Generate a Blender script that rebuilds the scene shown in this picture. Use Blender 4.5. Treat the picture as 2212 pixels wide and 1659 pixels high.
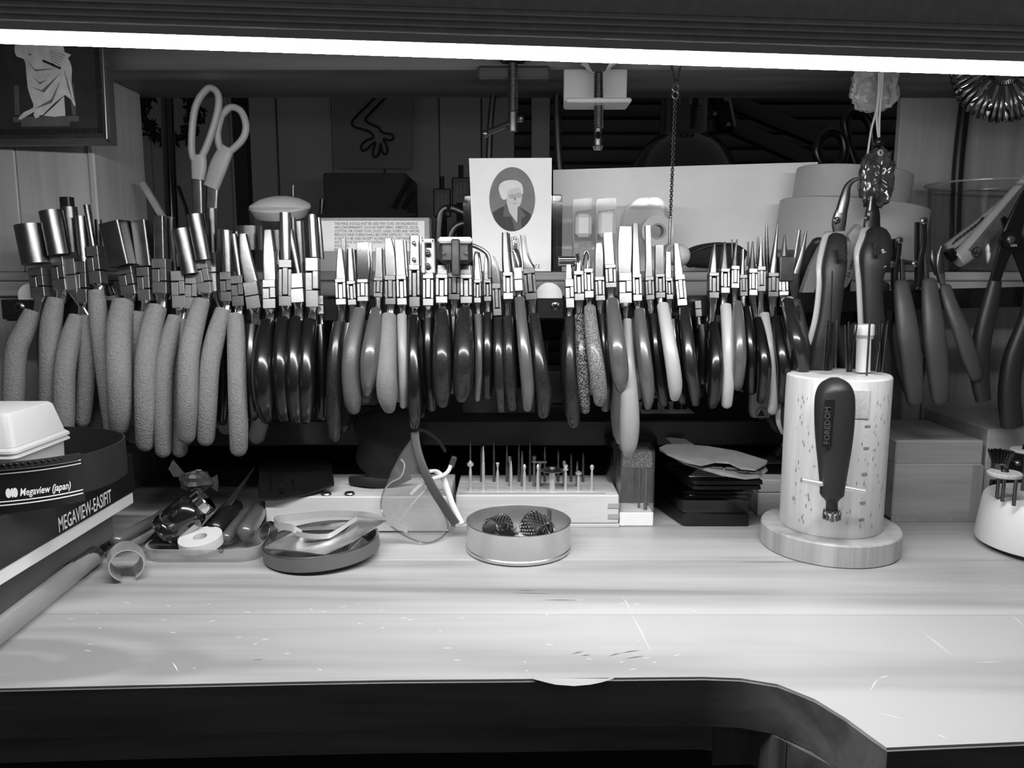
import bpy, bmesh, math, random
from mathutils import Vector, Matrix, Euler
random.seed(7)
for o in list(bpy.data.objects): bpy.data.objects.remove(o)
SC = bpy.context.scene
COL = SC.collection
# ------------------------------------------------------------------ camera
FPX, CX, CY, PITCH, CAMZ = 1736.0, 1106.0, 829.5, math.radians(8.2), 0.20
cam_d = bpy.data.cameras.new('camera'); cam = bpy.data.objects.new('camera', cam_d); COL.objects.link(cam)
cam_d.sensor_fit = 'HORIZONTAL'; cam_d.sensor_width = 36.0; cam_d.lens = 36.0 * FPX / 2212.0
cam_d.clip_start = 0.01; cam_d.clip_end = 60
cam.location = (0, 0, CAMZ); cam.rotation_euler = (math.radians(90) - PITCH, 0, 0)
SC.camera = cam
# ------------------------------------------------------------------ world, exposure
wd = bpy.data.worlds.new('world'); SC.world = wd; wd.use_nodes = True
wd.node_tree.nodes['Background'].inputs[0].default_value = (0.5, 0.5, 0.5, 1)
wd.node_tree.nodes['Background'].inputs[1].default_value = 0.14
SC.view_settings.view_transform = 'Standard'; SC.view_settings.look = 'None'
SC.view_settings.exposure = 0.0; SC.view_settings.gamma = 1.0; SC.view_settings.use_curve_mapping = False
LAMP_L = 92.0       # radiance of the bench lamp's diffuser
# ------------------------------------------------------------------ measuring helpers
cp, sp = math.cos(PITCH), math.sin(PITCH)
def ray(px, py):
    r = (px - CX) / FPX; u = -(py - CY) / FPX
    return Vector((r, cp + u * sp, -sp + u * cp))
def W(px, py, Y):            # point of the place seen at a pixel, at distance Y
    d = ray(px, py); t = Y / d.y
    return Vector((d.x * t, Y, CAMZ + d.z * t))
def Wz(px, py, z=0.0):       # point on a level surface
    d = ray(px, py); t = (z - CAMZ) / d.z
    return Vector((d.x * t, d.y * t, z))
def MP(py, Y):               # metres per pixel there
    return Y / ray(CX, py).y / FPX
def lin(v):
    v = v / 255.0
    return v / 12.92 if v <= 0.04045 else ((v + 0.055) / 1.055) ** 2.4
def V(*a): return Vector(a)
# ------------------------------------------------------------------ materials
MATS = {}
def _base(name):
    m = bpy.data.materials.new(name); m.use_nodes = True
    nt = m.node_tree; return m, nt, nt.nodes['Principled BSDF']
def _set(b, k, v):
    if k in b.inputs: b.inputs[k].default_value = v
def mat(name, grey, rough=0.5, metal=0.0, var=0.12, vs=60.0, bump=0.0, bs=300.0, coat=0.0, spec=0.5, stretch=(1, 1, 1), emit=0.0, rvar=0.0):
    m, nt, b = _base(name); N = nt.nodes; L = nt.links
    c = lin(grey)
    tc = N.new('ShaderNodeTexCoord'); mp = N.new('ShaderNodeMapping'); mp.inputs['Scale'].default_value = stretch
    L.new(tc.outputs['Object'], mp.inputs['Vector'])
    nz = N.new('ShaderNodeTexNoise'); nz.inputs['Scale'].default_value = vs; nz.inputs['Detail'].default_value = 4
    L.new(mp.outputs[0], nz.inputs['Vector'])
    cr = N.new('ShaderNodeValToRGB'); e = cr.color_ramp.elements
    a0, a1 = c * (1 - var), min(1, c * (1 + var))
    e[0].position = 0.3; e[1].position = 0.7; e[0].color = (a0, a0, a0, 1); e[1].color = (a1, a1, a1, 1)
    L.new(nz.outputs['Fac'], cr.inputs[0]); L.new(cr.outputs[0], b.inputs['Base Color'])
    _set(b, 'Metallic', metal); _set(b, 'Roughness', rough); _set(b, 'Coat Weight', coat); _set(b, 'Coat Roughness', 0.18)
    _set(b, 'Specular IOR Level', spec)
    if rvar:
        mr = N.new('ShaderNodeMapRange'); mr.inputs['To Min'].default_value = max(0.02, rough - rvar); mr.inputs['To Max'].default_value = rough + rvar
        L.new(nz.outputs['Fac'], mr.inputs['Value']); L.new(mr.outputs[0], b.inputs['Roughness'])
    if bump:
        n2 = N.new('ShaderNodeTexNoise'); n2.inputs['Scale'].default_value = bs; n2.inputs['Detail'].default_value = 3
        L.new(mp.outputs[0], n2.inputs['Vector'])
        bp = N.new('ShaderNodeBump'); bp.inputs['Strength'].default_value = bump; bp.inputs['Distance'].default_value = 0.001
        L.new(n2.outputs['Fac'], bp.inputs['Height']); L.new(bp.outputs[0], b.inputs['Normal'])
    if emit:
        _set(b, 'Emission Color', (1, 1, 1, 1)); _set(b, 'Emission Strength', emit)
    MATS[name] = m; return m
def wood(name, lo, hi, axis='X', scale=1.0, rough=0.45, fine=0.25, bands=1.0, coat=0.0, knots=()):
    m, nt, b = _base(name); N = nt.nodes; L = nt.links
    tc = N.new('ShaderNodeTexCoord')
    s = {'X': (3, 45, 45), 'Y': (45, 3, 45), 'Z': (45, 45, 3)}[axis]
    mp = N.new('ShaderNodeMapping'); mp.inputs['Scale'].default_value = [k * scale for k in s]
    L.new(tc.outputs['Object'], mp.inputs['Vector'])
    n1 = N.new('ShaderNodeTexNoise'); n1.inputs['Scale'].default_value = 1.0; n1.inputs['Detail'].default_value = 3; n1.inputs['Distortion'].default_value = 0.6
    L.new(mp.outputs[0], n1.inputs['Vector'])
    mp2 = N.new('ShaderNodeMapping'); mp2.inputs['Scale'].default_value = [k * scale * 7 for k in s]
    L.new(tc.outputs['Object'], mp2.inputs['Vector'])
    n2 = N.new('ShaderNodeTexNoise'); n2.inputs['Scale'].default_value = 1.0; n2.inputs['Detail'].default_value = 2
    L.new(mp2.outputs[0], n2.inputs['Vector'])
    mx = N.new('ShaderNodeMix'); mx.data_type = 'FLOAT'; mx.inputs[0].default_value = fine
    L.new(n1.outputs['Fac'], mx.inputs[2]); L.new(n2.outputs['Fac'], mx.inputs[3])
    cr = N.new('ShaderNodeValToRGB'); e = cr.color_ramp.elements
    a, c = lin(lo), lin(hi)
    e[0].position = 0.36; e[0].color = (a, a, a, 1); e[1].position = 0.60; e[1].color = (c, c, c, 1)
    fac = mx.outputs[0]
    def mth(op, a, bb=None):
        n = N.new('ShaderNodeMath'); n.operation = op
        for i, q in enumerate((a, bb)):
            if q is None: continue
            if isinstance(q, (int, float)): n.inputs[i].default_value = q
            else: L.new(q, n.inputs[i])
        return n.outputs[0]
    for (kx, ky, fr, rad) in knots:      # growth rings bending round a knot
        dm = N.new('ShaderNodeMapping'); dm.inputs['Location'].default_value = (-kx * .42, -ky, 0); dm.inputs['Scale'].default_value = (.42, 1, 0)
        L.new(tc.outputs['Object'], dm.inputs['Vector'])
        ds = N.new('ShaderNodeVectorMath'); ds.operation = 'LENGTH'; L.new(dm.outputs[0], ds.inputs[0])
        wob = mth('MULTIPLY', n1.outputs['Fac'], .008); dist = mth('ADD', ds.outputs['Value'], wob)
        sn = mth('SINE', mth('MULTIPLY', dist, fr)); fall = mth('MAXIMUM', mth('SUBTRACT', 1.0, mth('DIVIDE', dist, rad)), 0.0)
        fac = mth('SUBTRACT', fac, mth('MULTIPLY', mth('MULTIPLY', mth('ADD', sn, .6), fall), .10))
    L.new(fac, cr.inputs[0]); L.new(cr.outputs[0], b.inputs['Base Color'])
    bp = N.new('ShaderNodeBump'); bp.inputs['Strength'].default_value = 0.08; bp.inputs['Distance'].default_value = 0.0006
    L.new(n2.outputs['Fac'], bp.inputs['Height']); L.new(bp.outputs[0], b.inputs['Normal'])
    _set(b, 'Roughness', rough); _set(b, 'Coat Weight', coat); _set(b, 'Coat Roughness', 0.25)
    MATS[name] = m; return m
def clear(name, tint=0.92, rough=0.04, gloss=1.0, ior=1.45, milk=0.0, milkg=200):
    m = bpy.data.materials.new(name); m.use_nodes = True; nt = m.node_tree; N = nt.nodes; L = nt.links
    N.remove(N['Principled BSDF']); out = N['Material Output']
    tr = N.new('ShaderNodeBsdfTransparent'); tr.inputs[0].default_value = (tint, tint, tint, 1)
    gl = N.new('ShaderNodeBsdfGlossy'); gl.inputs['Roughness'].default_value = rough; gl.inputs[0].default_value = (gloss, gloss, gloss, 1)
    lw = N.new('ShaderNodeLayerWeight'); lw.inputs['Blend'].default_value = 0.5     # grazing reflection, the same from both sides of a thin wall
    pw = N.new('ShaderNodeMath'); pw.operation = 'POWER'; pw.inputs[1].default_value = 4.0; L.new(lw.outputs['Facing'], pw.inputs[0])
    fr = N.new('ShaderNodeMath'); fr.operation = 'MULTIPLY_ADD'; fr.inputs[1].default_value = 0.75; fr.inputs[2].default_value = 0.05; L.new(pw.outputs[0], fr.inputs[0])
    nz = N.new('ShaderNodeTexNoise'); nz.inputs['Scale'].default_value = 400
    bp = N.new('ShaderNodeBump'); bp.inputs['Strength'].default_value = 0.02
    L.new(nz.outputs['Fac'], bp.inputs['Height']); L.new(bp.outputs[0], gl.inputs['Normal'])
    mx = N.new('ShaderNodeMixShader'); L.new(fr.outputs[0], mx.inputs[0]); L.new(tr.outputs[0], mx.inputs[1]); L.new(gl.outputs[0], mx.inputs[2])
    last = mx
    if milk:
        df = N.new('ShaderNodeBsdfDiffuse'); g = lin(milkg); df.inputs[0].default_value = (g, g, g, 1)
        tl = N.new('ShaderNodeBsdfTranslucent'); tl.inputs[0].default_value = (g, g, g, 1)
        ad = N.new('ShaderNodeMixShader'); ad.inputs[0].default_value = 0.35; L.new(df.outputs[0], ad.inputs[1]); L.new(tl.outputs[0], ad.inputs[2])
        m2 = N.new('ShaderNodeMixShader'); m2.inputs[0].default_value = milk; L.new(mx.outputs[0], m2.inputs[1]); L.new(ad.outputs[0], m2.inputs[2]); last = m2
    L.new(last.outputs[0], out.inputs[0])
    MATS[name] = m; return m
def speck(name, grey, rough, dens=900.0, amt=0.25, bright=150, coat=0.5, bump=0.0):   # vinyl with fine pale flakes in it
    m = mat(name, grey, rough, coat=coat, var=0.15, vs=80, bump=bump, bs=900, spec=0.15); nt = m.node_tree; N = nt.nodes; L = nt.links
    b = N['Principled BSDF']; src = b.inputs['Base Color'].links[0].from_socket
    vo = N.new('ShaderNodeTexVoronoi'); vo.inputs['Scale'].default_value = dens
    tc = N.new('ShaderNodeTexCoord'); L.new(tc.outputs['Object'], vo.inputs['Vector'])
    th = N.new('ShaderNodeMath'); th.operation = 'LESS_THAN'; th.inputs[1].default_value = amt; L.new(vo.outputs['Distance'], th.inputs[0])
    mx = N.new('ShaderNodeMix'); mx.data_type = 'RGBA'; L.new(th.outputs[0], mx.inputs[0]); L.new(src, mx.inputs[6])
    g = lin(bright); mx.inputs[7].default_value = (g, g, g, 1); L.new(mx.outputs[2], b.inputs['Base Color'])
    return m

mat('steel', 118, 0.32, 1.0, var=0.10, vs=120, bump=0.05, bs=500, rvar=0.06)
mat('steel_bright', 150, 0.36, 1.0, var=0.06, vs=120, bump=0.05, bs=500, rvar=0.06)
mat('steel_dark', 118, 0.34, 1.0, var=0.15, vs=90, bump=0.05, bs=500, rvar=0.08)
mat('chrome', 205, 0.10, 1.0, var=0.04)
mat('steel_satin', 140, 0.50, 1.0, var=0.08, vs=120, bump=0.05, bs=500)
mat('bar_steel', 238, 0.5, 1.0, var=0.03)
mat('shank_steel', 195, 0.16, 1.0, var=0.05, rvar=0.04)
mat('black_metal', 15, 0.32, 0.0, var=0.2, coat=0.3)
mat('gap_black', 8, 0.8, var=0.0, spec=0.1)  # stands in for the shade inside gaps, slots and holes
mat('foam', 122, 0.95, var=0.12, vs=500, bump=1.0, bs=750, spec=0.15)
mat('foam_light', 122, 0.9, var=0.08, vs=250, bump=0.5, bs=900, spec=0.25)
speck('vinyl_dark', 13, 0.40, 1300, 0.12, 60, 0.9)
speck('vinyl_speck', 28, 0.42, 1500, 0.20, 90, 0.6)
speck('vinyl_glitter', 38, 0.32, 1600, 0.30, 225, 0.5)
speck('vinyl_glitter_grey', 92, 0.36, 1800, 0.28, 225, 0.25)
mat('vinyl_black', 11, 0.40, var=0.2, coat=0.9, spec=0.15)
mat('vinyl_deep', 28, 0.4, var=0.12, coat=1.0, spec=0.15)
mat('vinyl_mid', 80, 0.34, var=0.06, coat=0.8)
mat('vinyl_mid_rough', 84, 0.42, var=0.10, bump=0.25, bs=700, coat=0.1)
mat('vinyl_pale', 172, 0.40, var=0.04, coat=0.2)
mat('vinyl_light', 146, 0.45, var=0.05, coat=0.15)
mat('rubber_dark', 34, 0.48, var=0.12, bump=0.15, bs=800)
mat('rubber_grey', 60, 0.50, var=0.12, bump=0.2, bs=900)
mat('white_plastic', 240, 0.4, var=0.03)
mat('cream_plastic', 222, 0.45, var=0.03)
mat('black_plastic', 20, 0.38, var=0.15)
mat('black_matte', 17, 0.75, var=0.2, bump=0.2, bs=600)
mat('dark_cloth', 24, 0.85, var=0.3, vs=30, bump=0.4, bs=300)
mat('paper', 250, 0.8, var=0.02)
mat('card_grey', 168, 0.8, var=0.05)
mat('ink', 22, 0.7, var=0.0)
mat('ink_grey', 90, 0.7, var=0.0)
mat('ink_pale', 232, 0.6, var=0.0)
mat('tape_brown', 182, 0.55, var=0.05)
mat('brush_metal', 190, 0.25, 1.0, var=0.05)
mat('white_tray', 225, 0.5, var=0.02)
wood('bench_wood', 138, 188, 'X', 0.50, 0.42, 0.14, coat=0.15)
wood('bench_wood_front', 132, 178, 'X', 0.38, 0.42, 0.12, coat=0.15, knots=((-.262, -.113, 330, .060),))
wood('bench_wood_b', 134, 188, 'X', 0.40, 0.42, 0.12, coat=0.15)
wood('apron_wood_shaded', 70, 120, 'X', 0.8, 0.5, 0.15)  # shade of the bench front put into the wood's colour
wood('panel_wood', 160, 186, 'Z', 0.7, 0.5, 0.3)
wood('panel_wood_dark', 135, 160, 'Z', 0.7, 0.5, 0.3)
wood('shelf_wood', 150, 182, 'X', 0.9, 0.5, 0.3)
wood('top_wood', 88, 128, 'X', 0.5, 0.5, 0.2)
wood('beech', 202, 224, 'Z', 1.0, 0.5, 0.35)
wood('beech_base', 146, 182, 'Z', 1.3, 0.5, 0.25)
wood('box_wood', 185, 208, 'X', 0.8, 0.55, 0.3)
wood('box_wood_dark', 140, 164, 'X', 0.8, 0.55, 0.3)
wood('end_grain', 58, 96, 'Z', 1.5, 0.6, 0.2)
wood('far_board', 62, 74, 'Z', 0.3, 0.7, 0.2)
clear('clear_plastic', 0.95, 0.05)
clear('clear_smoke', 0.70, 0.08)
clear('goggle_lens', 0.93, 0.06, milk=0.10, milkg=210)
clear('milky_plastic', 0.9, 0.25, milk=0.80, milkg=222)
clear('tray_plastic', 0.9, 0.15, milk=0.42, milkg=215)
clear('tape_clear', 0.92, 0.1, milk=0.35, milkg=225)
clear('amber_glass', 0.25, 0.05)
M = MATS
# ------------------------------------------------------------------ geometry helpers
class G:
    def __init__(s): s.v = []; s.f = []
    def add(s, vs, fs):
        n = len(s.v); s.v += [Vector(v) for v in vs]; s.f += [tuple(i + n for i in f) for f in fs]; return s
    def box(s, c, d, rot=None, bev=0.0):
        hx, hy, hz = d[0] / 2, d[1] / 2, d[2] / 2
        b = min(bev, hx * .9, hy * .9, hz * .9)
        R = rot if rot is not None else Matrix.Identity(3)
        c = Vector(c)
        if b <= 0:
            vs = [c + R @ Vector((x, y, z)) for z in (-hz, hz) for y in (-hy, hy) for x in (-hx, hx)]
            return s.add(vs, [(0, 2, 3, 1), (4, 5, 7, 6), (0, 1, 5, 4), (2, 6, 7, 3), (0, 4, 6, 2), (1, 3, 7, 5)])
        vs = []; ix = {}
        for sx in (-1, 1):
            for sy in (-1, 1):
                for sz in (-1, 1):
                    for ax in range(3):
                        p = [sx * (hx - b), sy * (hy - b), sz * (hz - b)]
                        p[ax] = (sx * hx, sy * hy, sz * hz)[ax]
                        ix[(sx, sy, sz, ax)] = len(vs); vs.append(c + R @ Vector(p))
        fs = []
        q = [(-1, -1), (1, -1), (1, 1), (-1, 1)]
        for ax in range(3):
            for sg in (-1, 1):
                lp = []
                for (a, b2) in q:
                    k = [0, 0, 0]; k[ax] = sg; k[(ax + 1) % 3] = a; k[(ax + 2) % 3] = b2
                    lp.append(ix[(k[0], k[1], k[2], ax)])
                fs.append(tuple(lp if sg > 0 else lp[::-1]))
        for ax in range(3):          # edge strips along ax
            a1, a2 = (ax + 1) % 3, (ax + 2) % 3
            for s1 in (-1, 1):
                for s2 in (-1, 1):
                    def k(sg, face):
                        t = [0, 0, 0]; t[ax] = sg; t[a1] = s1; t[a2] = s2; return ix[(t[0], t[1], t[2], face)]
                    lp = [k(-1, a1), k(1, a1), k(1, a2), k(-1, a2)]
                    fs.append(tuple(lp if s1 * s2 < 0 else lp[::-1]))
        for sx in (-1, 1):
            for sy in (-1, 1):
                for sz in (-1, 1):
                    lp = [ix[(sx, sy, sz, 0)], ix[(sx, sy, sz, 1)], ix[(sx, sy, sz, 2)]]
                    fs.append(tuple(lp if sx * sy * sz > 0 else lp[::-1]))
        return s.add(vs, fs)
    def tube(s, path, prof, e=2.0, seg=16, yaw=0.0, ref=None, closed=False, caps=True, roundtip=False):
        P = [Vector(p) for p in path]; n = len(P); rings = []
        ref = Vector(ref) if ref is not None else Vector((math.cos(yaw), math.sin(yaw), 0))
        vs = []; fs = []
        for i in range(n):
            if closed: T = P[(i + 1) % n] - P[i - 1]
            else: T = P[min(i + 1, n - 1)] - P[max(i - 1, 0)]
            if T.length < 1e-9: T = Vector((0, 0, 1))
            T.normalize()
            U = ref - ref.dot(T) * T
            if U.length < 0.05: U = Vector((0, 1, 0.3)) - Vector((0, 1, 0.3)).dot(T) * T
            U.normalize(); Vv = T.cross(U)
            pr = prof[i] if isinstance(prof, list) else prof
            a, b = (pr, pr) if not isinstance(pr, (tuple, list)) else (pr[0], pr[1])
            ee = e[i] if isinstance(e, list) else e
            for k in range(seg):
                th = 2 * math.pi * (k + 0.5) / seg
                c, d = math.cos(th), math.sin(th)
                x = a * math.copysign(abs(c) ** (2 / ee), c); y = b * math.copysign(abs(d) ** (2 / ee), d)
                vs.append(P[i] + U * x + Vv * y)
        m = n if closed else n - 1
        for i in range(m):
            j = (i + 1) % n
            for k in range(seg):
                k2 = (k + 1) % seg
                fs.append((i * seg + k, i * seg + k2, j * seg + k2, j * seg + k))
        if caps and not closed:
            fs.append(tuple(range(seg))[::-1]); fs.append(tuple((n - 1) * seg + k for k in range(seg)))
        return s.add(vs, fs)
    def cyl(s, p0, p1, r0, r1=None, seg=24):
        r1 = r0 if r1 is None else r1
        d = (Vector(p1) - Vector(p0)).normalized()
        ref = (1, 0, 0) if abs(d.x) < 0.8 else (0, 0, 1)
        return s.tube([p0, p1], [r0, r1], seg=seg, ref=ref)
    def ball(s, c, r, seg=16, rings=10, sc=(1, 1, 1)):
        c = Vector(c); vs = []; fs = []
        for i in range(rings + 1):
            ph = math.pi * i / rings
            for k in range(seg):
                th = 2 * math.pi * k / seg
                vs.append(c + Vector((r * sc[0] * math.sin(ph) * math.cos(th), r * sc[1] * math.sin(ph) * math.sin(th), r * sc[2] * math.cos(ph))))
        for i in range(rings):
            for k in range(seg):
                k2 = (k + 1) % seg
                fs.append((i * seg + k, (i + 1) * seg + k, (i + 1) * seg + k2, i * seg + k2))
        return s.add(vs, fs)
    def lathe(s, prof, c=(0, 0, 0), seg=48, rot=None, sx=1.0, sy=1.0, close=False, a0=0.0, a1=2 * math.pi):
        c = Vector(c); R = rot if rot is not None else Matrix.Identity(3)
        full = abs(a1 - a0 - 2 * math.pi) < 1e-6
        m = seg if full else seg + 1
        vs = []; fs = []; n = len(prof)
        for (r, z) in prof:
            for k in range(m):
                th = a0 + (a1 - a0) * k / seg
                vs.append(c + R @ Vector((r * sx * math.cos(th), r * sy * math.sin(th), z)))
        for i in range(n if close else n - 1):
            j = (i + 1) % n
            for k in range(seg):
                k2 = (k + 1) % m
                fs.append((i * m + k, i * m + k2, j * m + k2, j * m + k))
        return s.add(vs, fs)
    def prism(s, pts, off):          # polygon of 3D points thickened by the vector off
        pts = [Vector(p) for p in pts]; off = Vector(off); n = len(pts)
        nrm = Vector((0, 0, 0))
        for i in range(n):
            a, b = pts[i], pts[(i + 1) % n]
            nrm += a.cross(b)
        flip = nrm.dot(off) > 0
        vs = pts + [p + off for p in pts]
        f0 = tuple(range(n)); f1 = tuple(range(n, 2 * n))
        fs = [f0[::-1], f1] if flip else [f0, f1[::-1]]
        for i in range(n):
            j = (i + 1) % n
            q = (i, j, n + j, n + i)
            fs.append(q if flip else q[::-1])
        return s.add(vs, fs)
    def strip(s, pts, wvec, th):     # ribbon: polyline, width vector(s), thickness
        pts = [Vector(p) for p in pts]; n = len(pts); vs = []; fs = []
        for i, p in enumerate(pts):
            T = (pts[min(i + 1, n - 1)] - pts[max(i - 1, 0)]).normalized()
            w = Vector(wvec[i]) if isinstance(wvec, list) else Vector(wvec)
            N = T.cross(w).normalized() * (th / 2)
            vs += [p + N, p + w + N, p + w - N, p - N]
        for i in range(n - 1):
            a, b = 4 * i, 4 * i + 4
            for k in range(4):
                k2 = (k + 1) % 4
                fs.append((a + k, b + k, b + k2, a + k2))
        fs.append((3, 2, 1, 0)); e = 4 * (n - 1); fs.append((e, e + 1, e + 2, e + 3))
        return s.add(vs, fs)
def smooth_path(P, k=4):
    P = [Vector(p) for p in P]
    if len(P) < 3: return P
    out = []
    for i in range(len(P) - 1):
        p0, p1, p2, p3 = P[max(i - 1, 0)], P[i], P[i + 1], P[min(i + 2, len(P) - 1)]
        for j in range(k):
            t = j / k
            out.append(0.5 * ((2 * p1) + (p2 - p0) * t + (2 * p0 - 5 * p1 + 4 * p2 - p3) * t * t + (3 * p1 - p0 - 3 * p2 + p3) * t ** 3))
    out.append(P[-1]); return out
def smooth_vals(A, k=4):
    return [v.x for v in smooth_path([Vector((a, 0, 0)) for a in A], k)] if len(A) > 2 else A
def wloc(o):
    v = Vector((0, 0, 0))
    while o is not None: v = v + o.location; o = o.parent
    return v
def build(name, g, material, parent=None, loc=None, ang=35, flat=False):
    me = bpy.data.meshes.new(name)
    if parent is not None: base = wloc(parent); rel = Vector((0, 0, 0))
    else:
        if loc is None:
            xs = [v.x for v in g.v]; ys = [v.y for v in g.v]; zs = [v.z for v in g.v]
            loc = Vector(((min(xs) + max(xs)) / 2, (min(ys) + max(ys)) / 2, min(zs)))
        base = Vector(loc); rel = base
    me.from_pydata([tuple(v - base) for v in g.v], [], g.f); me.update()
    mm = M[material] if isinstance(material, str) else material
    me.materials.append(mm)
    if not flat:
        me.polygons.foreach_set('use_smooth', [True] * len(me.polygons))
        me.set_sharp_from_angle(angle=math.radians(ang))
    o = bpy.data.objects.new(name, me); COL.objects.link(o)
    o.location = rel
    if parent is not None: o.parent = parent
    return o
def tag(o, label, cat, group=None, kind=None):
    if label: o['label'] = label
    if cat: o['category'] = cat
    if group: o['group'] = group
    if kind: o['kind'] = kind
    return o
def thing(name, label, cat, loc, group=None):
    o = bpy.data.objects.new(name, None); COL.objects.link(o); o.location = loc; o.empty_display_size = 0.01
    return tag(o, label, cat, group)
def struct(name, g, material, parent=None, **k):
    o = build(name, g, material, parent, **k)
    if parent is None: o['kind'] = 'structure'
    return o
_tc = 0
def text_geo(txt, size, fn, shear=0.0, bold=0.0, align='LEFT', depth=0.0):
    # lettering as a mesh; fn maps (u, v) in metres to a point on the surface that carries it
    cu = bpy.data.curves.new('t', 'FONT'); cu.body = txt; cu.size = size; cu.shear = shear; cu.align_x = align; cu.offset = bold
    cu.resolution_u = 2
    ob = bpy.data.objects.new('t', cu); COL.objects.link(ob)
    dg = bpy.context.evaluated_depsgraph_get(); dg.update()
    me = ob.evaluated_get(dg).to_mesh()
    g = G(); g.add([fn(v.co.x, v.co.y) for v in me.vertices], [tuple(p.vertices) for p in me.polygons])
    ob.evaluated_get(dg).to_mesh_clear(); bpy.data.objects.remove(ob); bpy.data.curves.remove(cu)
    return g
def rotz(a): return Matrix.Rotation(math.radians(a), 3, 'Z')
def rotx(a): return Matrix.Rotation(math.radians(a), 3, 'X')
def roty(a): return Matrix.Rotation(math.radians(a), 3, 'Y')
# ================================================================== LARGE STRUCTURE
YS = 0.66                      # front plane of the shelf unit
ZS = W(1106, 588, YS).z        # shelf top
ZT = W(1106, 150, YS).z        # underside of the upper board
XL = W(210, 400, YS).x; XR = W(2062, 400, YS).x
YB = 0.748
# ---- workbench
bench = thing('workbench', 'pale pine workbench with a curved cut-out front edge', 'workbench', (0, .5, -0.04))
front = [(-260, 1492), (0, 1487), (300, 1480), (620, 1473), (850, 1469), (1106, 1467), (1400, 1463), (1520, 1462), (1600, 1465), (1680, 1478), (1760, 1510), (1830, 1553), (1880, 1590), (1915, 1615), (2000, 1611), (2212, 1602), (2500, 1590)]
fe = [Wz(*p) for p in front]
fe = [fe[0] + V(-.25, 0, 0)] + fe + [fe[-1] + V(.2, 0.004, 0)]
Y1, Y2, Y3 = .443, .532, .612
XW = .72
tk = V(0, 0, -0.025)
g = G(); g.prism([V(max(-XW, min(XW, p.x)), p.y, 0) for p in fe] + [V(XW, Y1 - .0003, 0), V(-XW, Y1 + .0045 - .0003, 0)], tk); build('plank', g, 'bench_wood_front', bench, flat=True)
g = G(); g.prism([V(-XW, Y1 + .0045, 0), V(XW, Y1, 0), V(XW, Y2, 0), V(-XW, Y2, 0)], tk); build('plank', g, 'bench_wood_b', bench, flat=True)
g = G(); g.prism([V(-XW, Y2 + .0003, 0), V(XW, Y2 + .0003, 0), V(XW, Y3, 0), V(-XW, Y3, 0)], tk); build('plank', g, 'bench_wood', bench, flat=True)
g = G(); g.prism([V(-XW, Y3 + .0003, 0), V(XW, Y3 + .0003, 0), V(XW, 1.0, 0), V(-XW, 1.0, 0)], tk); build('plank', g, 'bench_wood_b', bench, flat=True)
# front strip with its shade painted in and the second layer under it
def offs(P, d): return [V(p.x, p.y + d, p.z) for p in P]
edge = [p for p in fe]
g = G(); g.strip([V(p.x, p.y - .0008, -0.0255) for p in edge], V(0, 0, 0.0245), 0.0012); build('front_shade_strip', g, 'apron_wood_shaded', bench)
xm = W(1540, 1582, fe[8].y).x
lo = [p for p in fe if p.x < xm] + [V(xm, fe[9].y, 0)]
g = G(); g.prism([V(p.x, p.y + .001, -.026) for p in lo] + [V(xm, .50, -.026), V(lo[0].x, .50, -.026)], (0, 0, -.0135)); build('under_board', g, 'apron_wood_shaded', bench, flat=True)
eg = [p for p in fe if p.x >= xm][:4]
xe = W(1713, 1600, .35).x
g = G(); g.prism([V(xm + .0004, fe[9].y + .002, -.026), V(xm + .02, fe[9].y + .003, -.026), V(xe, fe[11].y + .006, -.026), V(xe, .5, -.026), V(xm + .0004, .5, -.026)], (0, 0, -.022)); build('end_grain_block', g, 'end_grain', bench, flat=True)
g = G(); g.prism([V(xe + .0004, fe[11].y + .006, -.026), V(fe[13].x, fe[13].y + .008, -.026), V(fe[13].x, .5, -.026), V(xe + .0004, .5, -.026)], (0, 0, -.014)); build('corner_board', g, 'apron_wood_shaded', bench, flat=True)
ch = [(1152, 1467), (1175, 1473), (1200, 1479), (1240, 1482), (1275, 1479), (1300, 1474), (1326, 1466)]
yc = Wz(1240, 1467).y
g = G(); n = len(ch)
lo_ = [W(x, y, yc - .0035) for x, y in ch]; hi_ = [V(p.x, yc + .0002, .0002) for p in lo_]; bk_ = [V(p.x, yc + .0002, p.z - .001) for p in lo_]
g.add(lo_ + hi_ + bk_, [(i, i + 1, n + i + 1, n + i) for i in range(n - 1)] + [(2 * n + i, 2 * n + i + 1, i + 1, i) for i in range(n - 1)]); build('chipped_edge', g, 'box_wood_dark', bench)
g = G(); g.box((0, .62, -.36), (1.36, .34, .62), bev=.002); build('dark_filler', g, 'black_matte', bench)  # added black block, keeps the space under the bench dark
g = G(); g.box((W(1590, 1655, .40).x, .47, -.0555), (.03, .15, .012), bev=.001); build('drawer_front', g, 'box_wood', bench)
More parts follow.
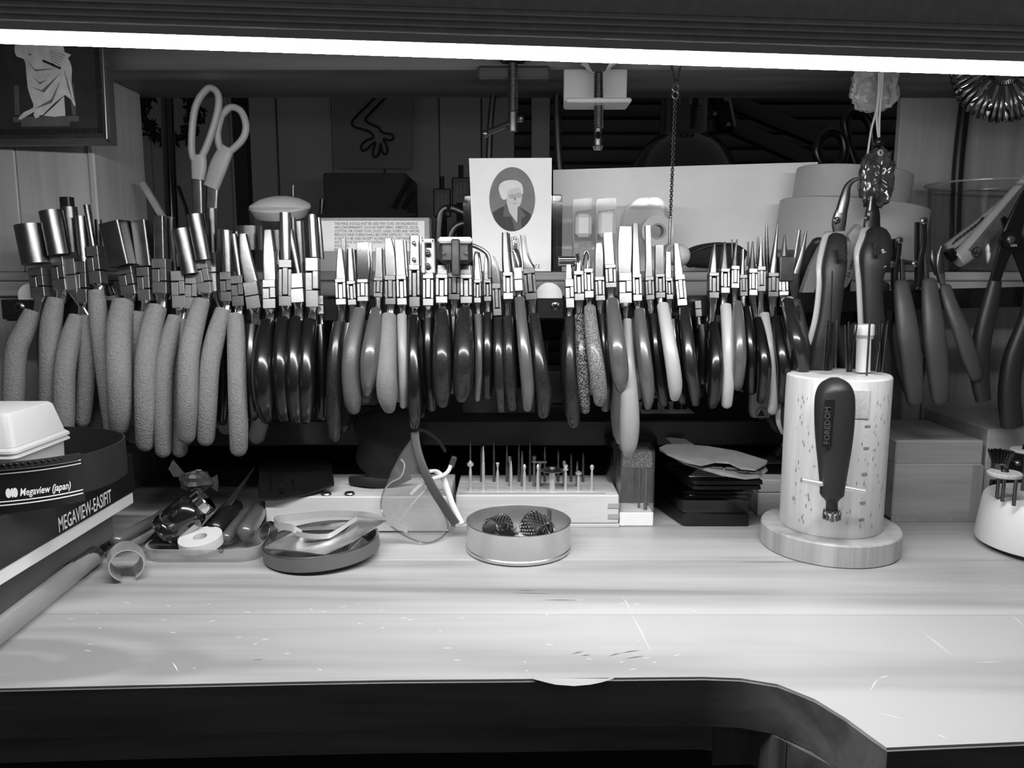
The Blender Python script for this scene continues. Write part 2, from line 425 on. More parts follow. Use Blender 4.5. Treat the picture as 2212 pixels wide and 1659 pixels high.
# shallow scratches and gouges worn into the top
def scr(pts, w, m, nm):
    g = G()
    for a, b in pts:
        p, q = Wz(*a), Wz(*b); d = (q - p).normalized(); t = V(-d.y, d.x, 0) * w / 2; k = p.lerp(q, .5) + t * .6
        g.add([p + V(0, 0, .00012), k + t + V(0, 0, .00012), q + V(0, 0, .00012), k - t + V(0, 0, .00012)], [(0, 3, 2, 1)])
    o = build(nm, g, m, bench, flat=True); o['kind'] = 'stuff'
mat('scratch_pale', 226, .6, var=0); mat('scratch_dark', 96, .7, var=0)
random.seed(4)
scr([((1345, 1290), (1362, 1318)), ((1362, 1322), (1408, 1412)), ((1985, 1360), (2062, 1420)), ((2185, 1330), (2212, 1352)), ((1890, 1540), (1960, 1556)), ((1880, 1492), (1898, 1465)), ((1898, 1465), (1922, 1460)), ((262, 1302), (285, 1303)), ((372, 1430), (385, 1452)), ((2020, 1585), (2046, 1596)), ((2105, 1432), (2170, 1430))] + [((x, y), (x + random.uniform(6, 22), y - random.uniform(-3, 5))) for x, y in [(random.uniform(120, 1500), random.uniform(1290, 1455)) for k in range(46)]], .0006, 'scratch_pale', 'pale_scratches')
scr([((1232, 1414), (1262, 1407)), ((1255, 1417), (1275, 1415)), ((1315, 1418), (1342, 1411)), ((1342, 1411), (1383, 1405)), ((1350, 1424), (1392, 1417)), ((1100, 1281), (1200, 1283)), ((1170, 1296), (1250, 1297)), ((545, 1426), (570, 1425)), ((1110, 1276), (1160, 1276)), ((1590, 1215), (1760, 1214))], .0009, 'scratch_dark', 'dark_cracks')
# ---- shelf unit (hutch)
hut = thing('shelf_unit', 'pine shelf unit standing across the back of the workbench', 'shelf', (0, .70, 0.0))
def slab(name, x0, x1, y0, y1, z0, z1, m, par=hut, bev=.0012):
    g = G(); g.box(((x0 + x1) / 2, (y0 + y1) / 2, (z0 + z1) / 2), (x1 - x0, y1 - y0, z1 - z0), bev=bev); return build(name, g, m, par)
zs2 = W(1106, 640, YS).z
slab('shelf_board', -.70, .70, YS, YB + .03, zs2 + .0125, ZS, 'shelf_wood')
slab('shelf_lip', -.70, .70, YS - .001, YS + .05, zs2, zs2 + .012, 'shelf_wood')
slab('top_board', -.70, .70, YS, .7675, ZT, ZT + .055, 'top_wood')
slab('side_panel', XL - .0055, XL, YS - .002, YB, ZS, ZT, 'panel_wood')
zl = W(1106, 912, YS).z
slab('lower_shelf', -.42, .255, YS + .005, .86, zl - .008, zl, 'black_plastic', bev=.001)
slab('lower_shelf_lip', -.42, .255, YS - .001, YS + .0045, zl - .020, zl + .0015, 'black_plastic', bev=.001)
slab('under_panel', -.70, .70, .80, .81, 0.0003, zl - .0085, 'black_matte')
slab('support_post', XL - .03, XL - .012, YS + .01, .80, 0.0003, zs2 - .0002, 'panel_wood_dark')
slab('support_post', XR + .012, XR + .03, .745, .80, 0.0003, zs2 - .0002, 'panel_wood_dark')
# ---- side walls beside the hutch opening, made of vertical boards
wl = tag(bpy.data.objects.new('wall_left', None), None, None, kind='structure'); COL.objects.link(wl); wl.location = (-.45, YS, 0)
def board(par, x0, x1, y0, y1, z0, z1, m): return slab('board', x0, x1, y0, y1, z0, z1, m, par, .0008)
xa = W(40, 450, YS).x
board(wl, xa + .0004, XL - .006, YS + .001, YS + .015, ZS + .0003, ZT + .3, 'panel_wood')
board(wl, -.60, xa, YS, YS + .015, ZS + .0003, ZT + .3, 'panel_wood')
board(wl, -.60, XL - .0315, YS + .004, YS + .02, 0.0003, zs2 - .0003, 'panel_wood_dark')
wr = tag(bpy.data.objects.new('wall_right', None), None, None, kind='structure'); COL.objects.link(wr); wr.location = (.45, .769, 0)
XB = W(1942, 300, .769).x
board(wr, XB, XB + .062, .769, .7775, ZS + .0003, ZT + .3, 'panel_wood')
board(wr, XB + .0624, .72, .768, .7775, ZS + .0003, ZT + .3, 'panel_wood')
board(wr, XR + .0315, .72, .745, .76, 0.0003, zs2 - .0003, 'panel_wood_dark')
# ---- dim room behind the opening: boarded wall and a slatted shutter
YW = 1.70
wb = tag(bpy.data.objects.new('wall_back', None), None, None, kind='structure'); COL.objects.link(wb); wb.location = (0, YW + .03, 0)
xs_ = [-300, 60, 330, 420, 500, 600, 720, 830, 950, 1040, 1112]
mat('back_board', 165, 0.8, var=0.05, vs=5)
mat('back_dark', 72, 0.8, var=0.1, vs=8)
for i in range(len(xs_) - 1):
    a = W(xs_[i], 400, YW).x; b = W(xs_[i + 1], 400, YW).x
    g = G(); g.box(((a + b) / 2, YW + .012 + .006 * (i % 2), .35), (b - a - .002, .02, 1.5), bev=.002); build('board', g, 'back_board', wb)
g = G(); g.box((0, YW + .06, .35), (3.2, .02, 1.6)); build('backing', g, 'back_dark', wb)
x0 = W(1112, 400, YW).x; x1 = W(2300, 400, YW).x
for k in range(24):            # horizontal shutter slats
    z = -.02 + k * .03
    g = G(); g.tube([V(x0, YW + .02, z), V(x1, YW + .02, z)], (.010, .0135), e=2.5, seg=10, ref=(0, 1, 0)); build('slat', g, 'back_dark', wb)
a = W(1148, 400, 1.6).x; b = W(1186, 400, 1.6).x
g = G(); g.box(((a + b) / 2, 1.6, .35), (b - a, .03, 1.4), bev=.002); build('post', g, 'back_board', wb)
a = W(508, 300, 1.1).x; b = W(536, 300, 1.1).x
g = G(); g.box(((a + b) / 2, 1.1, .2), (b - a, .02, 1.2), bev=.001); tag(build('window_post', g, 'black_matte'), 'tall black upright post behind the shelf unit, left of the wall drawing', 'post')
# a dark desk further back, which carries the far things
g = G(); g.box((0, 1.33, .115), (1.9, .42, .03), bev=.002); dk = build('back_table', g, 'black_matte'); tag(dk, 'dark table top in the dim room behind the shelf unit', 'table')
for sx in (-.9, .9):
    for yy in (1.15, 1.50):
        g = G(); g.box((sx, yy, -.335), (.05, .05, .87)); build('leg', g, 'black_matte', dk)
# ================================================================== BENCH LAMP
LY = .375
la = W(-330, 62, LY); lb = W(2540, 153, LY)
lc = (la + lb) / 2; lx = (lb - la); Ll = lx.length; lx.normalize()
ly = V(0, 1, 0); lz = lx.cross(ly).normalized(); ly = lz.cross(lx)
lamp = thing('bench_lamp', 'long black ribbed bar lamp with a glowing white strip underneath', 'lamp', lc)
def LP(u, y, z): return lc + lx * u + ly * y + lz * z
def lprism(pts, u0, u1): g = G(); g.prism([LP(u0, y, z) for y, z in pts], lx * (u1 - u0)); return g
mat('lamp_black', 178, 0.42, var=0.12, vs=200, bump=0.05)
mat('lamp_lip', 190, 0.5, 0.0, var=0.05)
mat('rib_highlight', 225, 0.3, 0.0, var=0.05)  # paler than the housing: ridge highlights put into the colour
em = mat('lamp_glow', 240, 0.5, var=0.0, emit=LAMP_L)
h = Ll / 2
K = .56                        # half depth of the strip relative to 13.3 mm
d0 = .0133 * K; d1 = d0 + .0011
body = [(-d1, .0026)]
y, z = -d1 - .0002, .0042
for k in range(4):             # the grooved front face
    body += [(y, z - .0006), (y + .0006, z - .0002), (y + .0006, z + .0014), (y, z + .0018)]
    y -= .0002; z += .0028
body += [(y - .001, z + .004), (y - .004, z + .07), (.022, z + .07), (.022, .010), (d0 + .012, .0026)]
build('housing', lprism(body, -h, h), 'lamp_black', lamp, flat=True)
build('lip', lprism([(-d1 - .0018, -.0008), (-d1 - .0018, .0025), (-d0 - .0001, .0024), (-d0 - .0001, -.0006)], -h, h), 'lamp_lip', lamp, flat=True)
build('diffuser', lprism([(-d0, -.0010), (-d0, .0023), (d0, .0023), (d0, -.0024), (d0 * .8, -.0028), (d0 * .2, -.0024), (-d0 * .6, -.0016)], -h + .003, h - .003), 'lamp_glow', lamp, flat=True)
yy_, zz_ = -d1 - .0002, .0042
for k in range(4):
    build('rib', lprism([(yy_ - .0002, zz_ - .0010), (yy_ - .0008, zz_ - .0008), (yy_ - .0008, zz_ - .0004), (yy_ - .0002, zz_ - .0004)], -h, h), 'rib_highlight', lamp, flat=True); yy_ -= .0002; zz_ += .0028
for sg in (-1, 1):
    build('end_cap', lprism([(-d1 - .001, -.005), (-.020, z + .074), (.023, z + .074), (d1 + .013, -.005)], sg * h, sg * (h + .003)), 'lamp_black', lamp, flat=True)
for u in (-.16, .12):          # mounting arms back to the upper board
    p = LP(u, .0, z + .055); q = V(p.x, YS + .02, ZT + .075)
    g = G(); g.tube([p, (p + q) / 2 + V(0, 0, .02), q + V(0, 0, .02), V(q.x, q.y, ZT + .0553)], .006, seg=12); build('arm', g, 'lamp_black', lamp)
# ================================================================== PLIERS RAIL
YR = .607
rail = thing('pliers_rail', 'long black metal rail screwed across the shelf front, full of pliers', 'rail', W(1106, 680, YR))
def railbar(pa, pb, Ya, Yb, ha, hb):
    a, b = W(*pa, Ya), W(*pb, Yb)
    ha, hb = ha * MP(pa[1], Ya), hb * MP(pb[1], Yb)
    g = G(); t = .0016
    vs = [a + V(0, -t, 0), b + V(0, -t, 0), b + V(0, t, 0), a + V(0, t, 0)]
    g.prism(vs, (0, 0, -1 * (ha + hb) / 2)); return build('bar', g, 'black_metal', rail)
railbar((14, 649), (1216, 646), YR, YR, 44, 44)
railbar((1217, 646), (2300, 617), YR, YR + .006, 44, 42)
def bracket(px, py, w, hh, scr):
    mp = MP(py, YR)
    c = W(px, py, YR)
    g = G(); g.box((c.x, (YR - .0035 + YS - .002) / 2, c.z), (w * mp, .003, hh * mp)); 
    g = G()
    g.box((c.x, YR - .0035, c.z), (w * mp, .0035, hh * mp), bev=.0006)
    g.box((c.x - w * mp / 2 + .001, (YR + YS) / 2 - .002, c.z), (.002, YS - YR, hh * mp), bev=.0004)
    b = build('bracket', g, 'black_metal', rail)
    s = W(scr[0], scr[1], YR - .0055)
    g = G(); g.lathe([(0, .0016), (.002, .0015), (.0033, .0008), (.0039, 0), (0.0037, -.0012)], s, 20, rotx(90)); sc = build('screw', g, 'steel', b)
    g = G()
    for aa in (35, 125): g.box(s + V(0, -.0015, 0), (.0045, .0006, .0009), roty(aa))
    build('screw_slot', g, 'gap_black', sc)
bracket(1188, 665, 58, 42, (1200, 660))
bracket(58, 668, 92, 42, (42, 663))
def dowel(px, py, r):
    c = W(px, py, YR); mp = MP(py, YR)
    g = G(); g.cyl(V(c.x, YR + .002, c.z), V(c.x, YS - .0015, c.z), r * mp, seg=32); build('spacer', g, 'box_wood', rail)
dowel(1186, 640, 29); dowel(62, 640, 27)

fl = struct('floor', G().box((0, .8, -.79), (5, 5, .04)), mat('floor_dark', 60, .7, var=.2, vs=3), None)
# ================================================================== PLIERS ON THE RAIL
PG = 'pliers hanging on the black rail'
def hpath(pts, Ys, k=4):
    P = [W(x, y, Y) for (x, y, w), Y in zip(pts, Ys)]
    A = [w * MP(y, Y) / 2 for (x, y, w), Y in zip(pts, Ys)]
    return smooth_path(P, k), smooth_vals(A, k)
def grip_geo(pts, Y0, bow, sgn, thick=1.0, e=2.2, ext=0.0, tipr=True):
    n = len(pts); y0, y1 = pts[0][1], pts[-1][1]
    Ys = []
    for (x, y, w) in pts:
        s = (y - y0) / max(1, y1 - y0)
        Ys.append(Y0 + sgn * (bow * math.sin(math.pi * (0.04 + 0.74 * s)) ))
    if sgn > 0:       # the rear handle mirrors the front one across the rail, in the place itself
        Yf = [2 * Y0 - Y for Y in Ys]
        P = [W(x, y, Y) for (x, y, w), Y in zip(pts, Yf)]; A = [w * MP(y, Y) / 2 for (x, y, w), Y in zip(pts, Yf)]
        P = [V(p.x, 2 * Y0 - p.y, p.z - ext * i / (n - 1)) for i, p in enumerate(P)]
        P, A = smooth_path(P, 4), smooth_vals(A, 4)
    else: P, A = hpath(pts, Ys, 4)
    # rounded end
    T = (P[-1] - P[-2]).normalized(); a = A[-1]
    base = P[-1]
    P = P + [base + T * (a * .45), base + T * (a * .78), base + T * (a * .95)]
    A = A + [a * .86, a * .56, a * .22]
    g = G(); g.tube(P, [(q, q * thick) for q in A], e=e, seg=18)
    return g
def plier(label, joint, grip, gm='vinyl_dark', jaw=None, je=6.0, jd=0.9, jm='steel', rjaw='same', steel='steel', bow=.021, yo=0.0, style='box', yaw=0, rear=True, ext=0.0, thick=1.0, extra=None, ge=2.2, jY=None, name='pliers', cat='pliers', group=PG, shank=True, jdepth=.0085, tilt=None):
    Yj = YR + yo
    xt, y0, xb, y1, w = joint
    root = thing(name, label, cat, W((xt + xb) / 2, y1, Yj), group)
    if tilt is None: tilt = 6 if gm == 'foam' else random.uniform(4, 12)
    mj = MP((y0 + y1) / 2, Yj); tt_ = math.tan(math.radians(tilt)); drop = (y1 - y0) * mj * tt_
    jt, jb = W(xt, y0, Yj - .0045 + drop * .5), W(xb, y1, Yj - .0045 - drop * .5)
    ax = (jt - jb); Lj = ax.length; ax.normalize()
    side = V(1, 0, 0) - ax * ax.x; side.normalize(); nrm = side.cross(ax)      # points towards +Y or -Y
    if nrm.y > 0: nrm = -nrm
    side_r = rotz(yaw) @ side; nrm = rotz(yaw) @ nrm
    R = Matrix((side_r, -nrm, ax)).transposed()
    wm = w * mj; mid = (jt + jb) / 2; dj = jdepth
    def jb_(g, u0, u1, s0, s1, dep=0.0, d=dj):     # block in joint coordinates: u across (-.5..5), s along (0 bottom..1 top)
        c = jb + ax * (Lj * (s0 + s1) / 2) + side_r * (wm * (u0 + u1) / 2) - nrm * 0 + (-nrm) * dep
        g.box(c, (wm * (u1 - u0), d, Lj * (s1 - s0)), R, bev=.0003)
    # black core puts the gaps' shade into colour, then the two interlocking halves
    g = G(); jb_(g, -.46, .46, .03, .97, .0012, dj * .8); build('joint_gap_shade', g, 'gap_black', root)
    gf, gr = G(), G(); q = .035
    if style == 'box':       # jaw side forks down over a tongue that rises from the handle side
        jb_(gf, -.5, .5, 0, .24); jb_(gf, -.19, .19, .24, .80, .0002)
        jb_(gr, -.5, .5, .86, 1.0); jb_(gr, -.5, -.24, .27, .86); jb_(gr, .24, .5, .27, .86)
    elif style == 'boxi':    # handle side forks up around a tongue of the jaw side
        jb_(gf, -.5, .5, 0, .22); jb_(gf, -.5, -.24, .22, .80); jb_(gf, .24, .5, .22, .80)
        jb_(gr, -.5, .5, .83, 1.0); jb_(gr, -.20, .20, .25, .83, .0002)
    elif style == 'lap':     # stepped lap joint
        jb_(gf, -.5, .5, 0, .34); jb_(gf, -.5, .02, .34, .70)
        jb_(gr, -.5, .5, .73, 1.0); jb_(gr, .06, .5, .37, .73)
    else: jb_(gf, -.5, .5, 0, .48); jb_(gr, -.5, .5, .50, 1.0)
    build('joint', gf, steel, root); build('joint', gr, steel, root)
    # jaws
    if jaw:
        wmax = max(p[2] for p in jaw); dj2 = jd * wmax * mj / 2
        yq = jaw[-1][1]
        Yc = [(jt.y if jY is None else jY) + (yq - q[1]) * mj * tt_ * (.9 if jY is None else .5) for q in jaw]
        P, A = hpath(jaw, Yc, 3 if len(jaw) > 2 else 1)
        k = max(1e-6, dj2)
        prof = [(a, (a * jd if je <= 3 else min(k, a * jd + k * .35))) for a in A]
        g = G(); g.tube(P, prof, e=je, seg=28 if je <= 3 else 20, yaw=math.radians(yaw)); build('jaw', g, jm, root)
        if rjaw == 'same':
            P2 = [p + V(.0012, .0068, -.0005) for p in P]
            g = G(); g.tube(P2, prof, e=je, seg=20, yaw=math.radians(yaw)); build('jaw', g, jm, root)
    if isinstance(rjaw, tuple):
        pts, e2, d2, m2 = rjaw[:4]; dy = rjaw[4] if len(rjaw) > 4 else .010
        P, A = hpath(pts, [Yj + dy] * len(pts), 3 if len(pts) > 2 else 1)
        g = G(); g.tube(P, [(a, a * d2) for a in A], e=e2, seg=24); build('jaw', g, m2, root)
    # shanks and grips, one in front of the rail and one behind
    gx, gy, gw = grip[0]
    for sgn in ((-1, 1) if rear else (-1,)):
        off = .0075
        Y0 = Yj
        pt = [(xb, y1 - 3, w * .96), (xb + (gx - xb) * .35, y1 + (gy - y1) * .45, min(w, gw) * .80), (gx, gy + 10, gw * .72)]
        yy = [Yj + sgn * (Yj - jb.y), Yj + sgn * .0062, Yj + sgn * off]
        if shank and y1 < gy - 4:
            if sgn < 0: P, A = hpath(pt, yy, 4)
            else:
                P, A = hpath(pt, [2 * Yj - v for v in yy], 4); P = [V(p.x, 2 * Yj - p.y, p.z) for p in P]
            n = len(P); es = [4 if i == 0 else max(2, 4 - 5 * i / (n - 1)) for i in range(n)]
            dp = [(a, max(.0030, min(a * .95, .0046))) for a in A]
            g = G(); g.tube(P, dp, e=es, seg=20); build('shank', g, 'shank_steel', root)
        g = grip_geo(grip, Yj + sgn * 0, bow, sgn, thick, ge, ext if sgn > 0 else 0)
        g.v = [v + V(0, sgn * off, 0) for v in g.v]
        build('grip', g, gm, root)
    if extra: extra(root, Yj)
    return root
def bolt(root, px, py, Y, r, m='steel'):
    s = W(px, py, Y)
    g = G(); g.lathe([(0, r * .5), (r * .6, r * .45), (r, r * .1), (r, -r * .4)], s, 16, rotx(90)); b = build('screw', g, m, root)
    g = G()
    for aa in (20, 110): g.box(s + V(0, -r * .45, 0), (r * 1.2, r * .2, r * .22), roty(aa))
    build('screw_slot', g, 'gap_black', b)

F = 'foam'; SD = 'steel_satin'; SB = 'steel_bright'
# ---- foam-gripped forming pliers at the left end
plier('foam-grip pliers with a fat steel cylinder jaw, nearest the end bracket', (84, 580, 91, 642, 36), [(84, 672, 34), (66, 715, 42), (48, 760, 43), (42, 860, 42), (36, 940, 38)], F, [(63, 486, 60), (78, 570, 56)], 2, 1, 'steel', rjaw=None, style='lap', steel=SD, yaw=-14, jY=YR - .008, bow=.016)
plier('foam-grip pliers with a tall fat cylinder jaw leaning left', (130, 556, 138, 628, 32), [(133, 645, 33), (123, 700, 42), (121, 790, 42), (119, 900, 40), (118, 935, 36)], F, [(110, 456, 48), (128, 551, 46)], 2, 1, 'steel', rjaw=None, style='lap', steel=SD, yaw=-14, jY=YR - .008, bow=.014)
plier('foam-grip pliers with a black-capped cylinder jaw, tucked behind its neighbours', (152, 560, 160, 628, 26), [(196, 680, 28), (200, 760, 36), (194, 860, 34), (190, 905, 30)], F, None, rjaw=([(148, 447, 34), (158, 545, 32)], 2, 1, 'steel', .006), style='solid', steel=SD, bow=.004, rear=False,
      extra=lambda r, Y: build('jaw_cap', G().tube([W(144, 426, Y + .006), W(146, 449, Y + .006)], .0040, e=6, seg=16), 'black_plastic', r))
plier('foam-grip pliers with a plain round mandrel jaw beside the thin-rod pair', (178, 566, 182, 655, 30), [(178, 683, 32), (163, 735, 41), (152, 800, 42), (150, 900, 42), (148, 950, 38)], F, [(173, 468, 26), (182, 567, 24)], 2, 1, 'steel', rjaw=None, style='lap', steel=SD, yaw=-10, bow=.021)
plier('foam-grip pliers with a thin leaning rod jaw, grip slanting right', (205, 533, 214, 614, 28), [(219, 628, 31), (224, 680, 38), (234, 760, 39), (248, 860, 40), (260, 955, 36)], F, [(187, 443, 14), (202, 533, 13)], 2, 1, 'steel', rjaw=([(212, 474, 15), (214, 535, 12)], 2, 1, 'steel', .006), style='lap', steel=SD, yaw=-10, bow=.012)
plier('foam-grip pliers with a broad square block jaw', (275, 577, 285, 638, 34), [(276, 655, 44), (268, 710, 50), (268, 800, 50), (270, 880, 48), (268, 915, 40)], F, [(248, 481, 50), (270, 574, 48)], 12, 0.9, 'steel_dark', rjaw=None, style='lap', steel=SD, yaw=-12, jY=YR - .008, bow=.027)
plier('foam-grip pliers with a narrow square block jaw', (314, 578, 318, 650, 28), [(312, 672, 30), (304, 740, 32), (298, 830, 30), (296, 900, 28)], F, [(305, 478, 34), (318, 576, 32)], 12, 0.9, 'steel_dark', rjaw=([(330, 486, 14), (333, 570, 14)], 8, 1, 'steel', .008), style='lap', steel=SD, yaw=-8, bow=.006, rear=False)
plier('foam-grip pliers with two tall flat parallel jaws', (349, 560, 351, 635, 32), [(350, 663, 38), (336, 715, 45), (326, 790, 46), (325, 890, 44), (324, 952, 38)], F, [(346, 467, 22), (348, 560, 23)], 12, 0.8, 'steel_dark', rjaw=([(368, 468, 16), (368, 565, 14)], 8, 1, 'steel', .008), style='lap', steel=SD, yaw=-8, bow=.024)
plier('foam-grip pliers with a fat scuffed cylinder jaw in mid row', (387, 586, 391, 666, 28), [(388, 684, 31), (375, 735, 37), (364, 800, 38), (362, 900, 36), (362, 968, 33)], F, [(392, 495, 40), (412, 592, 38)], 2, 1, 'steel', rjaw=([(373, 503, 8), (378, 590, 8)], 8, 1, 'steel', .004), style='lap', steel=SD, bow=.021, jY=YR - .008)
plier('foam-grip pliers half hidden behind the slim cylinder pair', (418, 594, 416, 668, 26), [(402, 688, 28), (397, 760, 32), (398, 880, 34), (397, 968, 32)], F, None, rjaw=([(420, 560, 20), (418, 596, 20)], 8, 1, 'steel_dark', .0), style='lap', steel=SD, bow=.006, rear=False)
plier('foam-grip pliers with a slim tall cylinder jaw leaning left', (436, 562, 448, 636, 30), [(444, 651, 34), (430, 700, 40), (417, 770, 42), (414, 870, 42), (412, 935, 38)], F, [(422, 464, 37), (440, 562, 33)], 2, 1, 'steel', rjaw=None, style='lap', steel=SD, yaw=-6, bow=.030, jY=YR - .009)
plier('dark-grip pliers with a bright pencil-thin cylinder jaw behind the foam pairs', (460, 548, 464, 632, 18), [(487, 690, 24), (488, 760, 28), (488, 860, 28), (486, 905, 24)], 'vinyl_dark', None, rjaw=([(457, 450, 22), (460, 548, 20)], 2, 1, 'steel', .004), style='solid', rear=False, bow=.004, yo=.006)
plier('foam-grip pliers with a smooth slim round jaw, second from the dark-grip row', (490, 588, 492, 652, 23), [(490, 670, 33), (474, 725, 40), (461, 790, 41), (456, 880, 40), (453, 942, 36)], F, [(489, 498, 24), (492, 588, 22)], 2, 1, 'steel', rjaw=None, style='lap', bow=.022)
plier('foam-grip pliers with a thin rod jaw next to the dark-grip row', (514, 596, 518, 662, 25), [(516, 681, 33), (518, 740, 38), (520, 830, 39), (523, 920, 39), (523, 964, 36)], F, [(505, 506, 13), (517, 596, 12)], 2, 1, 'steel', rjaw=([(510, 500, 8), (520, 590, 8)], 2, 1, 'steel', .006), style='lap', bow=.022)
# ---- dark speckled grips with heavy jaws
D = 'vinyl_dark'
plier('black-grip pliers with a long tapering flat jaw leaning left of a pale drum', (543, 610, 552, 668, 30), [(552, 702, 29), (548, 780, 34), (548, 850, 34), (552, 892, 28)], D, [(526, 506, 15), (533, 560, 25), (545, 612, 28)], 10, .6, 'steel', rjaw=([(538, 488, 56), (540, 540, 54)], 2, 1, 'steel', .016), style='solid', bow=.012)
plier('black-grip pliers with a straight tapering jaw and plump glossy grip', (584, 606, 585, 668, 27), [(583, 697, 33), (577, 745, 42), (574, 800, 45), (578, 860, 43), (583, 900, 26)], D, [(580, 498, 16), (582, 555, 26), (584, 608, 27)], 10, .6, 'steel', rjaw=([(600, 497, 24), (602, 540, 22)], 2, 1, 'steel_bright', .008), style='lap', bow=.026)
plier('black-grip pliers with a tall pale stepped mandrel jaw', (619, 562, 619, 662, 27), [(618, 690, 30), (613, 745, 34), (612, 800, 35), (617, 870, 32), (621, 898, 24)], D, [(616, 460, 24), (618, 562, 21)], 2, 1, 'steel_bright', rjaw=([(632, 470, 12), (634, 560, 12)], 2, 1, 'steel', .006), style='boxi', steel=SB, bow=.025)
plier('black-grip pliers with a dark leaning rod set in a square block', (642, 592, 646, 655, 27), [(646, 690, 31), (641, 750, 35), (641, 820, 36), (645, 880, 32), (646, 902, 24)], D, [(627, 497, 15), (645, 592, 13)], 2, 1, 'steel_dark', rjaw=([(645, 478, 20), (652, 590, 18)], 2, 1, 'steel_bright', .007), style='solid', steel=SB, bow=.025)
plier('black-grip pliers with a shiny stepped round jaw beside the mask carton', (676, 558, 677, 664, 27), [(675, 694, 29), (669, 750, 33), (668, 820, 34), (668, 880, 30), (666, 902, 22)], D, [(674, 464, 18), (679, 556, 19)], 2, 1, 'steel_bright', rjaw=([(688, 470, 9), (690, 500, 12), (694, 560, 14)], 2, 1, 'steel', .006), style='lap', steel=SB, bow=.025)
plier('black handle hanging alone behind the glossy dark-grip row', (694, 640, 695, 680, 14), [(696, 700, 18), (698, 760, 26), (700, 830, 28), (700, 895, 22)], D, None, rjaw=None, style='solid', bow=.006, rear=False, yo=.004)
# ---- small box-joint pliers in the middle
plier('speckled dark-grip pliers with the longest straight grip under the mask carton', (737, 604, 739, 660, 22), [(737, 696, 26), (730, 750, 31), (726, 820, 32), (726, 900, 31), (727, 936, 28)], 'vinyl_speck', [(735, 538, 10), (736, 575, 17), (737, 606, 22)], 8, .7, 'steel', rjaw=([(742, 515, 9), (743, 600, 14)], 8, 1, 'steel_bright', .006), style='box', steel=SB, bow=.016)
plier('grey-grip pliers with a dark cone jaw squeezed between thicker grips', (760, 608, 763, 660, 18), [(758, 698, 18), (753, 760, 20), (752, 830, 20), (756, 870, 18)], 'vinyl_mid', [(756, 538, 13), (759, 610, 20)], 2.4, 1, 'steel_dark', style='box', steel=SB, bow=.010)
plier('grey pebbled-grip pliers with a dark mirror-wide jaw', (785, 604, 786, 652, 23), [(781, 670, 27), (769, 730, 36), (763, 790, 40), (766, 850, 38), (769, 878, 28)], 'vinyl_mid_rough', [(784, 525, 26), (785, 575, 27), (785, 606, 22)], 10, .4, 'chrome', style='boxi', steel=SB, bow=.024)
plier('plump grey glossy-grip pliers with a short narrow flat jaw', (819, 600, 818, 642, 19), [(816, 672, 25), (809, 720, 33), (802, 770, 37), (800, 815, 33), (797, 845, 18)], 'vinyl_mid', [(819, 536, 14), (819, 575, 15), (819, 602, 18)], 10, .8, 'steel_bright', style='boxi', steel=SB, bow=.031)
plier('pale pebbled-grip pliers with a wide round-topped jaw', (844, 595, 845, 658, 23), [(843, 684, 33), (840, 740, 40), (838, 800, 44), (840, 850, 43), (844, 876, 28)], 'foam_light', [(839, 516, 14), (842, 545, 21), (845, 597, 22)], 10, .7, 'steel_bright', style='boxi', steel=SB, bow=.027)
plier('slim pale-grip pliers with a straight square-ended jaw', (868, 596, 870, 660, 21), [(871, 681, 21), (872, 750, 22), (874, 820, 21), (874, 872, 15)], 'vinyl_light', [(862, 519, 19), (867, 598, 20)], 10, .7, 'steel_bright', style='box', steel=SB, bow=.020)
plier('long dark-grip pliers with a knobbed round-topped jaw', (896, 572, 897, 664, 23), [(896, 684, 23), (896, 750, 28), (898, 830, 32), (898, 890, 30), (898, 914, 20)], 'vinyl_dark', [(896, 510, 21), (896, 545, 22), (896, 574, 23)], 5, .5, 'steel_bright', style='box', bow=.024,
      extra=lambda r, Y: [build('stud', G().ball(W(894, yy, Y - .0062), .0016, sc=(1, .6, 1)), 'steel_bright', r) for yy in (525, 561)])
def ubracket(r, Y):
    a, b = W(911, 516, Y - .007), W(940, 590, Y - .007)
    t = .0022; zt, zb = a.z, b.z
    g = G(); g.box(((a.x + b.x) / 2, Y - .007, zt - .0015), (b.x - a.x, .007, .003), bev=.0008)
    g.box((a.x + t / 2, Y - .007, (zt + zb) / 2), (t, .007, zt - zb), bev=.0007); g.box((b.x - t / 2, Y - .007, (zt + zb) / 2), (t, .007, zt - zb), bev=.0007)
    build('nylon_cover', g, 'cream_plastic', r)
    bolt(r, 924, 545, Y - .0065, .0020, 'steel_bright'); bolt(r, 924, 574, Y - .0065, .0020, 'steel_bright')
plier('dark-grip pliers with a white nylon cover held by two screws', (926, 592, 926, 662, 23), [(927, 688, 24), (928, 750, 26), (931, 830, 27), (935, 876, 20)], 'vinyl_dark', [(925, 525, 21), (925, 592, 22)], 10, .4, 'steel_dark', style='boxi', bow=.012, extra=ubracket)
plier('plump dark-grip pliers on the carton side of the big nylon block', (955, 594, 955, 656, 25), [(957, 674, 27), (957, 720, 36), (957, 780, 41), (957, 840, 38), (958, 865, 26)], 'vinyl_speck', [(955, 574, 22), (955, 596, 24)], 8, .7, 'steel_dark', style='box', steel=SB, bow=.028)
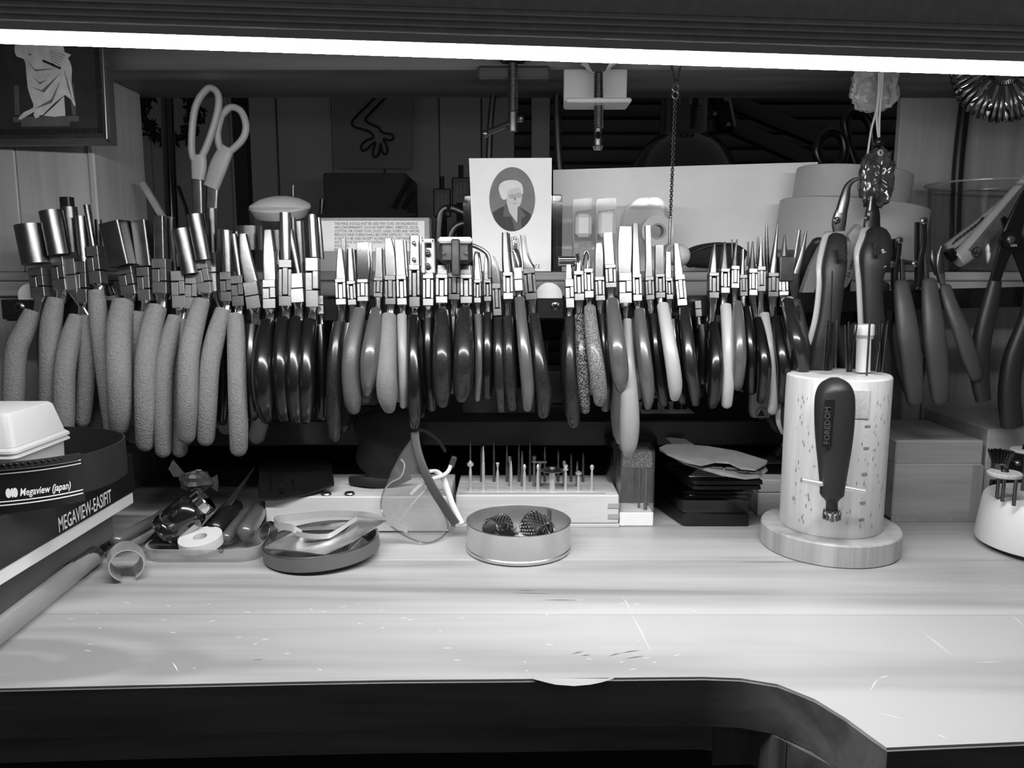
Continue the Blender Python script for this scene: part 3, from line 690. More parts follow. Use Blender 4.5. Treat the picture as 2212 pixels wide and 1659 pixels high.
def nylonblock(r, Y):
    a, b = W(947, 515, Y - .013), W(1021, 571, Y - .013)
    cx, cz = (a.x + b.x) / 2, (a.z + b.z) / 2; w, hh = b.x - a.x, a.z - b.z
    g = G(); g.box((cx, Y - .013, cz - hh * .06), (w * .98, .010, hh * .86), bev=.003); bl = build('clamp_plate', g, 'steel_dark', r)
    g = G(); g.box((cx, Y - .012, cz + hh * .43), (w, .013, hh * .24), bev=.0016); build('nylon_top', g, 'cream_plastic', r)
    p = W(984, 556, Y - .0205)
    g = G(); g.box((p.x, Y - .0195, p.z), (.0062, .0025, .026), bev=.0008); build('clip_arm', g, 'steel', r)
    for x in (959, 1007): bolt(r, x, 547, Y - .019, .0018, 'steel_bright')
plier('slim dark-grip pliers carrying a big clamped nylon block on top', (982, 590, 982, 648, 24), [(981, 684, 20), (981, 740, 22), (979, 800, 20), (978, 840, 16)], 'vinyl_dark', None, rjaw=None, style='boxi', steel='steel', bow=.006, extra=nylonblock)
plier('plump dark-grip pliers on the portrait-card side of the nylon block', (1007, 594, 1008, 656, 25), [(1005, 672, 31), (1004, 720, 39), (1003, 780, 44), (1001, 830, 41), (998, 852, 30)], 'vinyl_speck', [(1006, 574, 22), (1007, 596, 24)], 8, .7, 'steel_dark', style='box', steel=SB, bow=.029)
plier('very slim grey-grip pliers with a rounded leaf jaw', (1032, 606, 1032, 656, 15), [(1033, 680, 17), (1035, 740, 18), (1035, 800, 18), (1032, 858, 13)], 'vinyl_mid', [(1029, 544, 7), (1029, 562, 12), (1032, 608, 15)], 6, .8, 'steel', style='box', bow=.016)
plier('slim black-grip pliers with a bent wire arm over a pointed jaw', (1053, 606, 1054, 652, 16), [(1054, 677, 21), (1053, 740, 23), (1053, 800, 24), (1054, 850, 20)], 'vinyl_black', [(1051, 548, 5), (1051, 575, 11), (1053, 608, 16)], 6, .8, 'steel', style='box', bow=.016,
      extra=lambda r, Y: build('bent_arm', G().tube(smooth_path([W(1020, 530, Y - .006), W(1033, 535, Y - .006), W(1050, 546, Y - .006), W(1057, 562, Y - .006), W(1058, 600, Y - .006)], 4), .0016, seg=10), 'steel_bright', r))
plier('slim dark-grip pliers with a slanted wedge jaw', (1072, 612, 1075, 682, 18), [(1076, 688, 20), (1077, 750, 23), (1080, 830, 23), (1083, 880, 16)], 'vinyl_deep', [(1061, 553, 6), (1068, 585, 17), (1072, 614, 17)], 8, .8, 'steel', style='boxi', steel=SB, bow=.020, shank=False)
plier('dark-grip pliers with a tall smooth cone jaw against the portrait card', (1097, 590, 1098, 648, 21), [(1098, 686, 24), (1100, 750, 27), (1103, 830, 28), (1107, 874, 22)], 'vinyl_speck', [(1091, 503, 14), (1093, 560, 18), (1096, 592, 21)], 2.6, .9, 'steel', style='box', steel=SB, bow=.020)
plier('grey-grip hole punch pliers with a pointed screw tip', (1118, 580, 1121, 630, 17), [(1122, 645, 21), (1128, 710, 25), (1135, 780, 28), (1140, 840, 28), (1139, 876, 20)], 'vinyl_mid', [(1110, 524, 7), (1111, 540, 8), (1112, 541, 13), (1117, 566, 14), (1118, 582, 12)], 2, 1, 'chrome', style='solid', steel=SB, bow=.027)
plier('dark-grip pliers with a hooked spoon-like jaw beside the centre bracket', (1142, 580, 1148, 648, 25), [(1151, 682, 26), (1158, 730, 29), (1167, 800, 33), (1174, 850, 34), (1173, 888, 26)], 'vinyl_speck', [(1128, 508, 10), (1131, 535, 9), (1136, 560, 14), (1142, 582, 24)], 6, .7, 'steel', style='boxi', bow=.023)
# ---- right of the bracket
plier('speckled dark long-grip pliers with a T-shaped bar jaw', (1229, 604, 1231, 666, 18), [(1229, 686, 20), (1229, 750, 24), (1232, 830, 28), (1236, 890, 30), (1237, 908, 26)], 'vinyl_speck', [(1228, 572, 10), (1229, 606, 16)], 8, .8, 'steel', style='lap', steel=SB, bow=.020,
      extra=lambda r, Y: [build('bar_jaw', G().tube([W(1207, yy, Y - .005 + dy), W(1243, yy, Y - .005 + dy)], .0022, seg=14, ref=(0, 1, 0)), 'chrome', r) for yy, dy in ((560, 0), (569, .004))])
plier('glitter-grip pliers with a looped wire jaw, darker of the two', (1249, 586, 1251, 650, 21), [(1250, 681, 21), (1254, 740, 25), (1259, 820, 27), (1262, 880, 22)], 'vinyl_glitter', None, style='box', steel=SB, bow=.022,
      rjaw=([(1247, 548, 10), (1250, 565, 9), (1249, 588, 18)], 3, 1, 'chrome', -.003))
plier('glitter-grip pliers with a tall hooked jaw, greyer of the two', (1270, 582, 1272, 645, 19), [(1272, 665, 25), (1277, 720, 30), (1287, 790, 34), (1293, 840, 33), (1293, 862, 26)], 'vinyl_glitter_grey', None, style='box', steel=SB, bow=.029,
      rjaw=([(1258, 575, 5), (1262, 553, 6), (1267, 542, 7), (1272, 556, 7), (1271, 584, 14)], 2, 1, 'chrome', -.003))
plier('dark-grip pliers with a plain square-shouldered jaw, grip mostly hidden', (1294, 598, 1296, 650, 20), [(1298, 680, 22), (1303, 750, 25), (1307, 830, 27), (1305, 876, 22)], 'vinyl_deep', [(1293, 526, 13), (1294, 545, 18), (1294, 600, 19)], 8, .8, 'steel', style='boxi', steel=SB, bow=.014)
plier('plump grey glossy-grip pliers with a bright wide blade jaw', (1317, 572, 1319, 622, 23), [(1320, 652, 27), (1325, 700, 33), (1332, 760, 38), (1337, 810, 36), (1338, 836, 20)], 'vinyl_mid', [(1313, 503, 20), (1316, 560, 21), (1317, 574, 22)], 10, .4, 'steel_bright', style='boxi', steel=SB, bow=.034)
plier('pliers with the longest pale grip hanging below all the others', (1349, 590, 1350, 656, 27), [(1352, 690, 19), (1354, 760, 25), (1356, 840, 36), (1357, 910, 42), (1355, 955, 36), (1353, 972, 22)], 'vinyl_light', [(1351, 490, 28), (1350, 530, 31), (1349, 592, 28)], 8, .35, 'steel', style='lap', steel=SB, bow=.022)
plier('mid-grey-grip pliers with a slim tall tapering jaw', (1374, 594, 1376, 652, 19), [(1378, 670, 23), (1384, 730, 28), (1392, 800, 31), (1396, 850, 28), (1396, 874, 16)], 'vinyl_mid', [(1372, 484, 12), (1373, 540, 15), (1374, 596, 18)], 8, .8, 'steel', style='box', steel=SB, bow=.023)
plier('black-grip pliers with a narrow tall blade jaw beside the tape dispenser', (1401, 598, 1403, 648, 18), [(1407, 680, 22), (1414, 750, 24), (1423, 830, 26), (1430, 866, 20)], 'vinyl_black', [(1399, 488, 12), (1401, 560, 14), (1401, 600, 17)], 8, .8, 'steel_bright', style='boxi', steel=SB, bow=.016)
plier('pliers with the whitest pale grip and a squared jaw', (1424, 592, 1425, 644, 20), [(1428, 660, 25), (1437, 715, 28), (1448, 780, 31), (1454, 830, 30), (1453, 854, 20)], 'vinyl_pale', [(1424, 530, 19), (1424, 594, 20)], 10, .7, 'steel', style='box', steel=SB, bow=.029)
plier('dark-grip pliers with a short stubby grey jaw, grip hidden behind the pale pair', (1443, 602, 1445, 648, 15), [(1449, 690, 20), (1456, 760, 22), (1465, 840, 22), (1470, 862, 18)], 'vinyl_black', [(1443, 545, 11), (1443, 604, 14)], 8, .8, 'steel', style='box', bow=.010)
plier('dark glossy-grip pliers with a keen tapering white jaw before a wooden ball', (1466, 595, 1472, 662, 21), [(1473, 668, 24), (1479, 720, 27), (1487, 790, 29), (1495, 840, 24), (1497, 866, 18)], 'vinyl_deep', [(1460, 527, 10), (1463, 560, 14), (1466, 597, 19)], 8, .7, 'steel_bright', style='boxi', steel=SB, bow=.025, shank=False)
plier('black handle in shadow between the pale pair and the needle-nose row', (1505, 650, 1507, 685, 14), [(1510, 700, 18), (1514, 760, 22), (1514, 820, 18)], 'vinyl_black', None, rjaw=None, style='solid', bow=.004, rear=False)
# ---- needle-nose row
N_ = 'fine-nosed pliers'
plier('black-grip needle-nose pliers with a broad pointed box-joint head', (1540, 590, 1540, 645, 21), [(1537, 700, 24), (1540, 750, 29), (1541, 800, 32), (1537, 850, 28), (1534, 870, 20)], 'vinyl_black', [(1544, 527, 3), (1542, 555, 12), (1540, 592, 20)], 3, .9, 'steel', style='box', bow=.022)
plier('pale-grip needle-nose pliers with a smooth pointed head', (1564, 582, 1564, 635, 19), [(1562, 660, 23), (1566, 710, 26), (1568, 770, 26), (1566, 830, 27), (1564, 868, 23)], 'vinyl_pale', [(1566, 522, 3), (1565, 550, 11), (1564, 584, 19)], 3, .9, 'steel', style='box', bow=.022)
plier('short grey-grip needle-nose pliers with twin fine points', (1586, 576, 1585, 624, 17), [(1587, 655, 21), (1590, 710, 26), (1592, 770, 28), (1588, 815, 26), (1587, 832, 20)], 'vinyl_mid', [(1592, 517, 3), (1588, 550, 9), (1586, 578, 16)], 2.5, 1, 'steel', rjaw=([(1581, 517, 3), (1582, 570, 7)], 2, 1, 'steel', .007), style='boxi', steel=SB, bow=.028)
plier('black-grip needle-nose pliers with one very slender cone point', (1603, 594, 1604, 640, 16), [(1606, 664, 17), (1611, 720, 23), (1617, 780, 26), (1618, 840, 20)], 'vinyl_black', [(1606, 537, 3), (1604, 575, 8), (1603, 596, 14)], 2.5, 1, 'steel', style='boxi', steel=SB, bow=.020)
plier('black-grip needle-nose pliers, curved grip, between slender and pale-grip pairs', (1624, 582, 1624, 640, 18), [(1631, 690, 21), (1639, 740, 25), (1646, 790, 26), (1642, 840, 24), (1638, 860, 20)], 'vinyl_black', [(1626, 521, 3), (1625, 555, 9), (1624, 584, 17)], 2.5, 1, 'steel', rjaw=([(1616, 522, 3), (1616, 575, 7)], 2, 1, 'steel', .007), style='boxi', bow=.027)
plier('slim pale-grip needle-nose pliers with a long plain neck', (1642, 576, 1642, 630, 17), [(1644, 678, 21), (1652, 730, 21), (1660, 780, 17), (1663, 840, 18), (1662, 882, 22)], 'vinyl_light', [(1644, 513, 3), (1643, 550, 9), (1642, 578, 16)], 2.5, 1, 'steel', rjaw=([(1637, 512, 3), (1636, 570, 7)], 2, 1, 'steel', .007), style='boxi', steel=SB, bow=.020)
plier('black-grip needle-nose pliers with two long spread needle points', (1668, 590, 1667, 642, 22), [(1670, 686, 23), (1678, 740, 27), (1686, 790, 28), (1684, 840, 26), (1681, 860, 20)], 'vinyl_black', [(1680, 481, 3), (1675, 530, 9), (1668, 592, 19)], 2.5, 1, 'steel', rjaw=([(1656, 479, 3), (1656, 535, 9), (1658, 585, 10)], 2, 1, 'steel', .007), style='boxi', bow=.025)
def coneblock(r, Y):
    a, b = W(1681, 553, Y - .004), W(1709, 608, Y - .004)
    g = G(); g.box(((a.x + b.x) / 2, Y - .004, (a.z + b.z) / 2), (b.x - a.x, .010, a.z - b.z), rotz(4), bev=.0006); build('jaw_block', g, 'steel_dark', r)
plier('dark-grip pliers with a short cone on a square block', (1688, 600, 1690, 640, 20), [(1693, 652, 26), (1703, 695, 30), (1717, 745, 30), (1727, 800, 25), (1729, 822, 19)], 'vinyl_deep', [(1695, 507, 3), (1694, 535, 11), (1693, 556, 17)], 2, 1, 'steel_bright', rjaw=None, style='box', steel=SB, bow=.030, extra=coneblock)
# ================================================================== BIG-HANDLED TOOLS ON THE RAIL
BG = 'large tools hanging at the right of the rail'
def ergo(label, Yf, grip, gm, heads, pale=None, name='pliers', cat='pliers', shade=None, edge=None, rear=None, thick=.8, extra=None):
    x, y, w = grip[0]
    r = thing(name, label, cat, W(x, y, Yf), BG)
    n = len(grip); Ys = [Yf - .012 * math.sin(math.pi * i / (n - 1) * .8) for i in range(n)]
    P, A = hpath(grip, Ys, 4)
    def tips(P, A):
        T = (P[-1] - P[-2]).normalized(); a = A[-1]; T0 = (P[0] - P[1]).normalized(); b = A[0]
        return [P[0] + T0 * b * .55, P[0] + T0 * b * .35] + P + [P[-1] + T * a * .5, P[-1] + T * a * .85, P[-1] + T * a * .97], [b * .25, b * .72] + A + [a * .84, a * .5, a * .2]
    P2, A2 = tips(P, A)
    g = G(); g.tube(P2, [(a, a * thick * .8) for a in A2], e=2.6, seg=22); build('grip', g, gm, r)
    if edge:      # pale moulded seam showing behind the dark rubber
        g = G(); g.tube([p + V(edge * .0022, .0050, .0010) for p in P2], [(a * 1.03, a * thick * .35) for a in A2], e=2.6, seg=22); build('grip_core', g, 'vinyl_pale', r)
    P3 = [V(p.x, 2 * YR - p.y + .004, p.z - .002) for p in P2]
    if rear is None:
        g = G(); g.tube(P3, [(a, a * thick * .8) for a in A2], e=2.6, seg=18); build('grip', g, gm, r)
    for (nm, pts, e, d, m, dy) in heads:
        Pq, Aq = hpath(pts, [YR - .004 + dy] * len(pts), 4)
        g = G(); g.tube(Pq, [(a, max(.0012, a * d)) for a in Aq], e=e, seg=18); build(nm, g, m, r)
    if pale:
        g = G(); g.prism([W(a, b, YR + .008) for a, b in pale], (0, .008, 0)); build('handle', g, 'vinyl_pale', r)
    if extra: extra(r)
    return r
def emboss(r, pts, Y):
    a, b = W(*pts[0], Y), W(*pts[1], Y)
    g = G(); g.box((a + b) / 2, (abs(a.x - b.x), .0012, abs(a.z - b.z)), roty(-4), bev=.0005); o = build('moulded_badge', g, 'black_plastic', r)
    for k in range(3):
        c = a.lerp(b, (k + .5) / 3); 
        g = G(); g.tube([c + V(.0016 * math.cos(t), -.0009, .0020 * math.sin(t)) for t in [2 * math.pi * q / 12 for q in range(12)]], .0004, seg=6, closed=True, ref=(0, 1, 0)); build('ring_mark', g, 'rubber_dark', o)
ergo('black ergonomic pliers with scissor-thin jaws and a white-edged grip', YR - .010, [(1717, 650, 24), (1724, 690, 32), (1731, 745, 40), (1730, 800, 50), (1722, 860, 60), (1716, 905, 58), (1716, 930, 44)], 'rubber_dark',
     [('jaw', [(1727, 497, 5), (1722, 545, 12), (1714, 590, 16)], 3, .7, 'chrome', .006), ('jaw', [(1741, 499, 4), (1733, 545, 11), (1719, 592, 18)], 3, .7, 'steel', -.001), ('joint', [(1714, 588, 26), (1714, 615, 24), (1716, 642, 14)], 5, .5, 'steel', 0)], edge=-1)
emboss(bpy.data.objects['pliers.%03d' % 60] if False else [o for o in bpy.data.objects if o.parent is None and o.name.startswith('pliers')][-1], ((1721, 660), (1727, 692)), YR - .0225)
ergo('black ergonomic bent-nose pliers with pale rear handle', YR - .014, [(1809, 514, 38), (1806, 540, 46), (1802, 580, 53), (1799, 620, 46), (1791, 690, 46), (1778, 760, 56), (1768, 795, 56)], 'rubber_dark',
     [('jaw', smooth_path and [(1866, 384, 5), (1845, 389, 9), (1831, 403, 14), (1824, 430, 22), (1816, 462, 25)], 3, .7, 'steel', 0), ('joint', [(1817, 456, 26), (1812, 480, 30), (1812, 500, 24)], 4, .5, 'steel_dark', 0)],
     pale=[(1790, 499), (1800, 500), (1796, 560), (1773, 592), (1758, 632), (1733, 632), (1744, 600), (1753, 575), (1770, 540)], edge=-1, extra=lambda r: (emboss(r, ((1813, 527), (1825, 562)), YR - .0335), bolt(r, 1808, 476, YR - .010, .0026, 'steel_dark')))
def f2x(r):
    bolt(r, 1873, 471, YR - .012, .0020, 'steel')
    def fn(u, v):     # lettering running down the slanted pale handle
        a = W(1858, 523, YR + .0076); b = W(1836, 595, YR + .0076); d = (b - a).normalized(); s = V(-d.z, 0, d.x)
        q = a + d * u - s * v
        return q
    build('lettering', text_geo('COPPER WIRE  0.8-1-1.25', .0034, fn, bold=.00006), 'ink', r, flat=True)
    for (t, px, py) in (('B-', 1905, 547), ('A-', 1904, 578)):
        c = W(px, py, YR - .031)
        g = text_geo(t, .0042, lambda u, v: V(c.x + u, c.y - .001 + .0022, c.z + v)); build('lettering', g, 'ink_pale', r, flat=True)
ergo('black ergonomic wire cutter with short dark blades and a lettered pale handle', YR - .014, [(1893, 502, 44), (1896, 520, 56), (1890, 557, 66), (1884, 608, 44), (1888, 690, 44), (1896, 770, 52), (1898, 820, 48)], 'rubber_dark',
     [('blade', [(1884, 424, 4), (1884, 440, 16), (1884, 460, 30), (1882, 500, 36)], 4, .5, 'black_metal', 0), ('blade_edge', [(1881, 424, 3), (1881, 440, 8), (1880, 455, 11)], 3, .6, 'steel', -.007)],
     pale=[(1854, 483), (1862, 490), (1862, 520), (1856, 560), (1846, 590), (1828, 622), (1816, 622), (1830, 585), (1836, 552), (1839, 522), (1832, 510)], edge=-1, extra=lambda r: (f2x(r), emboss(r, ((1889, 512), (1900, 553)), YR - .0345)))
def f3x(px, Y):
    def f(r):
        for (a, b, rr) in px: bolt(r, a, b, Y, rr, 'steel_bright')
    return f
ergo('matte grey-handled crimper with a short black bolted bar head', YR - .012, [(1946, 612, 30), (1953, 660, 40), (1962, 730, 46), (1970, 800, 44), (1976, 862, 36)], 'rubber_grey',
     [('bar', [(1929, 516, 9), (1930, 560, 9), (1931, 625, 12)], 8, .6, 'black_metal', .006), ('bar', [(1942, 514, 11), (1941, 545, 10), (1935, 580, 9), (1934, 630, 12)], 8, .6, 'black_metal', -.002), ('tang', [(1948, 560, 7), (1950, 604, 10)], 8, .4, 'steel_dark', -.005)], extra=f3x([(1944, 519, .0024), (1928, 571, .0024)], YR - .010), name='crimping_tool', cat='crimper')
ergo('matte grey-handled crimper with a tall black two-bar head', YR - .012, [(2007, 608, 30), (2012, 660, 40), (2019, 730, 46), (2026, 800, 44), (2031, 860, 36)], 'rubber_grey',
     [('bar', [(1981, 480, 10), (1981, 530, 10), (1982, 610, 12)], 8, .6, 'black_metal', .006), ('bar', [(1995, 471, 12), (1995, 530, 11), (1989, 560, 10), (1987, 620, 12)], 8, .6, 'black_metal', -.002), ('tang', [(1999, 560, 8), (2002, 604, 11)], 8, .4, 'steel_dark', -.005)], extra=f3x([(1997, 477, .0026), (1978, 570, .0026)], YR - .010), name='crimping_tool', cat='crimper')
ergo('dark slant-handled cutter with a small bright beaked head', YR - .014, [(2042, 620, 24), (2054, 660, 30), (2074, 710, 33), (2092, 765, 34), (2108, 812, 26)], 'rubber_grey',
     [('blade', [(2013, 540, 3), (2018, 560, 18), (2030, 590, 22)], 4, .6, 'steel', .004), ('blade', [(2033, 530, 3), (2030, 555, 14), (2030, 580, 18), (2034, 610, 14)], 4, .6, 'steel_dark', -.002), ('tang', [(2032, 592, 12), (2038, 618, 10)], 6, .6, 'steel_bright', -.003)], name='side_cutter', cat='cutter')
r = thing('tin_snips', 'heavy dark snips with a round pivot bolt at the rail end', 'snips', W(2180, 560, YR), BG)
for nm, pts, e, d, m, dy in [('blade', [(2222, 405, 14), (2208, 440, 26), (2190, 490, 38), (2176, 530, 42)], 5, .25, 'black_metal', -.004), ('blade', [(2165, 470, 10), (2185, 500, 30), (2200, 540, 40)], 5, .25, 'black_metal', .004),
                            ('handle_arm', [(2176, 525, 34), (2160, 570, 26), (2148, 610, 24)], 5, .3, 'black_metal', -.004), ('handle_arm', [(2200, 535, 34), (2210, 570, 26), (2225, 610, 24)], 5, .3, 'black_metal', .006),
                            ('grip', [(2150, 608, 26), (2138, 660, 34), (2120, 740, 38), (2116, 810, 38), (2124, 865, 30)], 2.4, .8, 'rubber_dark', -.012), ('grip', [(2228, 608, 26), (2222, 680, 34), (2190, 770, 40), (2180, 850, 44), (2186, 920, 44)], 2.4, .8, 'rubber_dark', .0)]:
    P, A = hpath(pts, [YR + dy - .003] * len(pts), 4); g = G(); g.tube(P, [(a, a * d) for a in A], e=e, seg=18); build(nm, g, m, r)
c = W(2182, 517, YR - .012)
build('pivot_washer', G().lathe([(.0005, .0012), (.0060, .0012), (.0066, 0), (.0066, -.003)], c, 28, rotx(90)), 'black_metal', r)
build('pivot_bolt', G().lathe([(.0002, .0028), (.0020, .0025), (.0032, .0012), (.0034, 0)], c, 20, rotx(90)), 'steel_bright', r)
ct = W(2182, 517, YR - .0136)
build('lettering', text_geo('USA', .0026, lambda u, v: V(ct.x + .0008 + u, ct.y, ct.z - .0052 + v)), 'ink_pale', r, flat=True)
# grey plastic handle with a triangle mark hanging behind the needle-nose row
r = thing('pliers', 'grey flat plastic handle stamped with a black triangle mark', 'pliers', W(1642, 900, YR + .014), PG)
P, A = hpath([(1660, 660, 30), (1655, 740, 40), (1646, 820, 46), (1642, 880, 47), (1641, 900, 38)], [YR + .014] * 5, 4)
g = G(); g.tube(P, [(a, .005) for a in A], e=4, seg=18); build('grip', g, 'vinyl_light', r)
c = W(1645, 893, YR + .0085)
build('triangle_mark', G().prism([c + V(-.0028, 0, -.0022), c + V(.0028, 0, -.0022), c + V(0, 0, .003)], (0, .0004, 0)), 'ink', r)
build('mark_ring', G().tube([c + V(.0045 * math.cos(t), 0, .0045 * math.sin(t)) for t in [2 * math.pi * q / 20 for q in range(20)]], .0002, seg=6, closed=True, ref=(0, 1, 0)), 'ink_grey', r)
# ================================================================== THINGS ON THE BENCH
# ---- wooden holder with its saw blades and pegs, and the chuck key
hb = Wz(1850, 1230); HC = V(hb.x, hb.y + .0478, 0)
wh = thing('wooden_holder', 'turned beech cylinder holder on a round base, full of thin blades', 'holder', HC)
g = G(); g.lathe([(0, 0), (.0470, 0), (.0480, .001), (.0480, .0152), (.0472, .0162), (.0356, .0162), (0, .0162)], HC, 72); build('base', g, 'beech_base', wh)
zt = W(1865, 807, HC.y).z
g = G(); g.lathe([(0, .0164), (.0345, .0164), (.0350, .0174), (.0352, zt - .0012), (.0342, zt), (0, zt)], HC, 72); build('body', g, 'beech', wh)
mat('fleck_brown', 128, .6, var=.1)
g = G()
for k in range(150):
    a = math.radians(random.uniform(200, 335)); z = random.uniform(.022, zt - .012)
    n = V(math.cos(a), math.sin(a), 0); t = V(-n.y, n.x, 0); p = HC + n * .03535 + V(0, 0, z); s = random.uniform(.8, 2.0)
    g.add([p - t * .00025 * s, p + V(0, 0, .0011 * s), p + t * .00025 * s, p - V(0, 0, .0011 * s)], [(0, 3, 2, 1)])
o = build('grain_flecks', g, 'fleck_brown', wh, flat=True); o['kind'] = 'stuff'
for z in (.030, .042, .062, .080, .095):
    a = math.radians(282); p = HC + V(math.cos(a), math.sin(a), 0) * .0353 + V(0, 0, z)
    build('worn_mark', G().box(p, (.004, .0004, .0016), rotz(12)), 'fleck_brown', wh)
p = HC + V(math.cos(math.radians(262)), math.sin(math.radians(262)), 0) * .0356 + V(.001, 0, .0)
v1, v2 = W(1842, 842, p.y), W(1857, 905, p.y)
mat('velcro', 196, .95, var=.12, vs=500, bump=.9, bs=1500)
build('hook_patch', G().box((v1 + v2) / 2, (abs(v2.x - v1.x) + .012, .0016, v1.z - v2.z), bev=.0005), 'velcro', wh)
def rod(label, x0, y0, x1, y1, d, Y, m, grp, name, cat, mark=None, r2=None):
    a, b = W(x0, y0, Y), W(x1, y1, Y)
    d0 = d * MP(y0, Y) / 2
    g = G(); g.tube([b, a], [d0, d0 if r2 is None else r2], seg=8)
    o = build(name, g, m); tag(o, label, cat, grp); return o
random.seed(3)
SG = 'saw blades standing in the wooden holder'
for (bx, by, yoff, n, spr, top, nm) in ((1786, 801, -.004, 8, 9, 692, 'near its left hole'), (1835, 804, -.010, 8, 8, 693, 'beside the wooden peg'), (1900, 804, -.010, 9, 9, 692, 'beside the twist drill')):
    for k in range(n):
        xx = bx + (k - n / 2) * spr / n * 1.6; yy = HC.y + yoff + random.uniform(-.004, .004)
        rod('thin black saw blade in the wooden holder, bundle ' + nm, xx + random.uniform(-4, 16), top + random.uniform(0, 10), xx, by, 3.2, yy, 'black_metal' if k % 4 else 'steel_dark', SG + ' ' + nm, 'saw_blade', 'blade')
rod('tallest thin dark needle standing in the wooden holder', 1798, 585, 1791, 797, 3.0, HC.y - .008, 'black_metal', None, 'needle_file', 'needle')
rod('thin rod with a pale lower half standing in the wooden holder', 1808, 690, 1805, 795, 5, HC.y + .004, 'steel', None, 'thin_rod', 'rod')
rod('slim twist drill leaning forward in front of the wooden peg', 1879, 692, 1872, 812, 4.5, HC.y - .020, 'steel_dark', None, 'twist_drill', 'drill bit')
pg = thing('wooden_peg', 'pale wooden peg with a flared head in the turned holder', 'peg', W(1866, 803, HC.y))
P = [W(1864, 803, HC.y), W(1866, 735, HC.y), W(1867, 728, HC.y), W(1868, 722, HC.y), W(1868, 703, HC.y), W(1868, 701, HC.y)]
mm = MP(750, HC.y)
g = G(); g.tube(P, [15 * mm, 15 * mm, 19 * mm, 20 * mm, 20 * mm, 18 * mm], seg=28); build('shaft', g, 'beech', pg)
build('dark_band', G().tube([W(1867, 730, HC.y), W(1867.5, 723, HC.y)], [18.4 * mm, 20.3 * mm], seg=28, caps=False), 'box_wood_dark', pg)  # darker ring below the flared head
# chuck key
KY = HC.y - .0352 - .0125
key = thing('chuck_key', 'black rubber-handled chuck key hung on the wooden holder', 'chuck key', W(1797, 1120, KY))
P, A = hpath([(1803, 816, 18), (1803, 826, 52), (1803, 845, 74), (1803, 872, 82), (1802, 930, 78), (1800, 1000, 62), (1798, 1050, 50), (1797, 1068, 47), (1797, 1076, 34), (1797, 1082, 26)], [KY] * 10, 4)
g = G(); g.tube(P, [(a, min(a, .0105)) for a in A], e=2.4, seg=28); build('handle', g, 'rubber_dark', key)
P, A = hpath([(1797, 1078, 25), (1797, 1102, 25)], [KY] * 2); build('shaft', G().tube(P, A, seg=20), 'black_metal', key)
P, A = hpath([(1797, 1099, 34), (1797, 1106, 37), (1797, 1112, 32), (1797, 1118, 20)], [KY] * 4, 3); ge = build('gear', G().tube(P, A, seg=24), 'chrome', key)
for k in range(10):
    th = 2 * math.pi * k / 10; c = W(1797, 1112, KY) + V(.0050 * math.cos(th), .0050 * math.sin(th), 0)
    build('tooth', G().box(c, (.0016, .0016, .006), rotz(math.degrees(th)), bev=.0002), 'steel_dark', ge)
P, A = hpath([(1797, 1116, 11), (1797, 1127, 10)], [KY] * 2); build('pilot_pin', G().tube(P, A, seg=14), 'steel_bright', key)
a, b = W(1731, 1037, KY - .001), W(1868, 1062, KY - .003)
build('cross_bar', G().cyl(a, b, 5.6 * MP(1050, KY), seg=18), 'bar_steel', key)
a, b = W(1790, 866, KY - .0108), W(1787, 962, KY - .0100)
build('name_plate', G().box(V((a.x + b.x) / 2, KY - .0100, (a.z + b.z) / 2), (.0066, .0018, (a.z - b.z) + .003), roty(1.5), bev=.0007), 'black_plastic', key)
def kf(u, v):
    p = W(1788, 960, KY - .0111); q = W(1791, 866, KY - .0111); d = (q - p).normalized()
    s = V(-1, 0, 0); return p + d * u + s * (v - .001) + V(0, -.0001, 0)
mat('raised_rubber', 70, .45)
build('lettering', text_geo('FOREDOM', .0052, kf, bold=.0001), 'raised_rubber', key, flat=True)
# ---- round silver tin with mesh rolls
tb = Wz(1121, 1226); TR = .0378; TC = V(tb.x, tb.y + TR, 0)
tin = thing('round_tin', 'open round silver tin holding wire mesh rolls', 'tin', TC)
g = G(); g.lathe([(0, .0003), (TR - .001, .0003), (TR, .0012), (TR, .0030), (TR - .0006, .0036), (TR - .0006, .0206), (TR - .0002, .0212), (TR - .0009, .0215), (TR - .0013, .0206), (TR - .0013, .0018), (0, .0018)], TC, 80)
mat('tin_metal', 215, .36, 1.0, var=.05, rvar=.05); build('wall', g, 'tin_metal', tin)
a = math.radians(50); build('seam', G().box(TC + V(math.cos(a) * (TR - .0018), math.sin(a) * (TR - .0018), .0112), (.0006, .0030, .018), rotz(50), bev=.0002), 'steel_dark', tin)
def meshroll(px, py, Y, r, L, ang, label, elev=0):
    c = W(px, py, Y); R = rotz(ang) @ rotx(90 + elev)
    t = thing('mesh_roll', label, 'mesh roll', c)
    n, m = 22, 7
    g = G(); g.lathe([(r * .93, -L / 2), (r * .93, L / 2)], c, 28, R); build('core', g, 'steel', t)
    g = G()
    for i in range(m):
        for k in range(n):
            th = 2 * math.pi * (k + .5 * (i % 2)) / n; z = -L / 2 + L * (i + .5) / m
            p = c + R @ V(r * math.cos(th), r * math.sin(th), z)
            g.ball(p, L / m * .40, 6, 4)
    o = build('woven_beads', g, 'steel_bright', t); o['kind'] = 'stuff'
    for zz in (-L / 2, L / 2):
        build('rim', G().tube([c + R @ V(r * math.cos(q), r * math.sin(q), zz) for q in [2 * math.pi * k / 24 for k in range(24)]], .0007, seg=6, closed=True, ref=(0, 0, 1)), 'chrome', t)
    return t
meshroll(1075, 1140, TC.y + .003, .0082, .014, -38, 'finely beaded pale mesh roll in the tin beside its brush wheel')
meshroll(1160, 1142, TC.y + .002, .0095, .016, 40, 'coarse honeycomb mesh roll leaning in the round tin', 18)
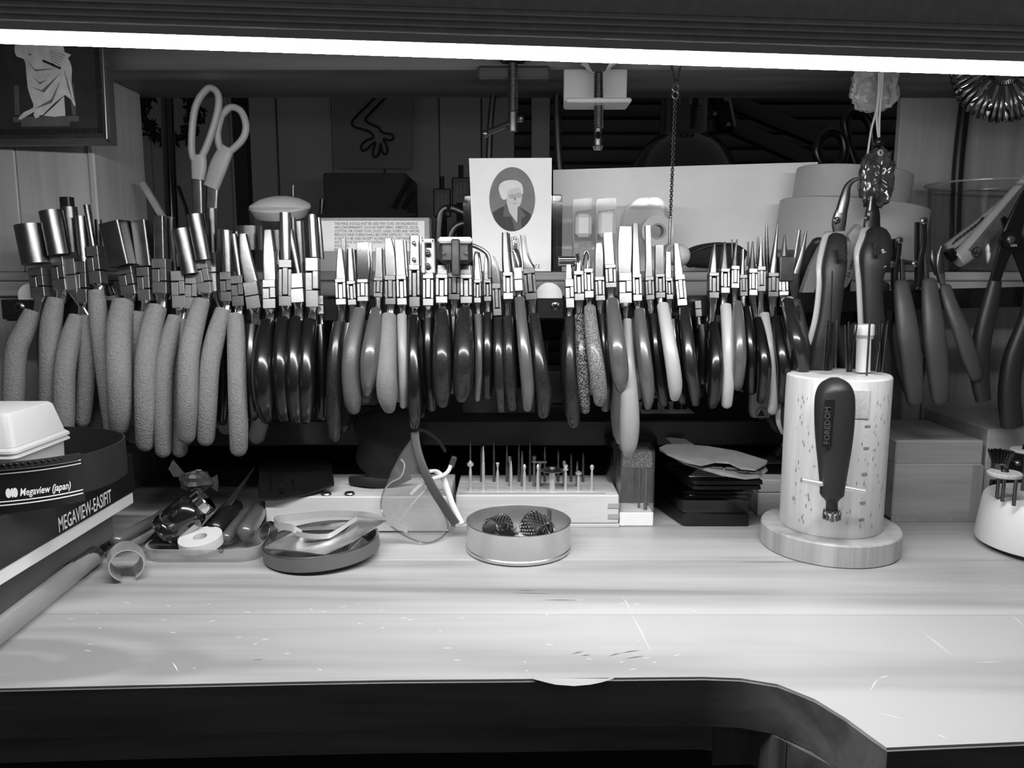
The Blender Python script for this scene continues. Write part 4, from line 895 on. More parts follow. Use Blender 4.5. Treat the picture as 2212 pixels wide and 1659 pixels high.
bw = thing('wire_brush_wheel', 'curled dark wire brush wheel between two mesh rolls', 'brush', W(1094, 1150, TC.y - .014))
g = G(); random.seed(5); c = W(1094, 1158, TC.y - .012)
for k in range(90):
    th = random.uniform(0, 2 * math.pi); rr = .0085 + random.uniform(-.001, .0015); d = V(math.cos(th), random.uniform(-.35, .35), math.sin(th)).normalized()
    g.tube([c + d * .005, c + d * rr], [.0004, .00025], seg=5)
o = build('bristles', g, 'steel_dark', bw); o['kind'] = 'stuff'
build('hub', G().cyl(c + V(0, -.003, 0), c + V(0, .003, 0), .0055), 'steel', bw)
sc_ = thing('metal_scourer', 'crumpled bright scrap of metal mesh against the tin seam', 'mesh scrap', W(1180, 1160, TC.y + .004))
g = G(); c = W(1181, 1138, TC.y + .006)
pts = [c + V(random.uniform(-.0035, .0035), random.uniform(-.003, .003), random.uniform(-.008, .009)) for k in range(40)]
g.tube(smooth_path(pts, 3), .0007, seg=5); build('wire', g, 'steel_bright', sc_)
# ---- shallow dark tin with sheet metal scraps
lb_ = Wz(690, 1246); LR = .0400; LC = V(W(697, 1200, lb_.y + LR).x, lb_.y + LR, 0)
Rt = roty(-3.2)
def tl(p): return LC + V(0, 0, .0024) + Rt @ Vector(p)
lid = thing('shallow_tin', 'shallow dark round tin lid heaped with sheet metal scraps', 'tin', LC)
mat('tin_dark', 108, .5, .2, var=.06)
g = G(); g.lathe([(0, 0), (LR - .0008, 0), (LR, .0008), (LR, .0096), (LR - .0009, .0104), (LR - .0018, .0100), (LR - .0018, .0014), (0, .0014)], (0, 0, 0), 80); g.v = [tl(v) for v in g.v]; build('wall', g, 'tin_dark', lid)
g = G(); g.lathe([(LR - .0018, .0100), (LR - .0009, .0106), (LR + .0001, .0100)], (0, 0, 0), 80); g.v = [tl(v) for v in g.v]; build('rim', g, 'steel_bright', lid)
SCG = 'metal scraps in the shallow tin'
mat('sheet_metal', 215, .48, 1.0, var=.18, vs=70, bump=.08, bs=200, rvar=.08)
def sheet(label, pts, th=.0007, m='sheet_metal', name='metal_sheet'):
    g = G(); g.prism([W(x, y, Y) for x, y, Y in pts], (0, -.0001, th)); return tag(build(name, g, m, flat=True), label, 'metal sheet', SCG)
yy0 = lb_.y
sheet('large kinked sheet metal offcut lying across the shallow tin', [(566, 1186, yy0 + .028), (640, 1192, yy0 + .016), (703, 1200, yy0 + .010), (760, 1172, yy0 + .022), (836, 1126, yy0 + .052), (772, 1122, yy0 + .060), (742, 1152, yy0 + .040), (700, 1160, yy0 + .034), (642, 1158, yy0 + .036), (636, 1150, yy0 + .042)])
sheet('dull sheet metal offcut under the kinked one in the shallow tin', [(650, 1148, yy0 + .044), (742, 1146, yy0 + .046), (770, 1128, yy0 + .058), (690, 1134, yy0 + .060), (646, 1140, yy0 + .055)], m='steel_dark')
sheet('pale embossed square of sheet metal standing in the shallow tin', [(744, 1202, yy0 + .014), (782, 1162, yy0 + .030), (807, 1181, yy0 + .028), (776, 1196, yy0 + .016)], .0008, 'steel_bright')
mat('strip_metal', 245, .5, 1.0, var=.05)
def ribbon(label, pts, h, m='strip_metal', name='metal_strip', cat='metal strip'):
    P = smooth_path([W(x, y, Y) for x, y, Y in pts], 5)
    g = G(); g.strip(P, V(0, .0005, h), .0007); return tag(build(name, g, m), label, cat, SCG)
ribbon('long bright metal strip bowed along the back of the shallow tin', [(652, 1160, yy0 + .034), (630, 1148, yy0 + .030), (600, 1142, yy0 + .036), (596, 1130, yy0 + .048), (640, 1124, yy0 + .058), (700, 1118, yy0 + .062), (760, 1118, yy0 + .064), (800, 1122, yy0 + .060), (840, 1134, yy0 + .058), (880, 1152, yy0 + .056)], .0048)
ribbon('short bright metal strip folded over the sheet offcut', [(640, 1158, yy0 + .026), (665, 1163, yy0 + .024), (700, 1164, yy0 + .026), (720, 1158, yy0 + .030), (770, 1124, yy0 + .050)], .0034)
g = G(); c = W(581, 1148, yy0 + .050); R = rotz(-35) @ rotx(70); g.lathe([(.0052, -.0035), (.0058, 0), (.0052, .0035), (.0046, .0035), (.0052, 0), (.0046, -.0035)], c, 32, R, close=True, sy=1.3); tag(build('silver_ring', g, 'steel_bright'), 'small oval silver ring leaning beside the shallow tin', 'ring')
for k in range(3):
    P = smooth_path([W(736 + k * 6, 1196 - k * 3, yy0 + .018), W(742 + k * 5, 1178, yy0 + .024), W(758 + k * 6, 1160 - k * 2, yy0 + .034), W(790 + k * 4, 1148 - k * 4, yy0 + .045)], 5)
    tag(build('wire_offcut', G().tube(P, .0005, seg=6), 'steel'), 'thin springy wire offcut inside the shallow tin', 'wire', 'wire offcuts in the shallow tin')
# ---- open silver cuff ring
cb = Wz(268, 1252); c = V(cb.x, cb.y + .004, .0115)
g = G(); R = rotz(28) @ rotx(90); n = 44
prof = [(.0098, -.0105), (.0112, -.004), (.0114, .003), (.0104, .0105), (.0098, .0105), (.0107, .003), (.0105, -.004), (.0092, -.0105)]
g.lathe(prof, c, n, R, close=True, a0=math.radians(-62), a1=math.radians(250)); tag(build('cuff_ring', g, 'bar_steel'), 'open-backed silver cuff ring lying by the clear tray', 'ring')
# ---- clear tray with its contents
p0, p1 = Wz(306, 1215), Wz(558, 1211); x0, x1 = p0.x, p1.x; y0, y1 = p0.y, p0.y + .085
tray = thing('clear_tray', 'shallow clear plastic tray with rounded corners full of small tools', 'tray', V((x0 + x1) / 2, (y0 + y1) / 2, 0))
def rrect(x0, x1, y0, y1, r, n=6):
    out = []
    for (cx, cy, a) in ((x1 - r, y0 + r, -90), (x1 - r, y1 - r, 0), (x0 + r, y1 - r, 90), (x0 + r, y0 + r, 180)):
        for k in range(n + 1):
            t = math.radians(a + 90 * k / n); out.append((cx + r * math.cos(t), cy + r * math.sin(t)))
    return out
def traygeo(x0, x1, y0, y1, r, h, t, flare=.0015):
    g = G(); o = rrect(x0 - flare, x1 + flare, y0 - flare, y1 + flare, r); b = rrect(x0, x1, y0, y1, r); i1 = rrect(x0 - flare + t, x1 + flare - t, y0 - flare + t, y1 + flare - t, r); i0 = rrect(x0 + t, x1 - t, y0 + t, y1 - t, r); n = len(o)
    vs = [V(x, y, .0004) for x, y in b] + [V(x, y, h) for x, y in o] + [V(x, y, h) for x, y in i1] + [V(x, y, .0004 + t) for x, y in i0]; fs = []
    for k in range(3):
        for j in range(n): fs.append((k * n + j, k * n + (j + 1) % n, (k + 1) * n + (j + 1) % n, (k + 1) * n + j))
    fs.append(tuple(range(n))[::-1]); fs.append(tuple(range(3 * n, 4 * n))); return g.add(vs, fs)
g = traygeo(x0, x1, y0, y1, .014, .0095, .0010); build('shell', g, 'tray_plastic', tray)
cb_ = W(478, 1189, y0 - .0008); build('rivet', G().lathe([(.0010, -.0006), (.0016, -.0006), (.0016, .0006), (.0010, .0006)], cb_, 16, rotx(90), close=True), 'steel', tray)
TG = 'things in the clear tray'
def blunt(label, pts, m, name, cat, Yd):
    P, A = hpath([(a, b, w) for a, b, w, Y in pts], [Y for a, b, w, Y in pts], 3)
    T = (P[0] - P[1]).normalized(); a = A[0]
    P = [P[0] + T * a * .9, P[0] + T * a * .75, P[0] + T * a * .4] + P; A = [a * .2, a * .6, a * .88] + A
    return tag(build(name, G().tube(P, A, seg=18), m), label, cat)
ty = y0
blunt('plump grey tool handle, thickest in the clear tray', [(531, 1148, 40, ty + .025), (548, 1122, 38, ty + .045), (562, 1098, 34, ty + .075)], 'vinyl_mid', 'tool_handle', 'tool handle', 0)
blunt('slender grey tool handle beside the plump one in the tray', [(489, 1160, 24, ty + .020), (512, 1130, 23, ty + .042), (534, 1104, 20, ty + .070)], 'vinyl_mid', 'tool_handle', 'tool handle', 0)
blunt('dark rounded tool handle behind the slender one in the tray', [(466, 1140, 40, ty + .032), (488, 1115, 38, ty + .050), (508, 1095, 34, ty + .075)], 'vinyl_deep', 'tool_handle', 'tool handle', 0)
blunt('dark handle sticking out beside the lettered box', [(252, 1168, 30, ty + .008), (290, 1148, 29, ty + .022), (335, 1125, 26, ty + .045), (352, 1112, 24, ty + .06)], 'vinyl_mid', 'burnisher', 'burnisher', 0)
tag(build('steel_tube', G().tube([W(224, 1184, ty + .004), W(262, 1160, ty + .03)], .0028, seg=18), 'steel_dark'), 'short dark steel tube end below the burnisher handle', 'tube')
# amber bottle
b0, b1 = W(362, 1146, ty + .022), W(436, 1084, ty + .030); ax = (b1 - b0); L = ax.length; ax.normalize()
bt = thing('glass_bottle', 'small dark glass bottle tipped over in the clear tray, silver cap', 'bottle', b0)
q = ax.to_track_quat('Z', 'Y').to_matrix()
mat('dark_glass', 14, .06, var=.1, coat=1.0, spec=.7)
g = G(); g.lathe([(0, -.004), (.0110, -.004), (.0128, -.002), (.0130, .002), (.0122, .0035), (.0130, .005), (.0130, L * .62), (.0112, L * .78), (.0090, L * .86), (.0088, L * .95)], b0, 40, q); build('body', g, 'dark_glass', bt)
g = G(); g.lathe([(.0096, L * .90), (.0102, L * .91), (.0104, L * 1.10), (.0098, L * 1.13), (0, L * 1.13)], b0, 40, q); build('cap', g, 'chrome', bt)
mat('label_pale', 176, .55, var=.25, vs=150)
g = G(); g.lathe([(.01315, L * .10), (.01315, L * .60)], b0, 24, q, a0=math.radians(-150), a1=math.radians(-30)); build('paper_label', g, 'label_pale', bt)
# white roll
mat('label_roll', 205, .7, var=.03)
c = W(434, 1168, ty + .014); R = rotx(10) @ roty(-4)
g = G(); g.lathe([(.0048, -.0034), (.0148, -.0034), (.0150, 0), (.0148, .0034), (.0048, .0034)], c, 40, R, close=True); tag(build('white_roll', g, 'label_roll'), 'flat white paper roll with a hole lying in the clear tray', 'paper roll')
g = G(); pts = [W(418, 1160, ty + .04), W(440, 1148, ty + .035), W(505, 1085, ty + .06), W(550, 1010, ty + .09), W(528, 1052, ty + .078), W(475, 1098, ty + .06)]
g.prism(pts, (0, .001, .0012)); tag(build('scraper_blade', g, 'vinyl_deep', flat=True), 'dark leather-like pointed blade leaning out of the clear tray', 'blade')
tag(build('steel_plate', G().prism([W(310, 1178, ty + .012), W(370, 1180, ty + .010), W(385, 1150, ty + .04), W(340, 1148, ty + .04)], (0, 0, .0015)), 'steel_dark', flat=True), 'thin dark steel plate under the tipped bottle', 'plate')
# twisted paper candy
cw = thing('wrapped_candy', 'crumpled dark paper-wrapped sweet behind the glass bottle', 'candy', W(425, 1058, ty + .06))
random.seed(11); c = W(424, 1040, ty + .06)
g = G(); g.ball(c, .010, 14, 9, (1.25, .8, .8)); g.v = [v + (v - c) * random.uniform(-.16, .16) for v in g.v]; mat('wrapper', 58, .45, var=.25, vs=120, bump=.6, bs=250); build('body', g, 'wrapper', cw, ang=10)
for sx, px, py in ((-1, 372, 1014), (1, 468, 1046)):
    e = W(px, py, ty + .06); s = c + (e - c) * .45; up = V(0, .2, 1)
    g = G(); fan = [s] + [e + V(0, math.sin(a) * .004, math.cos(a) * .007) for a in (-1.2, -.5, .3, 1.1)]
    g.prism([s + V(0, 0, .001), e + V(0, .002, .007), e + V(sx * .002, -.002, .001), e + V(0, .001, -.006), s + V(0, 0, -.001)], (0, .0006, 0)); build('twist_end', g, 'wrapper', cw)
# ---- left stack: lower box, lettered box, head loupe, plastic box
BX = Wz(248, 1165).x
lbx = thing('cardboard_box', 'grey flat carton at the bottom of the left stack', 'box', V(BX - .06, .48, 0))
build('body', G().box((BX - .065, .465, .0133), (.13, .222, .0262), bev=.0008), 'card_grey' if False else mat('carton_dark', 105, .55, var=.08), lbx)
BX2 = BX + .0145; zb0, zb1, zb2 = .0268, .0352, .0640; yn, yf = .405, .580
mb = thing('loupe_box', 'black lettered carton with a white tray edge, under the head loupe', 'box', V(BX2 - .06, .49, zb0))
mat('box_black', 30, .32, var=.25, vs=20, coat=.2)
build('tray', G().box((BX2 - .0652, (yn + yf) / 2, (zb0 + zb1) / 2), (.1296, yf - yn, zb1 - zb0), bev=.0005), 'white_tray', mb)
build('lid', G().box((BX2 - .065, (yn + yf) / 2 + .001, (zb1 + zb2) / 2 + .0001), (.1306, yf - yn + .003, zb2 - zb1), bev=.0006), 'box_black', mb)
def fx(u, v): return V(BX2 + .0006, yn + .052 + u, zb1 + .0026 + v)
g = text_geo('MEGAVIEW-EASIFIT', .0132, fx, bold=.00012)
ys = [v.y for v in g.v]; k = .066 / (max(ys) - min(ys)); m0 = min(ys); g.v = [V(v.x, .4805 + (v.y - m0) * k, v.z) for v in g.v]; build('lettering', g, 'ink_pale', mb, flat=True)
# head loupe: a curved black band
HX, HY, hrx, hry = -.330, .488, .083, .060; hz0, hz1 = zb2 + .0045, zb2 + .0275
hl = thing('head_loupe', 'black curved headband loupe with white lettering on the lettered carton', 'loupe', V(HX, HY, hz0))
def hp(t, z, off=0.0):
    return V(HX + (hrx + off) * math.copysign(abs(math.cos(t)) ** .85, math.cos(t)), HY + (hry + off) * math.copysign(abs(math.sin(t)) ** .85, math.sin(t)), z)
def band(t0, t1, z0, z1, o0, o1, n=60):
    g = G(); vs = []; fs = []
    for k in range(n + 1):
        t = math.radians(t0 + (t1 - t0) * k / n); vs += [hp(t, z0, o0), hp(t, z0, o1), hp(t, z1, o1), hp(t, z1, o0)]
    for k in range(n):
        a, b = 4 * k, 4 * k + 4
        for j in range(4): fs.append((a + j, a + (j + 1) % 4, b + (j + 1) % 4, b + j))
    fs += [(0, 3, 2, 1), (4 * n, 4 * n + 1, 4 * n + 2, 4 * n + 3)]
    return g.add(vs, fs)
def pxof(p):
    d = p - cam.location; return CX + FPX * d.x / (d.y * cp - d.z * sp)
PT = -90
while PT < -5 and pxof(hp(math.radians(PT), hz1)) < 172: PT += 1
build('band', band(-180, 180, hz0, hz1, -.0012, 0), 'black_matte', hl)
build('front_panel', band(-150, PT, zb2 + .0004, hz1 + .0012, .0002, .0018, 40), 'black_plastic', hl)
build('top_seam', band(-150, PT - 2, hz1 - .0012, hz1 + .0022, .0019, .0040, 40), 'black_matte', hl)
for zz in (hz1 - .0046, hz1 - .0026, zb2 + .0050, zb2 + .0070): build('white_stripe', band(-150, PT - 1, zz, zz + .0006, .0018, .0020, 40), 'ink_pale', hl)
arc = [0.0]; N0 = 400
tt = [math.radians(-140 + 150 * k / N0) for k in range(N0 + 1)]
for k in range(N0): arc.append(arc[-1] + (hp(tt[k + 1], 0, .0021) - hp(tt[k], 0, .0021)).length)
def onband(s, z):
    s = max(0, min(arc[-1] - 1e-6, s)); lo = 0; hi = N0
    while hi - lo > 1:
        m = (lo + hi) // 2
        if arc[m] <= s: lo = m
        else: hi = m
    f = (s - arc[lo]) / max(1e-9, arc[hi] - arc[lo]); t = tt[lo] + (tt[hi] - tt[lo]) * f
    return hp(t, z, .0021)
s0 = None
for k in range(N0):
    p = hp(tt[k], hz0 + .009, .0021); 
    d = p - cam.location; zc = d.y * cp - d.z * sp; px = CX + FPX * d.x / zc
    if px > 40: s0 = arc[k]; break
if s0 is None: s0 = .05
s1 = [arc[k] for k in range(N0) if pxof(hp(tt[k], hz0 + .005, .0021)) < 153][-1]
_g = text_geo('Megaview (japan)', .0060, lambda u, v: V(u, v, 0)); TK = (s1 - s0) / max(v.x for v in _g.v)
build('lettering', text_geo('Megaview (japan)', .0060, lambda u, v: onband(s0 + u * TK, zb2 + .0098 + v), shear=.25, bold=.0001), 'ink_pale', hl, flat=True)
lg = G()
for dx, ww in ((-.0052, .0014), (-.0034, .0007), (-.0020, .0013)):
    c0 = s0 + dx; pts = [onband(c0 + ww * math.cos(a), zb2 + .0120 + .0028 * math.sin(a)) for a in [2 * math.pi * q / 14 for q in range(14)]]
    lg.add(pts, [tuple(range(14))])
build('logo_mark', lg, 'ink_pale', hl, flat=True)
for k in range(12):
    build('stitch', G().box(onband(s0 - .012 + k * (s1 - s0 + .012) / 12, hz1 + .0012) + V(0, -.0022, 0), (.0030, .0012, .0011), bev=.0004), 'black_plastic', hl)
# milky plastic box inside the band
PXR = -.2865; pz0 = zb2 + .0004
pb = thing('plastic_box', 'milky plastic lidded box standing inside the headband', 'box', V(PXR - .03, .455, pz0))
def frust(x0, x1, y0, y1, z0, z1, t, r=.004):
    b = rrect(x0, x1, y0, y1, r, 4); u = rrect(x0 + t, x1 - t, y0 + t, y1 - t, r, 4); u2 = rrect(x0 + t + .0015, x1 - t - .0015, y0 + t + .0015, y1 - t - .0015, r, 4); n = len(b)
    g = G(); vs = [V(x, y, z0) for x, y in b] + [V(x, y, z1 - .0015) for x, y in u] + [V(x, y, z1) for x, y in u2]; fs = []
    for k in range(2):
        for j in range(n): fs.append((k * n + j, k * n + (j + 1) % n, (k + 1) * n + (j + 1) % n, (k + 1) * n + j))
    fs += [tuple(range(n))[::-1], tuple(range(2 * n, 3 * n))]; return g.add(vs, fs)
build('base', frust(PXR - .066, PXR + .0015, .448, .502, pz0, .0925, -.0006), 'milky_plastic', pb)
build('lip', frust(PXR - .068, PXR + .0050, .445, .505, .0927, .0952, .0002), 'milky_plastic', pb)
build('lip', frust(PXR - .068, PXR + .0050, .445, .505, .0956, .0985, .0002), 'milky_plastic', pb)
build('lid', frust(PXR - .066, PXR + .0030, .447, .503, .0987, .1175, .0040), 'milky_plastic', pb)
# clear tube along the bench
tx = Wz(218, 1215); 
ctb = thing('clear_tube', 'long clear plastic tube lying along the bench beside the left stack', 'tube', V(tx.x + .006, .42, 0))
P = [V(tx.x - .001, tx.y - .006, .0068), V(tx.x + .0085, .372, .0068)]
build('wall', G().tube(P, .0064, seg=28, ref=(0, 0, 1)), 'tray_plastic', ctb)
build('inner_rod', G().tube([P[0] + V(0, -.02, 0), P[1]], .0030, seg=18, ref=(0, 0, 1)), 'steel', ctb)
build('bright_end', G().tube([P[0] + V(0, .0008, 0), P[0] + V(.0006, -.028, 0)], .0066, seg=28, ref=(0, 0, 1), caps=False), 'steel_bright', ctb)
# ================================================================== BACK OF THE BENCH
# ---- block of burs
bb = Wz(1160, 1138); by0 = bb.y; bx0 = W(985, 1138, by0).x; bx1 = W(1336, 1138, by0).x; bz = W(1160, 1070, by0).z; by1 = by0 + .062
blk = thing('bur_block', 'pale wooden block drilled with rows of small burs', 'tool block', V((bx0 + bx1) / 2, (by0 + by1) / 2, 0))
build('body', G().box(((bx0 + bx1) / 2, (by0 + by1) / 2, bz / 2 + .0014), (bx1 - bx0, by1 - by0, bz - .0028), bev=.0008), 'box_wood', blk)
build('base_board', G().box(((bx0 + bx1) / 2, (by0 + by1) / 2 - .0004, .0012), (bx1 - bx0 + .001, by1 - by0 + .002, .0024), bev=.0003), 'box_wood', blk)
for k in range(2): build('finger_joint', G().box((bx1 - .0042, by0 - .0001, .0085 + k * .0085), (.0085, .0012, .0036)), 'box_wood_dark', blk)
build('inlay_strip', G().box(((bx0 + bx1) / 2 - .004, by0 + .0045, bz + .00005), (bx1 - bx0 - .012, .0028, .0004)), 'box_wood_dark', blk)
BUR = {}
def bur(label, px, pytop, row, kind):
    Y = by0 + (.013, .026, .040, .052)[row]; top = W(px, pytop, Y); p = V(top.x, Y, bz)
    h = max(.008, top.z - bz); t = thing('bur', label, 'bur', p, 'burs standing in the wooden block')
    dk = 'bar_steel' if row < 1 else ('steel_bright' if row < 2 else 'steel_dark')  # front row brighter, back row darker: light fall-off put into the metal
    r = .0012
    if kind == 'disc':
        build('shank', G().cyl(p, p + V(0, 0, h - .002), .0024, seg=14), dk, t)
        build('disc', G().lathe([(0, h + .0004), (.0026, h + .0004), (.0030, h - .0008), (.0092, h - .0022), (.0092, h - .0028), (0, h - .0024)], p, 32), 'steel_bright', t)
    elif kind == 'tee':
        build('shank', G().cyl(p, p + V(0, 0, h), r, seg=10), dk, t)
        build('cross_arm', G().tube([p + V(-.0055, 0, h), p + V(.0055, 0, h)], .0011, seg=10, ref=(0, 0, 1)), 'steel', t)
    else:
        hh = h * .62
        build('shank', G().tube([p, p + V(0, 0, hh), p + V(0, 0, hh + .003)], [r, r, r * .6], seg=10), dk, t)
        pr = {'ball': [(r * .5, 0), (r * .5, .35), (r * 1.3, .6), (r * 1.5, .78), (r * 1.0, .95), (.0001, 1)], 'cone': [(r * .6, 0), (r * .9, .3), (r * .35, 1)], 'bud': [(r * .5, 0), (r * .6, .4), (r * 1.2, .7), (r * .8, .9), (.0001, 1)],
              'arrow': [(r * .6, 0), (r * .6, .4), (r * 2.2, .55), (r * 2.2, .75), (r * .8, .9), (.0001, 1)], 'cup': [(r * .5, 0), (r * .4, .5), (r * 1.2, 1)], 'knob': [(r * .7, 0), (r * .7, .3), (r * 1.7, .4), (r * 1.8, .55), (r * .9, .62), (r * 1.6, .72), (r * 1.5, .9), (.0001, 1)]}[kind]
        L = h - hh; g = G(); g.lathe([(a, hh + b * L) for a, b in pr], p, 14); build('head', g, dk, t)
fr = [(1016, 994, 'arrow', 'arrow-tipped'), (1044, 964, 'cone', 'tallest tapering'), (1075, 1000, 'cup', 'cup-tipped'), (1104, 996, 'cone', 'plain tapering'), (1133, 1002, 'bud', 'bud-tipped'), (1162, 1002, 'bud', 'small bud-tipped'), (1193, 1009, 'disc', 'wide disc-topped'), (1222, 1002, 'knob', 'double-knobbed'), (1250, 1016, 'arrow', 'short flat-topped'), (1279, 1003, 'ball', 'round-headed end')]
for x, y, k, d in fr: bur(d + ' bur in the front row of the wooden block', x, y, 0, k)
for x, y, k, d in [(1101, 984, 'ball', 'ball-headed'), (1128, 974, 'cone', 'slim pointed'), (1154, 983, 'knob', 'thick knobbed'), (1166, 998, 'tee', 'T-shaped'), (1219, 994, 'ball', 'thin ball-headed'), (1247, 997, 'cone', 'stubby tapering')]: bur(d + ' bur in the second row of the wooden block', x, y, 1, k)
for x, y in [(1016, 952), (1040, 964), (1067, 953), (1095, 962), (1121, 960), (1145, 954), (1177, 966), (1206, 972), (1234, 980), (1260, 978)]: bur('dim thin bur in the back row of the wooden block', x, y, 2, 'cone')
# ---- long pale box to its left, gauge plate and black pouch on it
lx0 = W(575, 1150, .591).x; lz = .0285; lx1 = bx0 - .004
lbw = thing('wooden_tray', 'long low pale wooden box behind the shallow tin', 'box', V((lx0 + lx1) / 2, .625, 0))
build('body', G().box(((lx0 + lx1) / 2, .625, lz / 2 + .0005), (lx1 - lx0, .068, lz - .001), bev=.0008), 'box_wood', lbw)
gp = thing('gauge_plate', 'black metal gauge plate with cut-out slots resting on the pale box', 'gauge', W(640, 1060, .60))
cor = [(557, 1074, .588), (566, 1082, .586), (600, 1081, .585), (665, 1070, .590), (722, 1050, .600), (716, 1005, .640), (700, 996, .650), (585, 1000, .650), (560, 1010, .640)]
pl = G().prism([W(x, y, Y) for x, y, Y in cor], (0, .0003, .0014)); pl = build('plate', pl, 'black_plastic', gp, flat=True)
def gpt(u, v): return W(560 + 155 * u, 1078 - 20 * u * (1 - v) - 74 * v + 0 * u, .586 + .062 * v + .013 * u * (1 - v)) + V(0, -.0003, .0016)
def slot(u, v, du, dv): build('slot', G().prism([gpt(u - du, v - dv), gpt(u + du, v - dv), gpt(u + du, v + dv), gpt(u - du, v + dv)], (0, .0002, .0004)), 'gap_black', gp)
for (u, v, du, dv) in ((.16, .35, .012, .22), (.30, .62, .02, .04), (.30, .42, .02, .04), (.31, .12, .03, .07), (.47, .45, .02, .25), (.49, .10, .03, .02), (.80, .52, .022, .24), (.86, .14, .02, .02)): slot(u, v, du, dv)
for k in range(8): slot(.58, .08 + .075 * k, .02, .008)
pc = W(840, 985, .642)
po = thing('black_pouch', 'slumped black leather pouch in shadow behind the goggles', 'pouch', V(pc.x, .642, lz))
g = G(); g.ball((pc.x, .642, lz + .030), .030, 28, 18, (.95, .55, 1.0)); random.seed(2)
g.v = [v + V(.004 * math.sin(v.z * 160 + v.x * 60), .003 * math.sin(v.x * 120), .003 * math.sin(v.x * 150 + 1)) for v in g.v]; build('body', g, 'dark_cloth', po)
g = G(); g.tube(smooth_path([V(pc.x - .028, .622, lz + .004), V(pc.x - .012, .612, lz + .006), V(pc.x + .004, .615, lz + .004), V(pc.x + .02, .618, lz + .010)], 5), (.004, .0018), seg=10, ref=(0, 0, 1)); build('strap', g, 'black_matte', po)
for px in (705, 755): tag(build('snap_button', G().lathe([(0, .0012), (.0035, .001), (.004, 0), (0, 0)], W(px, 1067 if px < 720 else 1066, .596) + V(0, 0, .0), 18), 'steel_bright'), 'bright metal snap on the pale box edge by the ' + ('gauge plate' if px < 720 else 'pouch strap'), 'snap')
# ---- safety goggles
gy = .574
gg = thing('safety_goggles', 'clear folded safety goggles with a dark strap leaning on the pale box', 'goggles', W(910, 1172, gy))
out = [(893, 940), (868, 975), (848, 1012), (832, 1052), (823, 1082), (826, 1108), (843, 1135), (870, 1155), (898, 1168), (920, 1173), (942, 1168), (960, 1156), (968, 1140), (964, 1120), (948, 1090), (930, 1050), (915, 1010), (905, 970)]
def gP(x, y, o=0.0):
    u = (x - 823) / 145; v = (y - 940) / 233
    return W(x, y, gy + .030 * (1 - v) - .012 * math.sin(math.pi * min(1, max(0, u))) + o)
cen = gP(895, 1070)
g = G(); n = len(out); rim = [gP(x, y) for x, y in out]
vs = [cen] + [cen.lerp(p, .5) + V(0, -.002, 0) for p in rim] + rim
fs = [(0, 1 + i, 1 + (i + 1) % n) for i in range(n)] + [(1 + i, 1 + n + i, 1 + n + (i + 1) % n, 1 + (i + 1) % n) for i in range(n)]
g.add(vs, fs); back = [v + V(0, .0012, 0) for v in vs]; k0 = len(g.v); g.add(back, [tuple(reversed(f)) for f in fs]); g.f += [(1 + n + i, k0 + 1 + n + i, k0 + 1 + n + (i + 1) % n, 1 + n + (i + 1) % n) for i in range(n)]
build('lens', g, 'goggle_lens', gg)
build('lens_rim', G().tube(smooth_path(rim + [rim[0]], 2), .0007, seg=7, ref=(0, 1, .2)), 'clear_smoke', gg)
build('nose_ridge', G().tube(smooth_path([gP(928, 1048, -.001), gP(890, 1090, -.001), gP(853, 1140, -.001)], 4), .0006, seg=6), 'tape_clear', gg)
build('vent_rib', G().tube(smooth_path([gP(832, 1056, -.001), gP(845, 1042, -.001), gP(866, 1030, -.001), gP(874, 1005, -.001), gP(866, 992, -.001)], 4), .0006, seg=6), 'tape_clear', gg)
st = smooth_path([gP(896, 934, -.004), gP(900, 965, -.004), gP(912, 1005, -.005), gP(935, 1055, -.006), gP(960, 1095, -.006), gP(985, 1132, -.005)], 5)
build('strap', G().tube(st, (.0032, .0012), e=5, seg=12, ref=(1, 0, .5)), 'rubber_grey', gg)
build('strap', G().tube(smooth_path([gP(896, 934, -.003), gP(915, 930, .006), gP(945, 950, .012), gP(962, 975, .014)], 5), (.0018, .0012), e=4, seg=12, ref=(0, 1, 0)), 'black_matte', gg)
arm = smooth_path([gP(888, 1068, .004), gP(905, 1052, .003), gP(930, 1036, .002), gP(955, 1028, .002), gP(968, 1018, .002), gP(974, 1005, .002)], 5)
build('arm', G().tube(arm, .0016, seg=12), 'cream_plastic', gg)
build('arm', G().tube(smooth_path([gP(920, 1020, .008), gP(940, 1018, .008), gP(958, 1034, .006), gP(968, 1062, .004), gP(980, 1095, .003), gP(998, 1132, .002)], 5), (.0022, .0014), seg=12), 'cream_plastic', gg)
a = gP(978, 998, .002); build('hinge', G().box(a, (.0045, .004, .009), roty(20), bev=.0008), 'rubber_grey', gg)
# ---- acrylic box with rods
ab = Wz(1376, 1137); ay0 = ab.y; ax0 = W(1338, 1137, ay0).x; ax1 = W(1411, 1137, ay0).x; az = W(1380, 975, ay0).z; ay1 = ay0 + .027
acy = thing('acrylic_box', 'tall clear acrylic box on a white base holding thin rods', 'box', V((ax0 + ax1) / 2, (ay0 + ay1) / 2, 0))
build('base', G().box(((ax0 + ax1) / 2, (ay0 + ay1) / 2, .0056), (ax1 - ax0, ay1 - ay0, .0110), bev=.0006), 'white_plastic', acy)
w_ = .0012
for (c, d) in (((ax0 + w_ / 2, (ay0 + ay1) / 2), (w_, ay1 - ay0)), ((ax1 - w_ / 2, (ay0 + ay1) / 2), (w_, ay1 - ay0)), (((ax0 + ax1) / 2, ay0 + w_ / 2), (ax1 - ax0 - 2 * w_ - .0002, w_)), (((ax0 + ax1) / 2, ay1 - w_ / 2), (ax1 - ax0 - 2 * w_ - .0002, w_))):
    build('wall', G().box((c[0], c[1], (.0113 + az) / 2), (d[0], d[1], az - .0114)), 'clear_plastic', acy)
